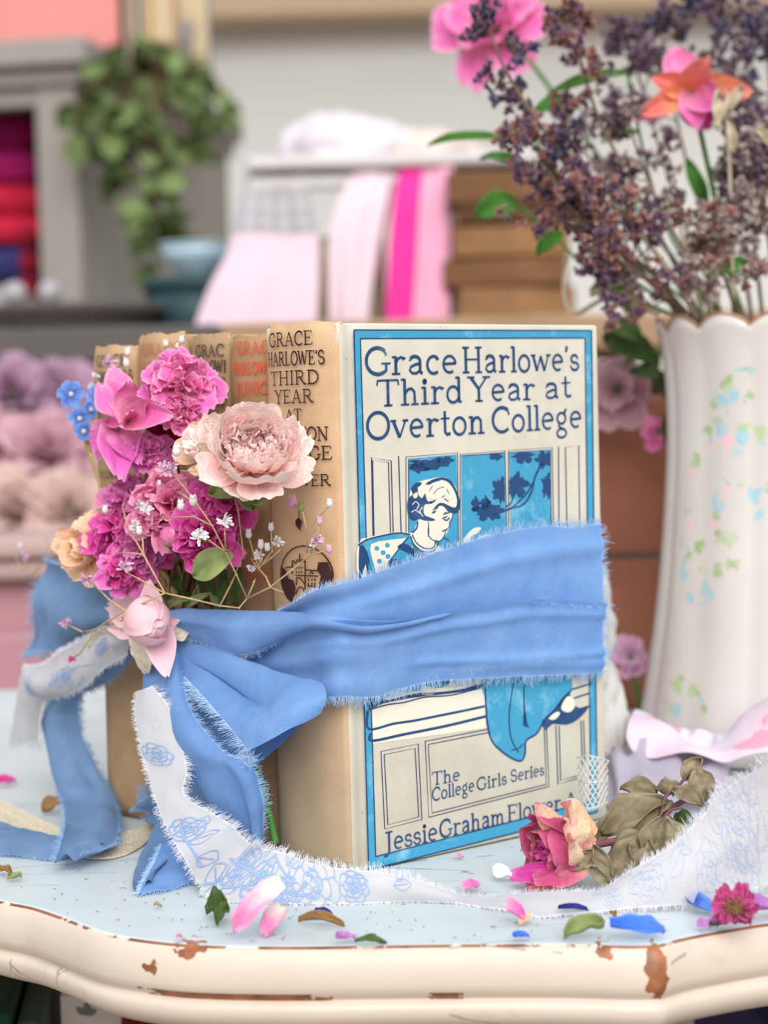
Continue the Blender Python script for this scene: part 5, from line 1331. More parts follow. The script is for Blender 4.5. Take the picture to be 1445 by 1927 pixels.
# loose cream petals folded over the top and right side
for k, (a, T, w, m_, cup, bend, dd) in enumerate((((1100, 1570, -.004), (1000, 1534, -.004), 62, P_ROSE2, .35, .5, 0), ((1112, 1560, -.006), (1040, 1560, -.018), 64, P_ROSE2, .3, .4, 0), ((1124, 1566, .004), (1060, 1522, .002), 90, P_PEACH, .4, .3, 0), ((1104, 1610, -.010), (1058, 1584, -.022), 56, P_ROSE2, .3, .3, 0), ((1110, 1545, -.004), (1052, 1530, -.010), 60, P_ROSE2, .4, .6, 0), ((1100, 1620, -.010), (1010, 1664, -.012), 60, P_ROSE, .3, .3, 0), ((1070, 1640, -.010), (968, 1628, -.008), 50, P_MAG, .35, -.3, 0), ((1050, 1660, -.006), (990, 1680, -.010), 40, P_ROSE, .3, .3, 0))):
    A, B = P(a[0], a[1], depth(C) + a[2]), P(T[0], T[1], depth(C) + T[2])
    if B.z < .001: B = on_z(T[0], T[1], .001)
    mb = MB(); d = B - A; petal(mb, loc(lr, A), d, -TOCAM(C) + Vector((0, 0, -.3)) if k in (1, 3) else Vector((.3, .6, -.7)), d.length * 1.05, w * u2, cup, bend, .16, 400 + k, 10, 10, tipw=.3, base_w=.5)
    mb.build('petal', m_, lr, True, .0003, True, sub=1)
for k, (a, T, w) in enumerate((((1118, 1600), (1090, 1632), 34), ((1112, 1606), (1062, 1636), 30), ((1116, 1590), (1150, 1650), 30), ((1110, 1632), (1148, 1664), 26))):
    A, B = P(*a, depth(C) - .010), P(*T, depth(C) - .010)
    if B.z < .001: B = on_z(*T, .001)
    add_leaf(lr, A, B, TOCAM(C), w * u2, M_OLIVE, 420 + k, 'sepal', curl=.3, wav=.2)
dl = depth(C)
sp_ = [(1118, 1590, dl), (1160, 1582, dl + .004), (1210, 1566, dl + .006), (1245, 1540, dl + .008), (1262, 1522, dl + .012), (1300, 1500, dl + .02), (1330, 1492, dl + .03)]
b = MB(); b.tube([loc(lr, P(*p)) for p in cr(sp_, 6)], .0013, 8, .0010); b.build('stem', plain('purple_brown_stem', srgb(124, 76, 84), .6, .3, .25, 200), lr)
M_PST = bpy.data.materials['purple_brown_stem']
b = MB(); b.tube([loc(lr, P(*p)) for p in cr([(1240, 1545, dl + .008), (1252, 1500, dl + .010), (1268, 1488, dl + .012), (1300, 1452, dl + .014), (1312, 1444, dl + .014)], 6)], .0007, 6, .0005); b.build('leaf_stalk', M_PST, lr)
b = MB(); b.tube([loc(lr, P(*p)) for p in cr([(1218, 1562, dl + .004), (1245, 1545, dl + .002), (1262, 1525, dl + .004), (1285, 1520, dl + .004)], 6)], .0006, 6, .0005); b.build('leaf_stalk', M_PST, lr)
N0 = TOCAM(C) + Vector((0, 0, .8))
for k, (a, T, w, m_, sd) in enumerate((((1262, 1500, .010), (1128, 1560, .010), 78, M_OLIVE, 1), ((1256, 1510, .012), (1120, 1590, .014), 60, M_OLIVE, 9), ((1240, 1560, .000), (1130, 1640, -.004), 84, M_OLIVE, 2), ((1250, 1540, .000), (1230, 1628, -.004), 70, M_OLIVE, 4), ((1254, 1536, .002), (1290, 1590, .0), 54, M_OLIVE, 5), ((1235, 1500, .020), (1166, 1486, .02), 46, M_OLIVE, 6), ((1262, 1490, .016), (1252, 1462, .020), 50, M_OLIVE, 7), ((1290, 1470, .016), (1322, 1428, .016), 42, M_OLIVE, 8), ((1312, 1446, .012), (1330, 1508, .010), 60, M_OLIVE, 10), ((1262, 1490, .010), (1320, 1520, .008), 44, M_OLIVE, 11), ((1270, 1530, .006), (1304, 1548, .004), 40, M_DLEAF, 12), ((1220, 1580, -.004), (1200, 1626, -.006), 50, M_OLIVE, 14))):
    A, B = P(a[0], a[1], dl + a[2]), P(T[0], T[1], dl + T[2])
    if B.z < .001: B = on_z(T[0], T[1], .001)
    add_leaf(lr, A, B, N0, w * u2, m_, 440 + sd, 'leaf', curl=.35 if k % 2 else -.2, wav=.30, serr=.05)
# ------------------------------------------------------------------ petals and leaves scattered on the table
def scrap(name, label, cat, px, py, tip, wpx, m, kind='petal', seed=0, cup=.5, ruf=.5, lift=.0012, bend=.2, normal=None, group=None, more=()):
    A = on_z(px, py, lift); root = empty(name, on_z(px, py, 0)); tag(root, label, cat, group)
    D = depth(A) / FPX
    for k, (a, T, w, m_, sd) in enumerate(((( px, py, lift), tip, wpx, m, seed),) + tuple(more)):
        A = on_z(*a); B = on_z(*T); mb = MB(); d = B - A
        nm = 'blade' if kind == 'leaf' else 'petal'
        if kind == 'leaf': leaf(mb, loc(root, A), loc(root, B), normal or Vector((0, -.5, 1)), w * D, sd, curl=cup, wav=ruf)
        else: petal(mb, loc(root, A), d, normal or Vector((0, -.6, 1)), d.length, w * D, cup, bend, ruf, sd, 9, 9, tipw=.3, base_w=.4)
        # keep everything above the paint
        lo_ = min((v.z + root.location.z) for v in mb.v)
        for v in mb.v: v.z += max(0, .0005 - lo_)
        mb.build(nm, m_, root, True, .0003, kind != 'leaf', sub=1)
    return root
P_WPK = petalmat('white_to_pink_petal', srgb(248, 236, 224), srgb(236, 150, 196), srgb(240, 180, 210), var=.5)
P_VBLUE = petalmat('vivid_blue_petal', srgb(60, 110, 220), srgb(80, 130, 232), srgb(130, 170, 240), var=.5)
P_NAVY = petalmat('navy_petal', srgb(40, 40, 110), srgb(52, 56, 140), srgb(80, 84, 160))
P_PURP = petalmat('lilac_purple_petal', srgb(190, 120, 200), srgb(206, 140, 206), srgb(226, 180, 226))
scrap('fallen_petal', 'largest fallen petal: pink and white with a brown tip, on the front of the table', 'petal', 536, 1700, (440, 1768, .0015), 62, P_WPK, seed=3, lift=.009, cup=.35, more=(((532, 1712, .006), (496, 1756, .002), 46, P_WPK, 5),))
scrap('fallen_leaf', 'curled dark olive leaf scrap left of the large pink and white petal', 'leaf', 388, 1722, (430, 1716, .002), 50, M_DLEAF, 'leaf', 4, .4, .35, more=(((408, 1742, .001), (428, 1712, .004), 26, M_DLEAF, 9),))
scrap('fallen_leaf', 'thin brown curled leaf right of the large pink and white petal', 'leaf', 562, 1734, (648, 1742, .001), 16, M_BLEAF, 'leaf', 6, .6, .3)
scrap('fallen_petal', 'tiny navy petal above the thin brown leaf', 'petal', 592, 1722, (626, 1722, .001), 16, P_NAVY, seed=8, cup=.5)
scrap('fallen_petal', 'small lilac-pink petal at the table rim below the white ribbon', 'petal', 632, 1776, (672, 1766, .001), 22, P_PURP, seed=11)
scrap('fallen_leaf', 'small serrated green leaf tip touching the lilac-pink petal at the rim', 'leaf', 668, 1772, (728, 1776, .001), 18, M_DLEAF, 'leaf', 12, .3, .2)
scrap('fallen_petal', 'small pink petal between the cream book and the white ribbon', 'petal', 872, 1676, (902, 1660, .003), 26, P_PINK, seed=13, lift=.001)
scrap('fallen_petal', 'pink petal with a tan curled tip, in front of the white ribbon', 'petal', 952, 1724, (986, 1738, .001), 34, P_PINK, seed=14, lift=.002, more=(((978, 1740, .001), (1002, 1720, .003), 18, P_TAN, 15),))
scrap('fallen_petal', 'torn bright blue petal scraps at the rim below the pink petal', 'petal', 964, 1768, (998, 1766, .001), 16, P_VBLUE, seed=16, more=(((970, 1764, .001), (984, 1756, .003), 12, P_BLUE, 17),))
scrap('fallen_leaf', 'sage green folded leaf lying left of the blue petal', 'leaf', 1062, 1766, (1136, 1744, .003), 40, M_LEAF, 'leaf', 18, .5, .2)
scrap('fallen_petal', 'large vivid blue petal at the front rim on the right', 'petal', 1148, 1758, (1250, 1756, .002), 44, P_VBLUE, seed=19, lift=.002, cup=.35)
scrap('fallen_petal', 'navy petal half under the white ribbon', 'petal', 1050, 1722, (1110, 1716, .001), 14, P_NAVY, seed=20)
scrap('fallen_petal', 'pale blue petal under the white ribbon beside the pink flower head', 'petal', 1298, 1708, (1352, 1722, .001), 38, P_BLUE, seed=21)
scrap('fallen_petal', 'lilac-blue petal at the right edge beside the pink flower head', 'petal', 1412, 1722, (1470, 1700, .004), 46, P_PURP, seed=22, lift=.004, cup=.5)
scrap('fallen_petal', 'lilac petal at the rim below the pink flower head', 'petal', 1312, 1748, (1352, 1738, .002), 24, P_PURP, seed=23)
scrap('fallen_leaf', 'round green leaf scrap at the rim beside the lilac petal', 'leaf', 1334, 1746, (1364, 1738, .001), 22, M_DLEAF, 'leaf', 24, .3, .2)
scrap('fallen_petal', 'crumpled off-white petal just left of the lying rose', 'petal', 928, 1652, (964, 1650, .002), 34, P_WHITE, seed=25, cup=.5, ruf=.4)
scrap('fallen_petal', 'tiny pink petal speck at the foot of the cream book', 'petal', 860, 1616, (872, 1612, .001), 10, P_PINK, seed=26)
scrap('fallen_petal', 'tiny pink petal speck at the left rim beside the chipped patch', 'petal', 332, 1768, (344, 1762, .001), 10, P_PINK, seed=27)
scrap('fallen_leaf', 'brown crumb of leaf in front of the white ribbon on the right', 'leaf', 1150, 1720, (1160, 1726, .001), 12, M_BLEAF, 'leaf', 28)
scrap('fallen_leaf', 'pale dry leaf crumb at the left edge of the table', 'leaf', 14, 1656, (40, 1652, .001), 18, M_LEAF, 'leaf', 29, .5, .3)
scrap('fallen_leaf', 'brown leaf crumb at the far left edge of the table', 'leaf', -2, 1640, (24, 1648, .001), 16, M_BLEAF, 'leaf', 30, .5, .4)
scrap('fallen_leaf', 'reddish brown leaf lying behind the blue trailing tail', 'leaf', 80, 1528, (122, 1512, .004), 36, M_BLEAF, 'leaf', 31, .3, .2)
scrap('fallen_petal', 'deep pink petal at the left edge, on the table behind the lace', 'petal', -4, 1476, (28, 1468, .003), 26, P_MAG, seed=32)
scrap('fallen_leaf', 'dry yellowish leaf curl at the left rim of the table', 'leaf', 290, 1704, (304, 1706, .001), 8, M_OLIVE, 'leaf', 33)
# pink flower head with a brown centre
C3 = on_z(1385, 1716, .006)
fh = empty('flower_head', on_z(1385, 1716, 0)); tag(fh, 'small magenta flower head with a brown bristly centre, at the right table rim', 'flower')
a3 = Vector((-.25, -.55, .8)).normalized()
rings(fh, C3, a3, [(8, .0015, 76, .0072, .0056, .3, -.2, .40, 0), (6, .0015, 50, .0055, .0045, .3, .3, .40, 0)], petalmat('wine_pink_petal', srgb(150, 36, 84), srgb(190, 66, 128), srgb(216, 120, 160)), 71)
b = MB(); rr = random.Random(9); M3 = frame_of(a3)
for k in range(150):
    d = M3 @ Vector((rr.gauss(0, .8), rr.gauss(0, .8), 1)).normalized()
    p = loc(fh, C3) + M3 @ Vector((rr.uniform(-1, 1), rr.uniform(-1, 1), 0)) * .0030
    b.tube([p, p + d * .0030], .00016, 4, .00022)
b.build('bristly_centre', M_BLEAF, fh)
# crumbs of dried flower, too fine to count
b = MB(); rr = random.Random(77)
for k in range(240):
    px, py = rr.uniform(0, 1445), rr.uniform(1590, 1775)
    if 500 < px < 950 and py < 1660: continue
    p = on_z(px, py, .0003)
    if p.y < on_z(px, 1778 - (max(0, 400 - px) * .18), 0).y + .002: continue
    a_ = rr.uniform(0, 6.28); l = rr.uniform(.0004, .0014) * (1 if rr.random() < .85 else 2.2)
    d = Vector((math.cos(a_), math.sin(a_), rr.uniform(0, .3))) * l
    b.tube([p, p + d * .5 + Vector((0, 0, .0002)), p + d], rr.uniform(.00008, .0002), 4, .00008)
o = b.build('flower_crumbs', M_BLEAF); tag(o, 'fine brown crumbs of dried flowers sprinkled over the white table top', 'crumbs', kind='stuff')
# ------------------------------------------------------------------ fluted porcelain vase at the right
VD = .925
vb = on_z(1484, 1404, 0); VC = Vector((vb.x, vb.y, 0)); sc = depth(VC) / FPX
vase = empty('vase', VC); tag(vase, 'tall white fluted porcelain vase with scalloped gold rim and small painted flowers', 'vase')
HV = (1404 - 612) * sc
NL = 14
def flute(r, z, a):
    t_ = z / HV
    k = .022 * (abs(math.cos(NL * a / 2)) - .6) * (1 if t_ < .97 else 1)
    zz = z
    if t_ > .86: zz = z + (.0055 * abs(math.cos(NL * a / 2)) ** .8 - .002) * ((t_ - .86) / .14) ** 2
    return r * (1 + k), zz
rb_ = 284 * sc; pr_ = [(0, .002), (rb_ * .8, .0), (rb_ * .97, .001), (rb_, .006), (rb_ * .985, HV * .05), (264 * sc, HV * .16), (246 * sc, HV * .30), (232 * sc, HV * .45), (222 * sc, HV * .6), (216 * sc, HV * .75), (217 * sc, HV * .86), (222 * sc, HV * .93), (230 * sc, HV * .98), (232 * sc, HV), (228 * sc, HV), (221 * sc, HV * .97), (212 * sc, HV * .9), (210 * sc, HV * .7), (222 * sc, HV * .4), (250 * sc, HV * .1), (0, .012)]
pr_ = [pr_[0]] + cr(pr_[1:13], 3) + pr_[13:]
t = NT('white_porcelain', .22, .5)
oc = t.coord(); vv = t.n('TexVoronoi', {'Vector': t.mix(.9, t.n('Mapping', {0: oc, 3: (135, 135, 135)}).outputs[0], t.n('TexNoise', {'Vector': oc, 'Scale': 240.0, 'Detail': 3}).outputs[1], 'ADD'), 'Scale': 1.0, 'Randomness': 1.0})
spot = t.math('LESS_THAN', t.math('ADD', vv.outputs['Distance'], t.math('MULTIPLY', t.noise(500, 2, oc), .25)), .58)
sp = t.n('SeparateXYZ', {0: oc})
ang = t.math('ARCTAN2', sp.outputs[1], sp.outputs[0])
# two trailing sprays of painted flowers on the side turned to the camera
def spray(a0, z0, sa, sz, slope):
    da = t.math('SUBTRACT', ang, t.math('ADD', a0, t.math('MULTIPLY', t.math('SUBTRACT', sp.outputs[2], z0), slope)))
    e = t.math('ADD', t.math('POWER', t.math('DIVIDE', da, sa), 2), t.math('POWER', t.math('DIVIDE', t.math('SUBTRACT', sp.outputs[2], z0), sz), 2))
    return t.math('LESS_THAN', e, 1.0)
reg = t.math('MAXIMUM', spray(-2.28, HV * .63, .40, HV * .27, 4.0), spray(-2.50, HV * .115, .20, HV * .085, -6))
rndc = t.n('SeparateColor', {0: vv.outputs['Color']})
pick = t.ramp(rndc.outputs[0], (0, srgb(150, 186, 110)), (.4, srgb(150, 204, 220)), (.72, srgb(176, 204, 140)), (.88, srgb(240, 196, 206)), interp='CONSTANT')
keep = t.math('GREATER_THAN', rndc.outputs[1], .10)
msk = t.math('MULTIPLY', t.math('MULTIPLY', t.math('MULTIPLY', reg, spot), keep), t.math('GREATER_THAN', t.noise(34, 2, oc), .39))
blot = t.math('MULTIPLY', msk, t.ramp(t.noise(260, 3, oc), (.35, (.3, .3, .3)), (.6, (.9, .9, .9))))
base = t.ramp(t.noise(20, 3, oc), (.3, srgb(210, 203, 199)), (.7, srgb(218, 213, 209)))
t.color(t.mix(blot, base, pick))
t.b.inputs['Coat Weight'].default_value = .4
b = MB(); b.lathe(pr_, None, NL * 10, flute); b.build('body', t.m, vase)
b = MB()
n_ = NL * 10
ring_ = []
for j in range(n_ + 1):
    a = 2 * PI * j / n_; r_, z_ = flute(231 * sc, HV * 1.0, a); ring_.append(Vector((r_ * math.cos(a), r_ * math.sin(a), z_ + .0003)))
b.tube(ring_, .0007, 6)
b.build('gold_rim', plain('worn_gilding', srgb(176, 132, 92), .35, .6, .35, 120), vase)
TOPV = VC + Vector((0, 0, HV))
CRUMP = .05
# ------------------------------------------------------------------ dried flowers standing in the vase
M_DARK = petalmat('dusty_purple_bud', srgb(82, 58, 76), srgb(108, 80, 100), srgb(156, 130, 148), .15, .9)
M_RUST = petalmat('rusty_bud', srgb(126, 80, 78), srgb(158, 108, 104), srgb(190, 148, 138), .15, .9)
M_SLATE = petalmat('slate_purple_bud', srgb(62, 60, 84), srgb(86, 84, 110), srgb(126, 124, 150), .15, .9)
M_TAUPE = petalmat('taupe_bud', srgb(146, 126, 122), srgb(178, 158, 150), srgb(206, 190, 182), .15, .9)
M_VSTEM = plain('grey_brown_stem', srgb(128, 108, 92), .8, .2, .3, 120)
M_PALEST = plain('pale_dry_stem', srgb(198, 184, 160), .8, .2, .2, 120)
def panicle(path, spread, n, m, label, seed, bud=.0017, rad=26, start=.35, m2=None):
    """spray of tiny star-shaped florets on forking twigs; path = traced stem (px, py, depth)"""
    pts = [at(*p) for p in path]
    root = empty('dried_flower_spray', Vector(pts[0])); tag(root, label, 'flower', None)
    cv = [Vector(p) for p in cr(pts, 6)]
    rr = random.Random(seed)
    st, fl, f2 = MB(), MB(), MB()
    st.tube([loc(root, p) for p in cv], .0011, 6, .0005)
    N = len(cv) - 1
    def floret(c, s_, ax):
        tgt = f2 if (m2 and rr.random() < .45) else fl
        for k in range(4):
            d = (Vector((rr.gauss(0, 1), rr.gauss(0, 1), rr.gauss(0, 1))).normalized() + ax * .5).normalized()
            petal(tgt, c, d, d.cross(Vector((.3, .2, .9))), s_ * 1.75, s_ * 1.7, .4, .4, .2, rr.randrange(10 ** 6), 2, 2, point=.4)
    nb = max(7, n // 9)
    for k in range(nb):
        t_ = start + (1 - start) * (k + rr.random()) / nb
        p = cv[min(N, int(t_ * N))]; ax0 = (cv[min(N, int(t_ * N) + 2)] - cv[max(0, int(t_ * N) - 2)]).normalized()
        wd = spread * 1.55 * (1.1 - .6 * (t_ - start) / (1 - start)) * sc
        ph = k * 2.4 + rr.uniform(-.4, .4); sx_ = ax0.cross(Vector((.2, 1, .1))).normalized(); sy_ = ax0.cross(sx_)
        d = (sx_ * math.cos(ph) + sy_ * math.sin(ph) + ax0 * rr.uniform(.5, 1.0)).normalized()
        e = p + d * wd * rr.uniform(.55, 1)
        md_ = p.lerp(e, .5) - ax0 * .08 * wd
        st.tube([loc(root, p), loc(root, md_), loc(root, e)], .0005, 4, .0003, False)
        for q_ in range(rr.randint(5, 8)):
            f_ = rr.uniform(.35, 1); b0 = p.lerp(e, f_)
            d2 = (d * .7 + Vector((rr.gauss(0, .7), rr.gauss(0, .7), rr.gauss(.1, .7)))).normalized()
            e2 = b0 + d2 * wd * rr.uniform(.12, .38)
            st.tube([loc(root, b0), loc(root, e2)], .00032, 3, .00022, False)
            for w_ in range(rr.randint(2, 4)):
                c = e2 + Vector((rr.gauss(0, 1), rr.gauss(0, 1), rr.gauss(0, 1))) * bud * 1.3
                st.tube([loc(root, e2), loc(root, c)], .0002, 3, None, False)
                floret(loc(root, c), bud * rr.uniform(.7, 1.35), d2)
    st.build('stem', M_VSTEM, root)
    o = fl.build('florets', m, root, True, 0, True); o['kind'] = 'stuff'
    if m2 and f2.v:
        o = f2.build('florets', m2, root, True, 0, True); o['kind'] = 'stuff'
MO = (1400, 600, VD)
panicle([(1330, 640, .93), (1180, 480, .88), (1060, 300, .86), (950, 130, .85), (915, 20, .85)], 52, 70, M_DARK, 'long dusty purple spray reaching far left, past the pink rose at the top', 1, m2=M_SLATE, start=.42)
panicle([(1340, 640, .93), (1240, 440, .90), (1130, 230, .89), (1090, 100, .88), (1070, 10, .88)], 56, 66, M_DARK, 'dusty purple spray rising to the top edge right of the far pink rose', 2, m2=M_RUST, start=.5)
panicle([(1330, 640, .92), (1190, 500, .88), (1080, 400, .86), (1020, 300, .86), (985, 250, .86)], 60, 90, M_RUST, 'rust-tinged spray in the middle left of the vase flowers', 3, m2=M_DARK, start=.5)
panicle([(1340, 640, .92), (1230, 520, .88), (1140, 430, .86), (1080, 360, .86)], 78, 130, M_RUST, 'dense rusty purple spray leaning out low on the left over the rim', 4, m2=M_DARK, start=.4)
panicle([(1380, 640, .93), (1290, 480, .90), (1220, 340, .90), (1180, 220, .90)], 60, 70, M_DARK, 'dusty purple spray in the centre below the pink and orange rose', 5, m2=M_TAUPE, start=.4)
panicle([(1420, 640, .94), (1390, 420, .95), (1370, 220, .96), (1350, 60, .97), (1330, -40, .97)], 78, 120, M_SLATE, 'dark slate spray at the top right behind the orange and pink rose', 6, m2=M_DARK, start=.45)
panicle([(1460, 640, .92), (1450, 480, .90), (1430, 380, .90), (1400, 300, .90)], 74, 120, M_TAUPE, 'taupe brown spray at the right edge above the vase rim', 7, m2=M_DARK, start=.3)
panicle([(1480, 640, .94), (1470, 400, .96), (1450, 180, .97), (1440, 40, .97)], 80, 100, M_DARK, 'dusty purple spray running up the right edge of the photo', 8, m2=M_SLATE, start=.4)
panicle([(1350, 640, .92), (1260, 560, .88), (1180, 500, .86), (1140, 470, .86)], 62, 90, M_DARK, 'low dusty purple spray just above the left side of the rim', 9, m2=M_RUST, start=.35)
panicle([(1400, 640, .92), (1370, 540, .88), (1340, 470, .87), (1330, 420, .87)], 70, 90, M_TAUPE, 'taupe spray standing in front near the middle of the vase mouth', 10, m2=M_RUST, start=.3)
panicle([(1380, 640, .95), (1280, 400, .97), (1200, 140, .98), (1170, 60, .98)], 50, 40, M_DARK, 'thin purple spray behind, between the two pink roses', 11, start=.55)
panicle([(1440, 640, .93), (1420, 460, .92), (1410, 330, .91), (1425, 230, .91)], 70, 100, M_DARK, 'dusty purple spray left of the right edge, below the orange petals', 12, m2=M_TAUPE, start=.3)
panicle([(1300, 640, .92), (1180, 430, .93), (1110, 300, .94), (1040, 200, .95)], 60, 80, M_DARK, 'loose purple spray between the far left spray and the green leaves', 13, m2=M_TAUPE, start=.4)
panicle([(1420, 640, .96), (1300, 330, .99), (1260, 150, 1.0), (1240, 30, 1.0)], 60, 60, M_SLATE, 'slate spray behind the hot pink and orange rose', 14, m2=M_DARK, start=.5)
# pink roses among them
def vase_rose(cx, cy, d, rpx, mats, label, seed, axv, stem):
    C = at(cx, cy, d); root = empty('dried_rose', C); tag(root, label, 'flower')
    k_ = d / FPX; a_ = Vector(axv).normalized()
    rings(root, C - a_ * rpx * .3 * k_, a_, [(6, rpx * .1 * k_, 72, rpx * k_, rpx * .9 * k_, .25, .3, .2, 0)], mats[0], seed)
    rings(root, C - a_ * rpx * .3 * k_, a_, [(6, rpx * .12 * k_, 38, rpx * .9 * k_, rpx * .7 * k_, .35, .2, .2, 0), (5, rpx * .06 * k_, 16, rpx * .8 * k_, rpx * .5 * k_, .4, .2, .2, 0)], mats[1], seed + 1, 'inner_petal')
    b = MB(); b.tube([loc(root, Vector(p)) for p in cr([C] + [at(*p) for p in stem], 6)], .0013, 6); b.build('stem', M_GSTEM, root)
    return root
vase_rose(920, 45, 1.06, 100, (P_PINK, P_PINK), 'soft pink rose at the top, leaning farthest left out of the vase', 81, (-.3, -.8, .3), [(1000, 120, 1.04), (1130, 300, 1.0), (1380, 640, .96)])
C = at(1300, 170, .90)
vr = empty('dried_rose', C); tag(vr, 'hot pink and orange faded rose with ragged petals, right of centre above the vase', 'flower')
P_ORNG = petalmat('orange_pink_petal', srgb(246, 170, 110), srgb(240, 128, 120), srgb(246, 170, 150), var=.9)
kk = .90 / FPX
for k, (T, w, m_, cup, bend) in enumerate((((1268, 90), 66, P_PINK, .3, .2), ((1240, 150), 44, P_ORNG, .3, .3), ((1350, 190), 60, P_PINK, .3, .2), ((1330, 240), 66, P_MAG, .3, .2), ((1225, 205), 44, P_ORNG, .35, .4), ((1390, 170), 60, P_ORNG, .3, .4), ((1200, 220), 40, P_ROSY, .3, .3), ((1310, 230), 50, P_PINK, .4, .3), ((1320, 130), 60, P_ORNG, .3, .4))):
    B = at(*T, .895 - .01 * (k % 3)); mb = MB(); A = C + (B - C) * .06; d = B - A
    petal(mb, loc(vr, A), d, TOCAM(C), d.length, w * kk * 1.1, cup, bend, .16, 700 + k, 9, 9, tipw=.3, base_w=.4)
    mb.build('petal', m_, vr, True, .0003, True, sub=1)
b = MB(); b.tube([loc(vr, Vector(p)) for p in cr([C, at(1340, 350, .91), at(1400, 640, .93)], 6)], .0013, 6); b.build('stem', M_GSTEM, vr)
# green leaves and pale curls
gl = [((1000, 250, .93), (930, 262, .93), 26), ((950, 262, .93), (805, 275, .95), 22), ((1180, 140, .9), (1030, 180, .9), 26), ((1060, 180, .9), (1000, 225, .9), 26), ((1000, 320, .93), (905, 300, .96), 24), ((975, 385, 1.0), (895, 410, 1.0), 60), ((1060, 440, .92), (1010, 480, .92), 34), ((1130, 520, .9), (1200, 590, .9), 40), ((1250, 420, .93), (1290, 360, .93), 34), ((1440, 500, .9), (1340, 520, .9), 40), ((1290, 300, .95), (1330, 400, .95), 30), ((1200, 250, .95), (1130, 270, .95), 22)]
M_VLEAF = leafmat('fresh_green_leaf', srgb(86, 142, 56), srgb(56, 100, 36))
lf = empty('green_branch', at(1390, 640, .95)); tag(lf, 'green leafy stems spreading left among the dried sprays', 'leaves')
for k, (a, T, w) in enumerate(gl):
    A, B = at(*a), at(*T); add_leaf(lf, A, B, TOCAM(A) + Vector((0, 0, .6)), w * a[2] / FPX, M_VLEAF, 500 + k, 'leaf')
b = MB()
for pts in ([(1390, 640, .95), (1180, 520, .92), (1060, 380, .93), (1000, 250, .93), (950, 262, .93)], [(1390, 640, .95), (1150, 540, .93), (1040, 440, .95), (975, 385, 1.0)], [(1390, 640, .95), (1250, 420, .93), (1180, 140, .9)], [(1390, 640, .95), (1100, 420, .94), (1000, 320, .93)]):
    b.tube([loc(lf, Vector(p)) for p in cr([at(*p) for p in pts], 6)], .0010, 6, .0006)
b.build('stem', M_GSTEM, lf)
cu = empty('dry_twig', at(1330, 610, .90)); tag(cu, 'pale bare dry twigs and curled leaves in front of the sprays', 'twigs')
b = MB()
for pts, r_ in (([(1312, 600, .90), (1260, 510, .88), (1205, 440, .87)], .0016), ([(1330, 610, .90), (1350, 500, .89), (1365, 420, .88), (1340, 410, .88)], .0013), ([(1330, 560, .89), (1340, 500, .88), (1368, 470, .88)], .0014), ([(1380, 600, .9), (1372, 300, .89), (1360, 190, .89), (1352, 160, .89)], .0010), ([(1330, 610, .90), (1290, 480, .90), (1275, 380, .90)], .0012), ([(1350, 610, .90), (1300, 500, .88), (1290, 440, .88)], .0010), ([(1240, 590, .90), (1150, 560, .90), (1080, 590, .92), (1060, 540, .93), (1070, 480, .93)], .0013)):
    b.tube([loc(cu, Vector(p)) for p in cr([at(*p) for p in pts], 6)], r_, 6, r_ * .7)
b.build('twig', M_PALEST, cu)
for k, (a, T, w) in enumerate((((1370, 420, .88), (1320, 430, .88), 22), ((1352, 440, .88), (1366, 400, .88), 20), ((1375, 210, .88), (1400, 165, .88), 22), ((1360, 180, .88), (1350, 250, .87), 30), ((1372, 230, .87), (1380, 290, .87), 18), ((1420, 240, .88), (1450, 280, .88), 18), ((1190, 530, .89), (1110, 555, .89), 40), ((1205, 600, .9), (1160, 575, .9), 46), ((1060, 330, .92), (1000, 335, .92), 16))):
    A, B = at(*a), at(*T); add_leaf(cu, A, B, TOCAM(A) + Vector((0, 0, .6)), w * a[2] / FPX, M_PALEST, 560 + k, 'curled_leaf', curl=.7, wav=.4)
# ------------------------------------------------------------------ floral fabric and lace heaped at the foot of the vase
t = NT('pink_floral_cotton', .9, .1)
vv = t.n('TexVoronoi', {'Vector': t.n('Mapping', {0: t.coord(), 3: (30, 30, 30)}).outputs[0], 'Scale': 1.0}); rc = t.n('SeparateColor', {0: vv.outputs['Color']})
f = t.math('MULTIPLY', t.math('LESS_THAN', t.math('ADD', vv.outputs['Distance'], t.math('MULTIPLY', t.noise(200, 3), .2)), .42), t.math('GREATER_THAN', rc.outputs[0], .55))
t.color(t.mix(t.math('MULTIPLY', f, .75), t.ramp(t.noise(25, 4), (.35, srgb(224, 196, 212)), (.65, srgb(226, 216, 230))), t.ramp(rc.outputs[1], (.3, srgb(236, 150, 176)), (.7, srgb(226, 120, 150)))))
M_FLOR = t.m
def heap(name, label, cat, rows, m, seed, amp=.006, folds=5, root=None, lift=0):
    """rows of traced points (px, py, depth) from front to back, draped as one folded sheet"""
    R0 = Ribbon([tuple(at(*p) for p in r_) for r_ in rows], 8, 40, [lambda u, v: amp * math.sin(v * folds * 2 * PI + 3 * u + seed) * (.6 + .4 * math.sin(u * 5 + seed)), lambda u, v: amp * .5 * math.sin(u * 9 + v * 7 + seed)], (amp * .5, 40), seed)
    for r_ in R0.P:
        for p in r_: p.z = max(p.z, .0012)
    e = empty(name, R0.P[0][20].copy()); e.location.z = 0
    tag(e, label, cat)
    R0.build('cloth', m, e, .0006)
    return e
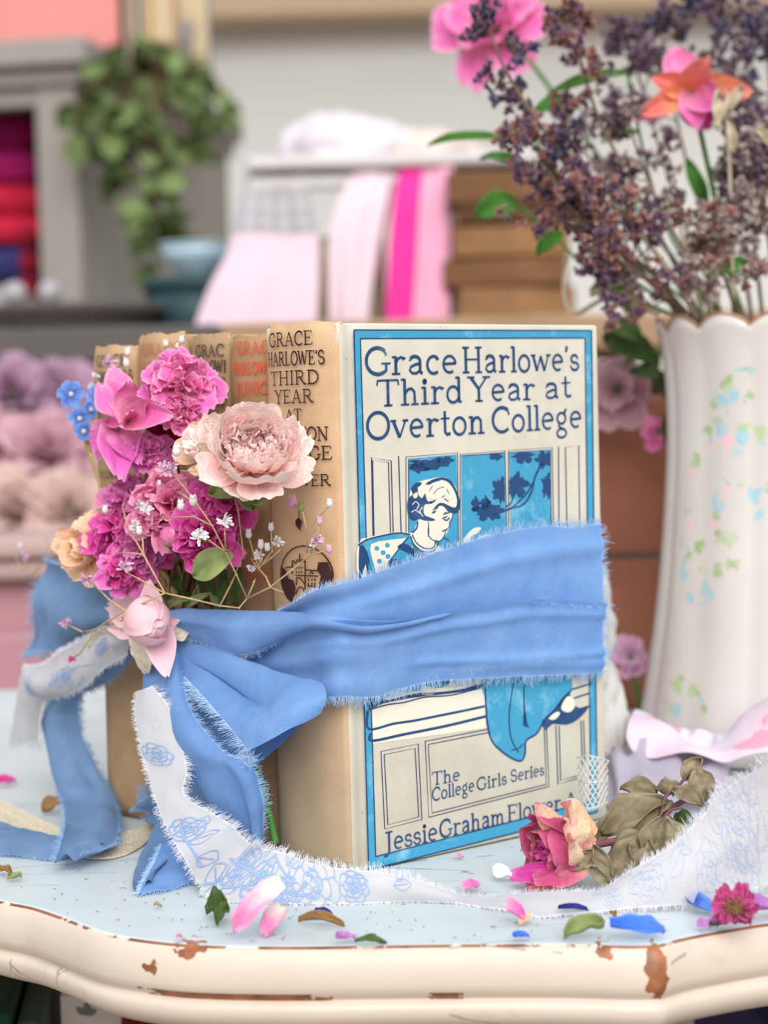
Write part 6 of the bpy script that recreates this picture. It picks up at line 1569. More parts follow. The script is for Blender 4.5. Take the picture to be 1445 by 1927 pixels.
heap('floral_fabric', 'pink and white floral fabric bunched round the foot of the vase', 'fabric', [[(1180, 1400, .80), (1240, 1420, .80), (1320, 1430, .79), (1400, 1430, .78), (1500, 1420, .78)], [(1186, 1352, .82), (1240, 1375, .82), (1310, 1400, .82), (1390, 1380, .81), (1490, 1320, .80)], [(1200, 1345, .86), (1260, 1372, .85), (1330, 1395, .84), (1390, 1370, .83), (1480, 1290, .82)], [(1200, 1500, .80), (1260, 1480, .82), (1330, 1460, .82), (1400, 1400, .83), (1490, 1330, .83)]], M_FLOR, 3, .0035, 2)
heap('floral_fabric', 'white crumpled cloth between the lace and the lying rose\'s leaves', 'fabric', [[(1130, 1500, .775), (1170, 1512, .77), (1220, 1516, .765), (1300, 1510, .765), (1380, 1500, .77)], [(1135, 1440, .79), (1170, 1430, .785), (1220, 1445, .785), (1290, 1460, .785), (1370, 1455, .79)], [(1140, 1420, .81), (1180, 1400, .81), (1230, 1420, .81), (1300, 1450, .80), (1380, 1440, .80)]], fabric('pale_lilac_cotton', srgb(236, 226, 238), srgb(222, 212, 230), .0006), 8, .004, 4)
sc_ = heap('blue_scrap', 'frayed pale blue fabric scrap behind the leaves of the lying rose', 'fabric', [[(1150, 1532, .735), (1180, 1540, .73), (1205, 1530, .735)], [(1150, 1505, .745), (1178, 1500, .745), (1200, 1512, .745)]], M_BLUE, 5, .001, 2)
M_WLACE = plain('white_lace', srgb(214, 210, 206), .95, .05, .1, 900)
M_LACE_keep = M_LACE; M_LACE = M_WLACE
wl = empty('lace_ribbon', on_z(1110, 1520, 0)); tag(wl, 'white diamond-mesh lace standing against the lower right corner of the cream book', 'lace')
lace('lace_strip', [(at(1086, 1426, .730), at(1090, 1512, .728)), (at(1105, 1422, .722), at(1104, 1522, .720)), (at(1125, 1426, .722), at(1128, 1516, .720)), (at(1146, 1432, .73), at(1142, 1508, .728))], root=wl, scallop=.0008)
w2 = empty('lace_ribbon', on_z(1170, 1440, 0)); tag(w2, 'long white lace ruffle bunched right of the book\'s back edge, behind the mesh lace', 'lace')
r5 = Ribbon([(at(1128, 1340, .86), at(1140, 1420, .84)), (at(1150, 1330, .86), at(1160, 1425, .835)), (at(1180, 1350, .86), at(1170, 1430, .83)), (at(1198, 1400, .85), at(1180, 1450, .82)), (at(1210, 1440, .83), at(1180, 1480, .80)), (at(1232, 1470, .81), at(1200, 1500, .79))], 8, 14, [lambda u, v: .004 * math.sin(u * 22) * v], (.001, 120), 4)
for r_ in r5.P:
    for p in r_: p.z = max(p.z, .001)
r5.build('lace_ruffle', M_WLACE, w2, .0006); r5.fray(M_FRAYW, 'ab', .003, .0005, 44)
w3 = empty('lace_ribbon', on_z(1150, 1400, 0)); tag(w3, 'hanging white lace edge just right of the blue band, behind the cream book', 'lace')
r6 = Ribbon([(at(1120, 1060, .88), at(1140, 1070, .90)), (at(1126, 1140, .88), at(1152, 1150, .90)), (at(1128, 1230, .88), at(1158, 1240, .90)), (at(1128, 1320, .88), at(1176, 1320, .89)), (at(1130, 1380, .88), at(1190, 1370, .89)), (at(1130, 1415, .87), at(1195, 1400, .88))], 8, 12, [lambda u, v: .002 * noise.noise(Vector((u * 14, v * 3, 0))) * 2], (.001, 90), 6)
r6.build('lace_ruffle', M_WLACE, w3, .0006)
M_LACE = M_LACE_keep
# ------------------------------------------------------------------ the room behind
def quad_box(name, c, sx, sy, sz, rz, m, parent=None, bevel=.004):
    """box with its base centre at c, turned by rz"""
    b = MB(); b.box(-sx / 2, sx / 2, -sy / 2, sy / 2, 0, sz, Matrix.Rotation(rz, 4, 'Z'))
    L = parent.location if parent else Vector()
    for v in b.v: v += Vector(c) - L
    return b.build(name, m, parent, False, bevel=bevel)
FZ = -.66
M_WALL = plain('greige_wall_paint', srgb(214, 213, 209), .9, .1, .04, 3)
M_BEAM = plain('tan_painted_board', srgb(214, 188, 160), .8, .2, .06, 8)
M_FLOOR = plain('grey_brown_floor', srgb(120, 108, 98), .8, .2, .2, 6)
b = MB(); b.box(-3.5, 3.5, 3.6, 3.7, FZ, 2.4); struct(b.build('wall_back', M_WALL, None, False))
b = MB(); b.box(-3.5, 3.5, -.6, 3.7, FZ - .05, FZ); struct(b.build('floor', M_FLOOR, None, False))
b = MB(); b.box(-3.5, 3.5, 2.95, 3.7, 1.22, 1.27); struct(b.build('shade_slab', M_WALL, None, False))  # unseen slab added overhead to shade the background
zt = at(900, 30, 3.5)
b = MB(); b.box(-3.5, 3.5, 3.5, 3.6, zt.z, zt.z + .25, Matrix.Rotation(.0, 4, 'Z')); struct(b.build('trim_1', M_BEAM, None, False, bevel=.01))
# grey painted cabinet with an open recess, at the left
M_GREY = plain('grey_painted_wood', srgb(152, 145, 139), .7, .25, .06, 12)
M_DGREY = plain('dark_recess_brown', srgb(92, 74, 66), .8, .2, .1, 12)  # darker brown for the inside of the recess
A = at(135, 100, 2.3); Bq = at(424, 140, 3.0)
sd = Vector((Bq.x - A.x, Bq.y - A.y, 0)); SL = sd.length; sd.normalize(); fd = Vector((-sd.y, sd.x, 0))
ztop = at(130, 128, 2.3).z
cab = empty('cabinet', Vector((A.x, A.y, FZ))); tag(cab, 'tall grey painted cabinet with an open recess, blurred at the far left', 'cabinet')
MC = Matrix((( fd.x, sd.x, 0, 0), (fd.y, sd.y, 0, 0), (0, 0, 1, 0), (0, 0, 0, 1)))   # local x along the front to the left, y into depth
H_ = ztop - FZ
def cbox(name, x0, x1, y0, y1, z0, z1, m):
    b = MB(); b.box(x0, x1, y0, y1, z0, z1, MC); return b.build(name, m, cab, False, bevel=.004)
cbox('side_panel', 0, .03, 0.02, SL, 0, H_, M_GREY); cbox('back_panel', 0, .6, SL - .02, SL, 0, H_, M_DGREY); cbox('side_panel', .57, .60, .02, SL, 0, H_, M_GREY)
cbox('front_post', -.004, .046, -.004, .03, 0, H_, M_GREY); cbox('front_post', .55, .60, -.004, .03, 0, H_, M_GREY)
hl = at(60, 198, 2.3).z - FZ
cbox('front_rail', .046, .55, 0, .03, hl, H_, M_GREY)
cbox('top_board', -.025, .63, -.03, SL, H_, H_ + .032, M_GREY); cbox('top_moulding', -.012, .61, -.014, SL, H_ - .02, H_, M_GREY)
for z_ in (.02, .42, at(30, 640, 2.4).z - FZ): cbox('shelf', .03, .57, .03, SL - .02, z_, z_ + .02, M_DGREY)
shz = at(30, 640, 2.4).z + .02
def cloth_stack(name, label, cat, px, py, d, w, dp, h, m, rz=.2, base=None):
    c = at(px, py, d); c.z = base if base is not None else c.z
    e = empty(name, c); tag(e, label, cat)
    n = max(1, int(h / .03)); mm = MB()
    for k in range(n):
        o_ = MB(); rr = random.Random(k + int(px))
        o_.box(-w / 2 + rr.uniform(0, .006), w / 2 - rr.uniform(0, .006), -dp / 2, dp / 2, h * k / n + .0005, h * (k + 1) / n, Matrix.Rotation(rz, 4, 'Z'))
        o_.build('fold', m, e, False, bevel=h / n * .42)
    return e
M_MGT = plain('magenta_cloth', srgb(176, 36, 110), .9, .1, .2, 20); M_REDC = plain('red_cloth', srgb(196, 40, 66), .9, .1, .2, 20); M_DRED = plain('dark_red_cloth', srgb(140, 30, 44), .9, .1, .2, 20)
M_NVY = plain('navy_cloth', srgb(56, 54, 104), .9, .1, .2, 20); M_LGR = plain('light_grey_cloth', srgb(170, 162, 166), .9, .1, .1, 20)
z0 = shz; 
for nm, lab, m, h, px, w in (('folded_cloth', 'light grey folded cloth at the bottom of the pile in the cabinet recess', M_LGR, .05, 12, .10), ('folded_cloth', 'navy folded cloth in the cabinet recess', M_NVY, .045, 12, .11), ('folded_cloth', 'bright red folded cloth under the magenta one in the recess', M_REDC, .075, 10, .11), ('folded_cloth', 'magenta folded cloth on top of the pile in the recess', M_MGT, .085, 10, .10)):
    cloth_stack(nm, lab, 'cloth', px, 600, 2.50, w, .16, h, m, base=z0); z0 += h + .001
cloth_stack('folded_cloth', 'dark red folded cloth beside the pile, next to the recess post', 'cloth', 56, 600, 2.47, .035, .1, .12, M_DRED, base=shz)
TZ = ztop + .033
M_PKB = plain('salmon_box_card', srgb(216, 140, 134), .8, .2, .06, 10)
def tbox(name, label, cat, px, d, w, h, dp, m, base=TZ, rz=.2, parts=True):
    c = at(px, 40, d); c.z = base
    e = empty(name, c); tag(e, label, cat)
    if cat == 'book':
        quad_box('cover', c, w, dp, h, rz, m, e, .002); quad_box('page_block', c + Vector((0, .002, .0)), w * .8, dp * .985 + .006, h * .97, rz, M_PAGES, e, .001)
    else:
        quad_box('body', c, w, dp, h * .7, rz, m, e); quad_box('lid', c + Vector((0, 0, h * .7 + .0005)), w * 1.03, dp * 1.03, h * .3, rz, m, e)
    return e
tbox('storage_box', 'large salmon pink box on top of the grey cabinet', 'box', 60, 2.45, .20, .16, .22, M_PKB)
tbox('upright_book', 'blue book standing on the grey cabinet, next to the salmon box', 'book', 238, 2.50, .016, .14, .12, plain('blue_book_cover', srgb(58, 74, 132), .7, .2))
tbox('upright_book', 'yellow-orange book standing on the grey cabinet', 'book', 296, 2.52, .030, .14, .12, plain('yellow_book_cover', srgb(222, 166, 88), .7, .2))
tbox('upright_book', 'pale grey book standing between the blue and yellow books', 'book', 264, 2.51, .010, .14, .12, plain('grey_book_cover', srgb(190, 186, 180), .7, .2))
tbox('upright_book', 'dark slate book at the right end of the cabinet top', 'book', 352, 2.66, .05, .12, .12, plain('slate_book_cover', srgb(126, 124, 126), .7, .2))
# ivy hanging over the cabinet's side
M_IVY = leafmat('ivy_green', srgb(98, 116, 66), srgb(56, 72, 36)); M_IVY2 = leafmat('light_ivy_green', srgb(140, 158, 104), srgb(98, 122, 66))
ivy = empty('ivy_plant', at(300, 110, 2.55)); ivy.location.z = TZ
tag(ivy, 'trailing green ivy spilling from the top of the grey cabinet down its side', 'plant')
rr = random.Random(31); b1, b2, bs = MB(), MB(), MB()
for k, pts in enumerate(([(300, 78, 2.45), (200, 150, 2.3), (150, 190, 2.25), (140, 240, 2.22)], [(300, 78, 2.45), (250, 170, 2.35), (240, 260, 2.3), (250, 360, 2.3)], [(310, 78, 2.45), (300, 180, 2.35), (300, 300, 2.33), (315, 400, 2.33), (305, 500, 2.33)], [(320, 78, 2.45), (340, 180, 2.45), (350, 270, 2.42), (335, 350, 2.4)], [(300, 78, 2.45), (280, 200, 2.3), (275, 300, 2.3), (290, 400, 2.3), (310, 470, 2.3)], [(330, 110, 2.6), (390, 170, 2.6), (400, 230, 2.6)], [(280, 78, 2.45), (220, 200, 2.28), (190, 250, 2.27)])):
    cv = [Vector(p) for p in cr([at(*p) for p in pts], 8)]
    bs.tube([loc(ivy, p) for p in cv], .0022, 5, .0012)
    for j in range(19):
        p = cv[min(len(cv) - 1, int((.1 + .9 * rr.random()) * len(cv)))]
        d = Vector((rr.gauss(0, 1), rr.gauss(-.4, .7), rr.gauss(-.3, .8))).normalized()
        A_ = p + d * .008; leaf(b1 if rr.random() < .6 else b2, loc(ivy, A_), loc(ivy, A_ + d * rr.uniform(.02, .042)), Vector((rr.gauss(.3, .4), -1, rr.gauss(.5, .4))), rr.uniform(.018, .036), rr.randrange(9999), .2, 5, 4)
bs.build('vine', M_BSTEM, ivy); o = b1.build('foliage', M_IVY, ivy); o['kind'] = 'stuff'; o = b2.build('foliage', M_IVY2, ivy); o['kind'] = 'stuff'
pz = empty('plant_pot', at(322, 100, 2.62)); pz.location.z = TZ; tag(pz, 'grey plant pot behind the ivy on the cabinet', 'pot')
b = MB(); b.lathe([(0, 0), (.03, 0), (.036, .05), (.040, .075), (.036, .075), (.03, .06), (0, .06)], None, 20); b.build('body', M_GREY, pz)
# long work bench behind the table, carrying the shelf of ribbons and the old books
M_BENCH = plain('worn_tan_bench', srgb(164, 134, 106), .7, .2, .15, 12)
BZ = at(1000, 598, 1.72).z
bench = empty('work_bench', Vector((.05, 1.9, FZ))); tag(bench, 'tan topped work bench behind the table, just seen above the cream book', 'bench')
XB0 = at(420, 600, 1.69).x; quad_box('bench_top', Vector(((XB0 + .65) / 2, 1.96, BZ - .03)), .65 - XB0, .56, .03, 0, M_BENCH, bench)
for x_, y_ in ((-.70, 1.74), (.60, 1.74), (-.70, 2.18), (.60, 2.18)): quad_box('leg', Vector((x_, y_, FZ)), .05, .05, BZ - .031 - FZ, 0, M_BENCH, bench)
quad_box('back_board', Vector((-.1, 2.20, FZ + .1)), 1.3, .02, BZ - .04 - FZ - .1, 0, plain('dusk_bench_board', srgb(120, 106, 100), .8, .2, .1, 10), bench)
# small white display rack
M_WHITE = plain('white_painted_rack', srgb(206, 202, 202), .6, .3, .05, 15)
ra = empty('display_rack', Vector((at(700, 300, 1.85).x, 1.85, BZ))); tag(ra, 'small white wooden rack hung with strips of pink and grey fabric', 'rack')
xl, xr = at(470, 300, 1.85).x, at(1000, 300, 1.85).x; zr = at(700, 300, 1.85).z
quad_box('top_shelf', Vector(((xl + xr) / 2, 1.90, zr - .012)), xr - xl, .16, .012, 0, M_WHITE, ra)
for x_ in (xl + .02, xr - .02): quad_box('upright', Vector((x_, 1.95, BZ)), .016, .05, zr - .0125 - BZ, 0, M_WHITE, ra)
quad_box('rail', Vector(((xl + xr) / 2, 1.835, zr - .03)), xr - xl, .012, .012, 0, M_WHITE, ra)
def plaid(name, base, c1, c2, lam):
    t = NT(name, .9, .1); sp = t.n('SeparateXYZ', {0: t.coord('UV')})
    f1 = t.math('GREATER_THAN', t.math('SINE', t.math('MULTIPLY', sp.outputs[0], 2 * PI / lam)), .2); f2 = t.math('GREATER_THAN', t.math('SINE', t.math('MULTIPLY', sp.outputs[1], 2 * PI / lam)), .2)
    t.color(t.mix(t.math('MULTIPLY', f1, .5), t.mix(t.math('MULTIPLY', f2, .5), base, c1), c2)); return t.m
def strip(name, label, secs, m, seed, amp=.004):
    R0 = Ribbon([tuple(at(*p) for p in s_) for s_ in secs], 8, 14, [lambda u, v: amp * math.sin(v * 9 + seed) * (.3 + u)], (.002, 14), seed)
    e = empty(name, R0.P[0][7].copy()); tag(e, label, 'fabric'); R0.build('cloth', m, e, .0012); return e
strip('fabric_strip', 'grey plaid cloth folded over the left end of the white rack', [((590, 306, 1.83), (470, 318, 1.83)), ((580, 340, 1.82), (452, 350, 1.82)), ((590, 400, 1.81), (440, 400, 1.81)), ((600, 450, 1.805), (432, 440, 1.805)), ((600, 470, 1.80), (428, 462, 1.80))], plaid('grey_plaid_cloth', srgb(186, 180, 184), srgb(140, 142, 148), srgb(156, 148, 150), .016), 1)
strip('fabric_strip', 'wide pale pink cloth flaring out below the grey plaid', [((600, 440, 1.79), (440, 440, 1.79)), ((600, 480, 1.785), (424, 480, 1.785)), ((600, 540, 1.775), (392, 540, 1.775)), ((596, 610, 1.765), (362, 620, 1.765)), ((594, 640, 1.76), (350, 650, 1.76))], plain('pale_pink_cloth', srgb(220, 192, 204), .9, .1, .06, 14), 2)
strip('fabric_strip', 'pale pink strip hanging diagonally in the middle of the rack', [((740, 318, 1.82), (670, 318, 1.82)), ((730, 370, 1.80), (640, 370, 1.80)), ((716, 440, 1.79), (620, 440, 1.79)), ((700, 540, 1.785), (618, 540, 1.785)), ((692, 630, 1.78), (620, 630, 1.78))], plain('rose_white_cloth', srgb(222, 200, 210), .9, .1, .06, 14), 3)
strip('fabric_strip', 'hot pink strip hanging from the rack', [((796, 312, 1.815), (752, 316, 1.815)), ((790, 380, 1.80), (740, 380, 1.80)), ((784, 500, 1.79), (730, 500, 1.79)), ((776, 620, 1.785), (726, 620, 1.785))], plain('hot_pink_cloth', srgb(226, 60, 152), .9, .1, .08, 20), 4, .002)
strip('fabric_strip', 'candy pink strip right of the hot pink one', [((852, 308, 1.81), (796, 310, 1.82)), ((850, 380, 1.80), (792, 380, 1.80)), ((848, 500, 1.79), (786, 500, 1.79)), ((846, 620, 1.785), (778, 620, 1.785))], plain('candy_pink_cloth', srgb(228, 162, 188), .9, .1, .06, 20), 5, .002)
strip('fabric_strip', 'thin coral strip at the right edge of the pale diagonal strip', [((748, 320, 1.825), (730, 320, 1.825)), ((732, 400, 1.815), (716, 400, 1.815)), ((718, 470, 1.81), (704, 470, 1.81)), ((712, 520, 1.81), (700, 520, 1.81))], plain('coral_cloth', srgb(220, 120, 136), .9, .1, .1, 20), 6, .001)
quad_box_m = plain('dark_teal_book', srgb(44, 56, 62), .8, .2, .1, 12)
for k, (px, w) in enumerate(((605, .03), (706, .022))):
    e = empty('upright_book', at(px, 600, 1.90)); e.location.z = BZ; tag(e, ('dark book standing between the two pale pink cloths', 'dark book standing between the pale strip and the hot pink strip')[k], 'book')
    c_ = e.location.copy(); quad_box('cover', c_, w, .10, .085, 0, quad_box_m, e, .002); quad_box('page_block', c_ + Vector((0, 0, .001)), w * .8, .104, .08, 0, M_PAGES, e, .001)
# white lace heap on the rack
def crumple_heap(name, label, cat, px, py, d, rx, ry, rz_, m, seed, base):
    c = at(px, py, d); c.z = base; e = empty(name, c); tag(e, label, cat); b = MB(); nu, nv = 40, 14
    for i in range(nv + 1):
        t_ = PI / 2 * i / nv
        for j in range(nu):
            a_ = 2 * PI * j / nu; k = 1 + .35 * noise.noise(Vector((math.cos(a_) * 1.6 + seed, math.sin(a_) * 1.6, t_ * 2))) + .18 * noise.noise(Vector((math.cos(a_) * 5, math.sin(a_) * 5 + seed, t_ * 6)))
            b.v.append(Vector((rx * k * math.cos(a_) * math.cos(t_), ry * k * math.sin(a_) * math.cos(t_), max(0.0004, rz_ * k * math.sin(t_)))))
    b.f = [(i * nu + j, i * nu + (j + 1) % nu, (i + 1) * nu + (j + 1) % nu, (i + 1) * nu + j) for i in range(nv) for j in range(nu)]; b.c = [(0, 0, 0, 1)] * len(b.v)
    b.build('cloth', m, e, sub=1); return e
M_LCW = plain('white_lace_cloth', srgb(216, 206, 212), .95, .05, .1, 60)
crumple_heap('lace_bundle', 'white lace bundle heaped on the left of the white rack', 'lace', 640, 270, 1.90, .075, .05, .045, M_LCW, 3, zr + .001)
crumple_heap('lace_bundle', 'cream lace bundle heaped on the right of the white rack', 'lace', 790, 270, 1.92, .07, .05, .034, plain('cream_lace_cloth', srgb(216, 200, 192), .95, .05, .1, 60), 9, zr + .001)
# stack of brown old books
M_BB = [plain('brown_old_book', srgb(120, 86, 60), .85, .15, .2, 40), plain('dark_brown_old_book', srgb(88, 62, 44), .85, .15, .2, 40), plain('tan_old_book', srgb(142, 106, 74), .85, .15, .2, 40)]
z0 = BZ
for k, (h, m, lab) in enumerate(((.030, 2, 'bottom tan book of the lying stack of old brown books'), (.025, 0, 'second book from the bottom in the stack of old brown books'), (.028, 2, 'third book up in the stack of old brown books'), (.018, 1, 'dark brown book second from the top of the stack'), (.029, 0, 'topmost of the stack of old brown books'))):
    c = at(950, 500, 1.84); c.z = z0 + .0005; e = empty('old_book', c); tag(e, lab, 'book', 'old brown books lying in a stack')
    rz = (.1, -.06, .04, .14, -.03)[k]; w, dp = .105 + .006 * (k % 2), .13
    quad_box('cover', c, w, dp, .003, rz, M_BB[m], e, .001); quad_box('page_block', c + Vector((0, .004, .0031)), w * .95, dp * .92, h - .0062, rz, M_PAGES, e, .001); quad_box('cover', c + Vector((0, 0, h - .003)), w, dp, .003, rz, M_BB[m], e, .001)
    sv = Matrix.Rotation(rz, 3, 'Z') @ Vector((0, -dp / 2 + .001, 0)); quad_box('spine', c + sv + Vector((0, 0, .0003)), w, .006, h - .0006, rz, M_BB[m], e, .0025)
    z0 += h + .001
e = empty('upright_book', at(872, 600, 1.86)); e.location.z = BZ; tag(e, 'grey-green book standing left of the stack of old brown books', 'book'); mg_ = plain('grey_green_book', srgb(104, 110, 104), .8, .2, .15, 20)
quad_box('cover', e.location.copy(), .024, .11, .10, 0, mg_, e, .002); quad_box('page_block', e.location + Vector((0, 0, .001)), .018, .114, .096, 0, M_PAGES, e, .001)
# dish and dark teal thing at the left of the rack
M_DISH = plain('pale_blue_glaze', srgb(176, 204, 218), .3, .5)
dz = empty('bowl', at(376, 520, 1.98)); tag(dz, 'pale blue bowl on the dark teal tin left of the pink cloths', 'bowl')
tz = dz.location.z
b = MB(); b.lathe([(0, .002), (.016, 0), (.018, .002), (.034, .016), (.040, .030), (.038, .030), (.030, .015), (0, .007)], None, 28); b.build('body', M_DISH, dz)
b = MB(); b.lathe([(.0385, .0302), (.0415, .0302), (.0415, .0325), (.0385, .0325), (.0385, .0302)], None, 28); b.build('rim', M_DISH, dz)
tn = empty('tin', Vector((dz.location.x, dz.location.y, BZ))); tag(tn, 'dark teal tin under the pale blue bowl', 'tin')
M_TEAL = plain('dark_teal_enamel', srgb(34, 66, 70), .5, .4, .1, 20)
hh = tz - BZ - .002
b = MB(); b.lathe([(0, .0005), (.052, .0005), (.055, .004), (.055, hh * .75), (.052, hh * .76), (0, hh * .76)], None, 28); b.build('body', M_TEAL, tn)
b = MB(); b.lathe([(0, hh * .765), (.057, hh * .765), (.057, hh * .96), (.054, hh), (0, hh)], None, 28); b.build('lid', M_TEAL, tn)
# pink painted cabinet with dried flowers on it, behind the table's left end
M_PINK = plain('dusty_pink_paint', srgb(178, 130, 138), .6, .3, .06, 14); M_MLD = plain('pale_pink_moulding_paint', srgb(186, 156, 152), .6, .3, .06, 14)
PZ = at(60, 1012, 1.34).z
pc = empty('chest_of_drawers', Vector((-.36, 1.52, FZ))); tag(pc, 'dusty pink painted chest with a moulded top, behind the left end of the table', 'chest')
xr_ = at(175, 1100, 1.34).x; xc = xr_ - .3
quad_box('top_board', Vector((xc + .0, 1.52, PZ - .014)), .63, .37, .014, 0, M_MLD, pc, .004)
quad_box('top_moulding', Vector((xc, 1.52, PZ - .030)), .615, .355, .0155, 0, M_MLD, pc, .006)
quad_box('body', Vector((xc, 1.53, FZ)), .60, .34, PZ - .0305 - FZ, 0, M_PINK, pc, .003)
for k in range(3):
    zq = PZ - .05 - .135 * (k + 1)
    d_ = quad_box('drawer', Vector((xc, 1.352, zq)), .56, .014, .12, 0, M_PINK, pc, .004)
    for sx in (-.15, .15):
        b = MB(); b.ball(Vector((xc + sx, 1.335, zq + .06)) - pc.location, .012); kb = b.build('knob', M_MLD, pc); kb.parent = d_
P_DUST = petalmat('dusty_rose_petal', srgb(182, 130, 142), srgb(204, 158, 170), srgb(224, 192, 198)); P_MAUVE = petalmat('mauve_petal', srgb(150, 110, 134), srgb(176, 138, 162), srgb(204, 170, 190)); P_BEIGE = petalmat('beige_petal', srgb(192, 156, 150), srgb(210, 180, 172), srgb(226, 204, 196))
for k, (px, py, d, rpx, m, lab) in enumerate(((30, 960, 1.45, 80, P_BEIGE, 'beige blurred rose at the bottom left of the flowers on the pink chest'), (130, 955, 1.44, 76, P_BEIGE, 'beige blurred rose nearest the peach rose, on the pink chest'), (-30, 850, 1.52, 86, P_DUST, 'dusty pink rose cut by the left edge, on the pink chest'), (90, 850, 1.50, 84, P_DUST, 'dusty pink rose in the middle of the heap on the pink chest'), (190, 870, 1.52, 70, P_BEIGE, 'pale rose at the right of the heap on the pink chest'), (20, 740, 1.58, 74, P_MAUVE, 'mauve rose at the top left of the heap on the pink chest'), (110, 740, 1.60, 70, P_MAUVE, 'mauve rose at the top of the heap, behind the blue larkspur'))):
    C = at(px, py, d); e = empty('pink_rose', C); tag(e, lab, 'flower', 'roses heaped on the pink chest'); k_ = d / FPX; a_ = Vector((.1, -.8, .5)).normalized()
    rings(e, C - a_ * rpx * .3 * k_, a_, [(7, rpx * .1 * k_, 74, rpx * 1.15 * k_, rpx * k_, .25, .2, .2, 0)], m, 600 + k)
    rings(e, C - a_ * rpx * .3 * k_, a_, [(8, rpx * .1 * k_, 44, rpx * k_, rpx * .8 * k_, .3, .2, .2, 0), (7, rpx * .06 * k_, 16, rpx * .9 * k_, rpx * .5 * k_, .4, .2, .25, 0)], m, 650 + k, 'ruffled_center', single=True)
    b = MB(); b.tube([loc(e, C), loc(e, Vector((C.x * .95, C.y + .02, PZ + .001)))], .002, 6); b.build('stem', M_GSTEM, e)
# dark basket of round things at the far left, between chest and cabinet
bk_ = empty('basket', at(110, 700, 1.95)); bk_.location.z = BZ; tag(bk_, 'dark grey wicker basket at the left end of the bench, below the ivy', 'basket')
quad_box('side_leaf', Vector((XB0 - .3, 1.96, BZ - .03)), .596, .56, .03, 0, plain('dark_grey_leaf', srgb(96, 90, 88), .8, .2, .1, 12), bench)
t = NT('dark_wicker', .8, .2); w_ = t.weave(.012); t.color(t.mix(w_, srgb(70, 62, 60), srgb(112, 102, 98))); t.bump(w_, .6, .003)
b = MB(); hb = at(100, 592, 1.95).z - BZ
b.lathe([(0, .001), (.085, .001), (.10, hb * .5), (.105, hb), (.10, hb), (.09, hb * .5), (0, .01)], None, 32); b.build('body', t.m, bk_)
b = MB(); b.lathe([(.100, hb - .003), (.109, hb - .003), (.109, hb + .006), (.100, hb + .006), (.100, hb - .003)], None, 32); b.build('rim', t.m, bk_)
M_BALL = plain('pearly_grey_bauble', srgb(168, 162, 166), .3, .5)
for k, (px, py) in enumerate(((205, 606), (96, 628), (30, 608))):
    c = at(px, py, 1.92); e = ob('glass_ball', [], [], M_BALL); 
    b = MB(); b.ball((0, 0, 0), .012, None, 16, 12); bpy.data.objects.remove(e); e = b.build('glass_ball', M_BALL); e.location = c
    e.location.z = max(c.z, BZ + .012) if k == 0 else BZ + hb + .0195
    tag(e, ('pearly ball right of the basket rim', 'pearly ball in the middle of the basket rim', 'pearly ball at the left of the basket rim')[k], 'ball', 'pearly balls by the basket')
# wooden crate standing on the table behind the vase
M_CRATE = plain('red_brown_wood', srgb(158, 100, 78), .7, .25, .22, 16)
cr0 = on_z(1215, 1345, 0); ce = empty('wooden_crate', Vector((cr0.x + .05, 1.08, 0))); tag(ce, 'red-brown wooden crate standing on end behind the vase', 'crate')
hc = at(1200, 745, 1.04).z
for nm, dx, dy, sx, sy, z0_, h in (('side_board', -.085, 0, .012, .10, .0005, hc), ('side_board', .085, 0, .012, .10, .0005, hc), ('front_board', 0, -.051, .182, .010, .0005, hc * .48), ('front_board', 0, -.051, .182, .010, hc * .50, hc * .5), ('top_board', 0, 0, .158, .09, hc - .012, .012)):
    quad_box(nm, ce.location + Vector((dx, dy, z0_)), sx, sy, h, 0, M_CRATE, ce, .002)
# low pink roses and leaves drooping between the cream book and the vase
for k, (px, py, d, rpx, m, lab) in enumerate(((1160, 735, .99, 62, P_DUST, 'dusty pink rose behind the top right corner of the cream book'), (1238, 815, .97, 30, P_PINK, 'small pink rosebud hanging against the vase\'s left side'), (1185, 1235, .98, 34, P_LILAC, 'pale lilac rose low behind the cream book, beside the vase foot'))):
    C = at(px, py, d); e = empty('pink_rose', C); tag(e, lab, 'flower'); k_ = d / FPX; a_ = Vector((-.2, -.9, .1)).normalized()
    rings(e, C - a_ * rpx * .3 * k_, a_, [(6, rpx * .1 * k_, 70, rpx * 1.05 * k_, rpx * .9 * k_, .25, .2, .16, 0), (6, rpx * .1 * k_, 34, rpx * .9 * k_, rpx * .7 * k_, .35, .2, .2, 0)], m, 680 + k)
    b = MB(); b.tube([loc(e, Vector(p)) for p in cr([C, at(px + 25, py - 60, d), at(1285, 660 if k < 2 else 1180, .95 if k < 2 else 1.0)], 5)] if k < 2 else [loc(e, C), loc(e, Vector((C.x + .006, C.y, .001)))], .0012, 6); b.build('stem', M_GSTEM, e)
gb = empty('green_branch', at(1280, 650, .96)); tag(gb, 'dark green rose leaves between the cream book\'s corner and the vase rim', 'leaves')
for k, (a, T, w) in enumerate((((1240, 690, .97), (1135, 640, .99), 60), ((1210, 650, .97), (1150, 610, .99), 44), ((1250, 720, .96), (1190, 700, .98), 40), ((1262, 760, .955), (1240, 700, .96), 30), ((1262, 850, .96), (1250, 780, .96), 22))):
    A, B = at(*a), at(*T); add_leaf(gb, A, B, TOCAM(A) + Vector((0, 0, .6)), w * a[2] / FPX, M_DLEAF, 520 + k, 'leaf')
b = MB(); b.tube([loc(gb, Vector(p)) for p in cr([at(1300, 640, .96), at(1262, 690, .96), at(1258, 760, .955), at(1262, 860, .955)], 6)], .0012, 6); b.build('stem', M_GSTEM, gb)
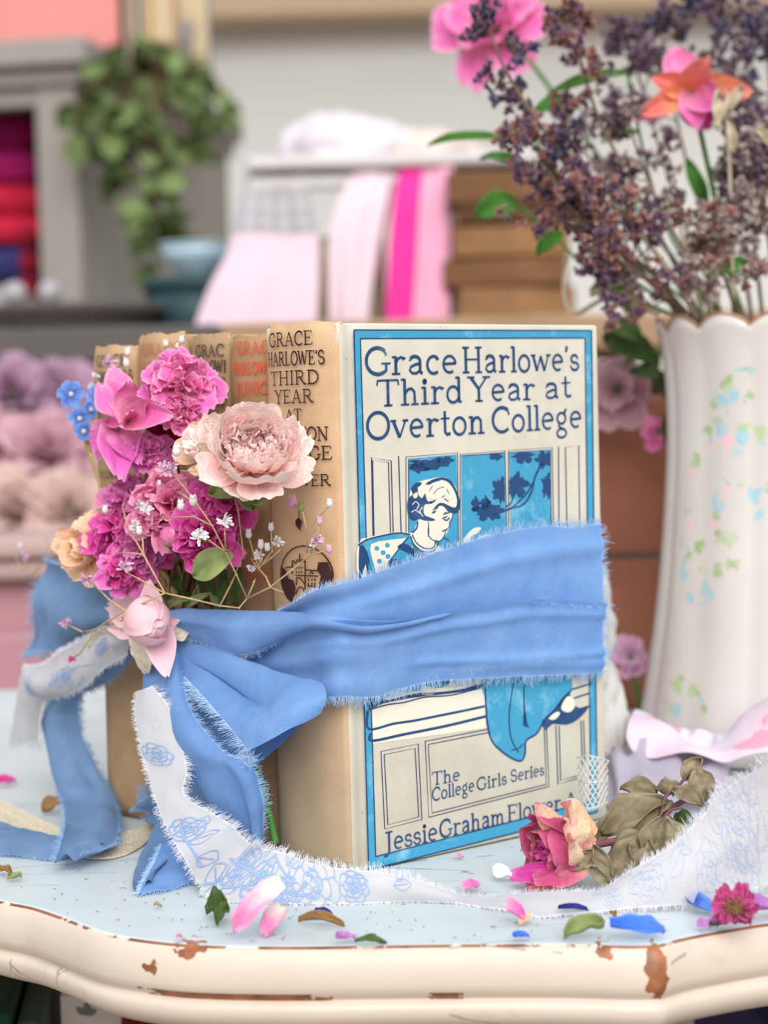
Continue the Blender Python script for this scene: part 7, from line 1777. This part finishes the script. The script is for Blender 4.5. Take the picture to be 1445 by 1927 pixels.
# things stored under the table
M_SHELF = plain('dark_stained_shelf', srgb(64, 46, 42), .8, .2, .2, 12)
b = MB(); b.box(-.155, .175, .685, 1.10, -.44, -.425)
o = b.build('under_shelf', M_SHELF, table, False)
def under(name, label, cat, px, d, w, top_py, m, dp=.12):
    c = at(px, 1900, d); c.z = -.4248; h = at(px, top_py, d).z - c.z
    e = empty(name, c); tag(e, label, cat)
    quad_box('cover', c, w, dp, h, .1, m, e, .003); quad_box('page_block', c + Vector((0, .002, .001)), w * .8, dp + .006, h * .97, .1, M_PAGES, e, .001)
under('stored_book', 'dark green book stored under the table at the lower left corner', 'book', 10, .80, .016, 1820, plain('dark_green_cover', srgb(30, 66, 48), .7, .2, .2, 20))
under('stored_book', 'slate green book under the table, second from the left corner', 'book', 76, .80, .010, 1840, plain('slate_green_cover', srgb(70, 88, 82), .7, .2, .2, 20))
under('stored_book', 'dark red book under the table, right of the white card', 'book', 262, .80, .012, 1860, plain('dark_red_cover', srgb(140, 34, 40), .7, .2, .2, 20))
under('stored_book', 'navy book stored under the table at the lower right corner', 'book', 1420, .78, .02, 1850, plain('navy_cover', srgb(44, 48, 96), .7, .2, .2, 20))
c = at(172, 1900, .79); c.z = -.4248; wc_ = empty('picture_card', c); tag(wc_, 'white card with a small grey leaf print under the table at the left', 'card')
hh = at(172, 1868, .79).z - c.z
quad_box('card', c, .024, .004, hh, .1, plain('white_card', srgb(222, 214, 204), .8, .2, .04, 30), wc_, .0005)
mb = MB()
for k, (a, l) in enumerate(((.4, .005), (1.4, .006), (2.4, .005), (1.0, .004))):
    leaf(mb, Vector((-.002, -.0026, hh - .008)), Vector((-.002 + math.cos(a) * l, -.0026, hh - .008 + math.sin(a) * l)), Vector((0, -1, 0)), .0025, k, 0, 5, 2, 0)
mb.build('leaf_print', plain('grey_green_print', srgb(120, 128, 118), .9, .1), wc_)

# repeats share a group
GROUPS = {'dried_carnation': 'ruffled blooms in the bouquet', 'babys_breath': "baby's breath sprigs", 'fallen_petal': 'petals scattered on the table', 'fallen_leaf': 'leaf scraps scattered on the table', 'dried_flower_spray': 'dried sprays in the vase', 'fabric_strip': 'fabrics hung on the rack', 'upright_book': 'books standing in the background', 'stored_book': 'books stored under the table', 'folded_cloth': 'folded cloths in the cabinet recess', 'lace_bundle': 'lace bundles on the rack', 'dried_rose': 'dried roses', 'lace_ribbon': 'lace trims', 'ribbon': 'ribbons of the bow', 'dried_larkspur': 'larkspur in the bouquet', 'floral_fabric': 'cloths round the vase foot', 'pink_rose': 'fresh pink roses', 'book': 'old cloth books in the row', 'green_branch': 'green branches by the vase'}
for o in list(COL.objects):
    k = o.name.split('.')[0]
    if o.parent is None and 'category' in o and k in GROUPS and 'group' not in o:
        o['group'] = GROUPS[k]
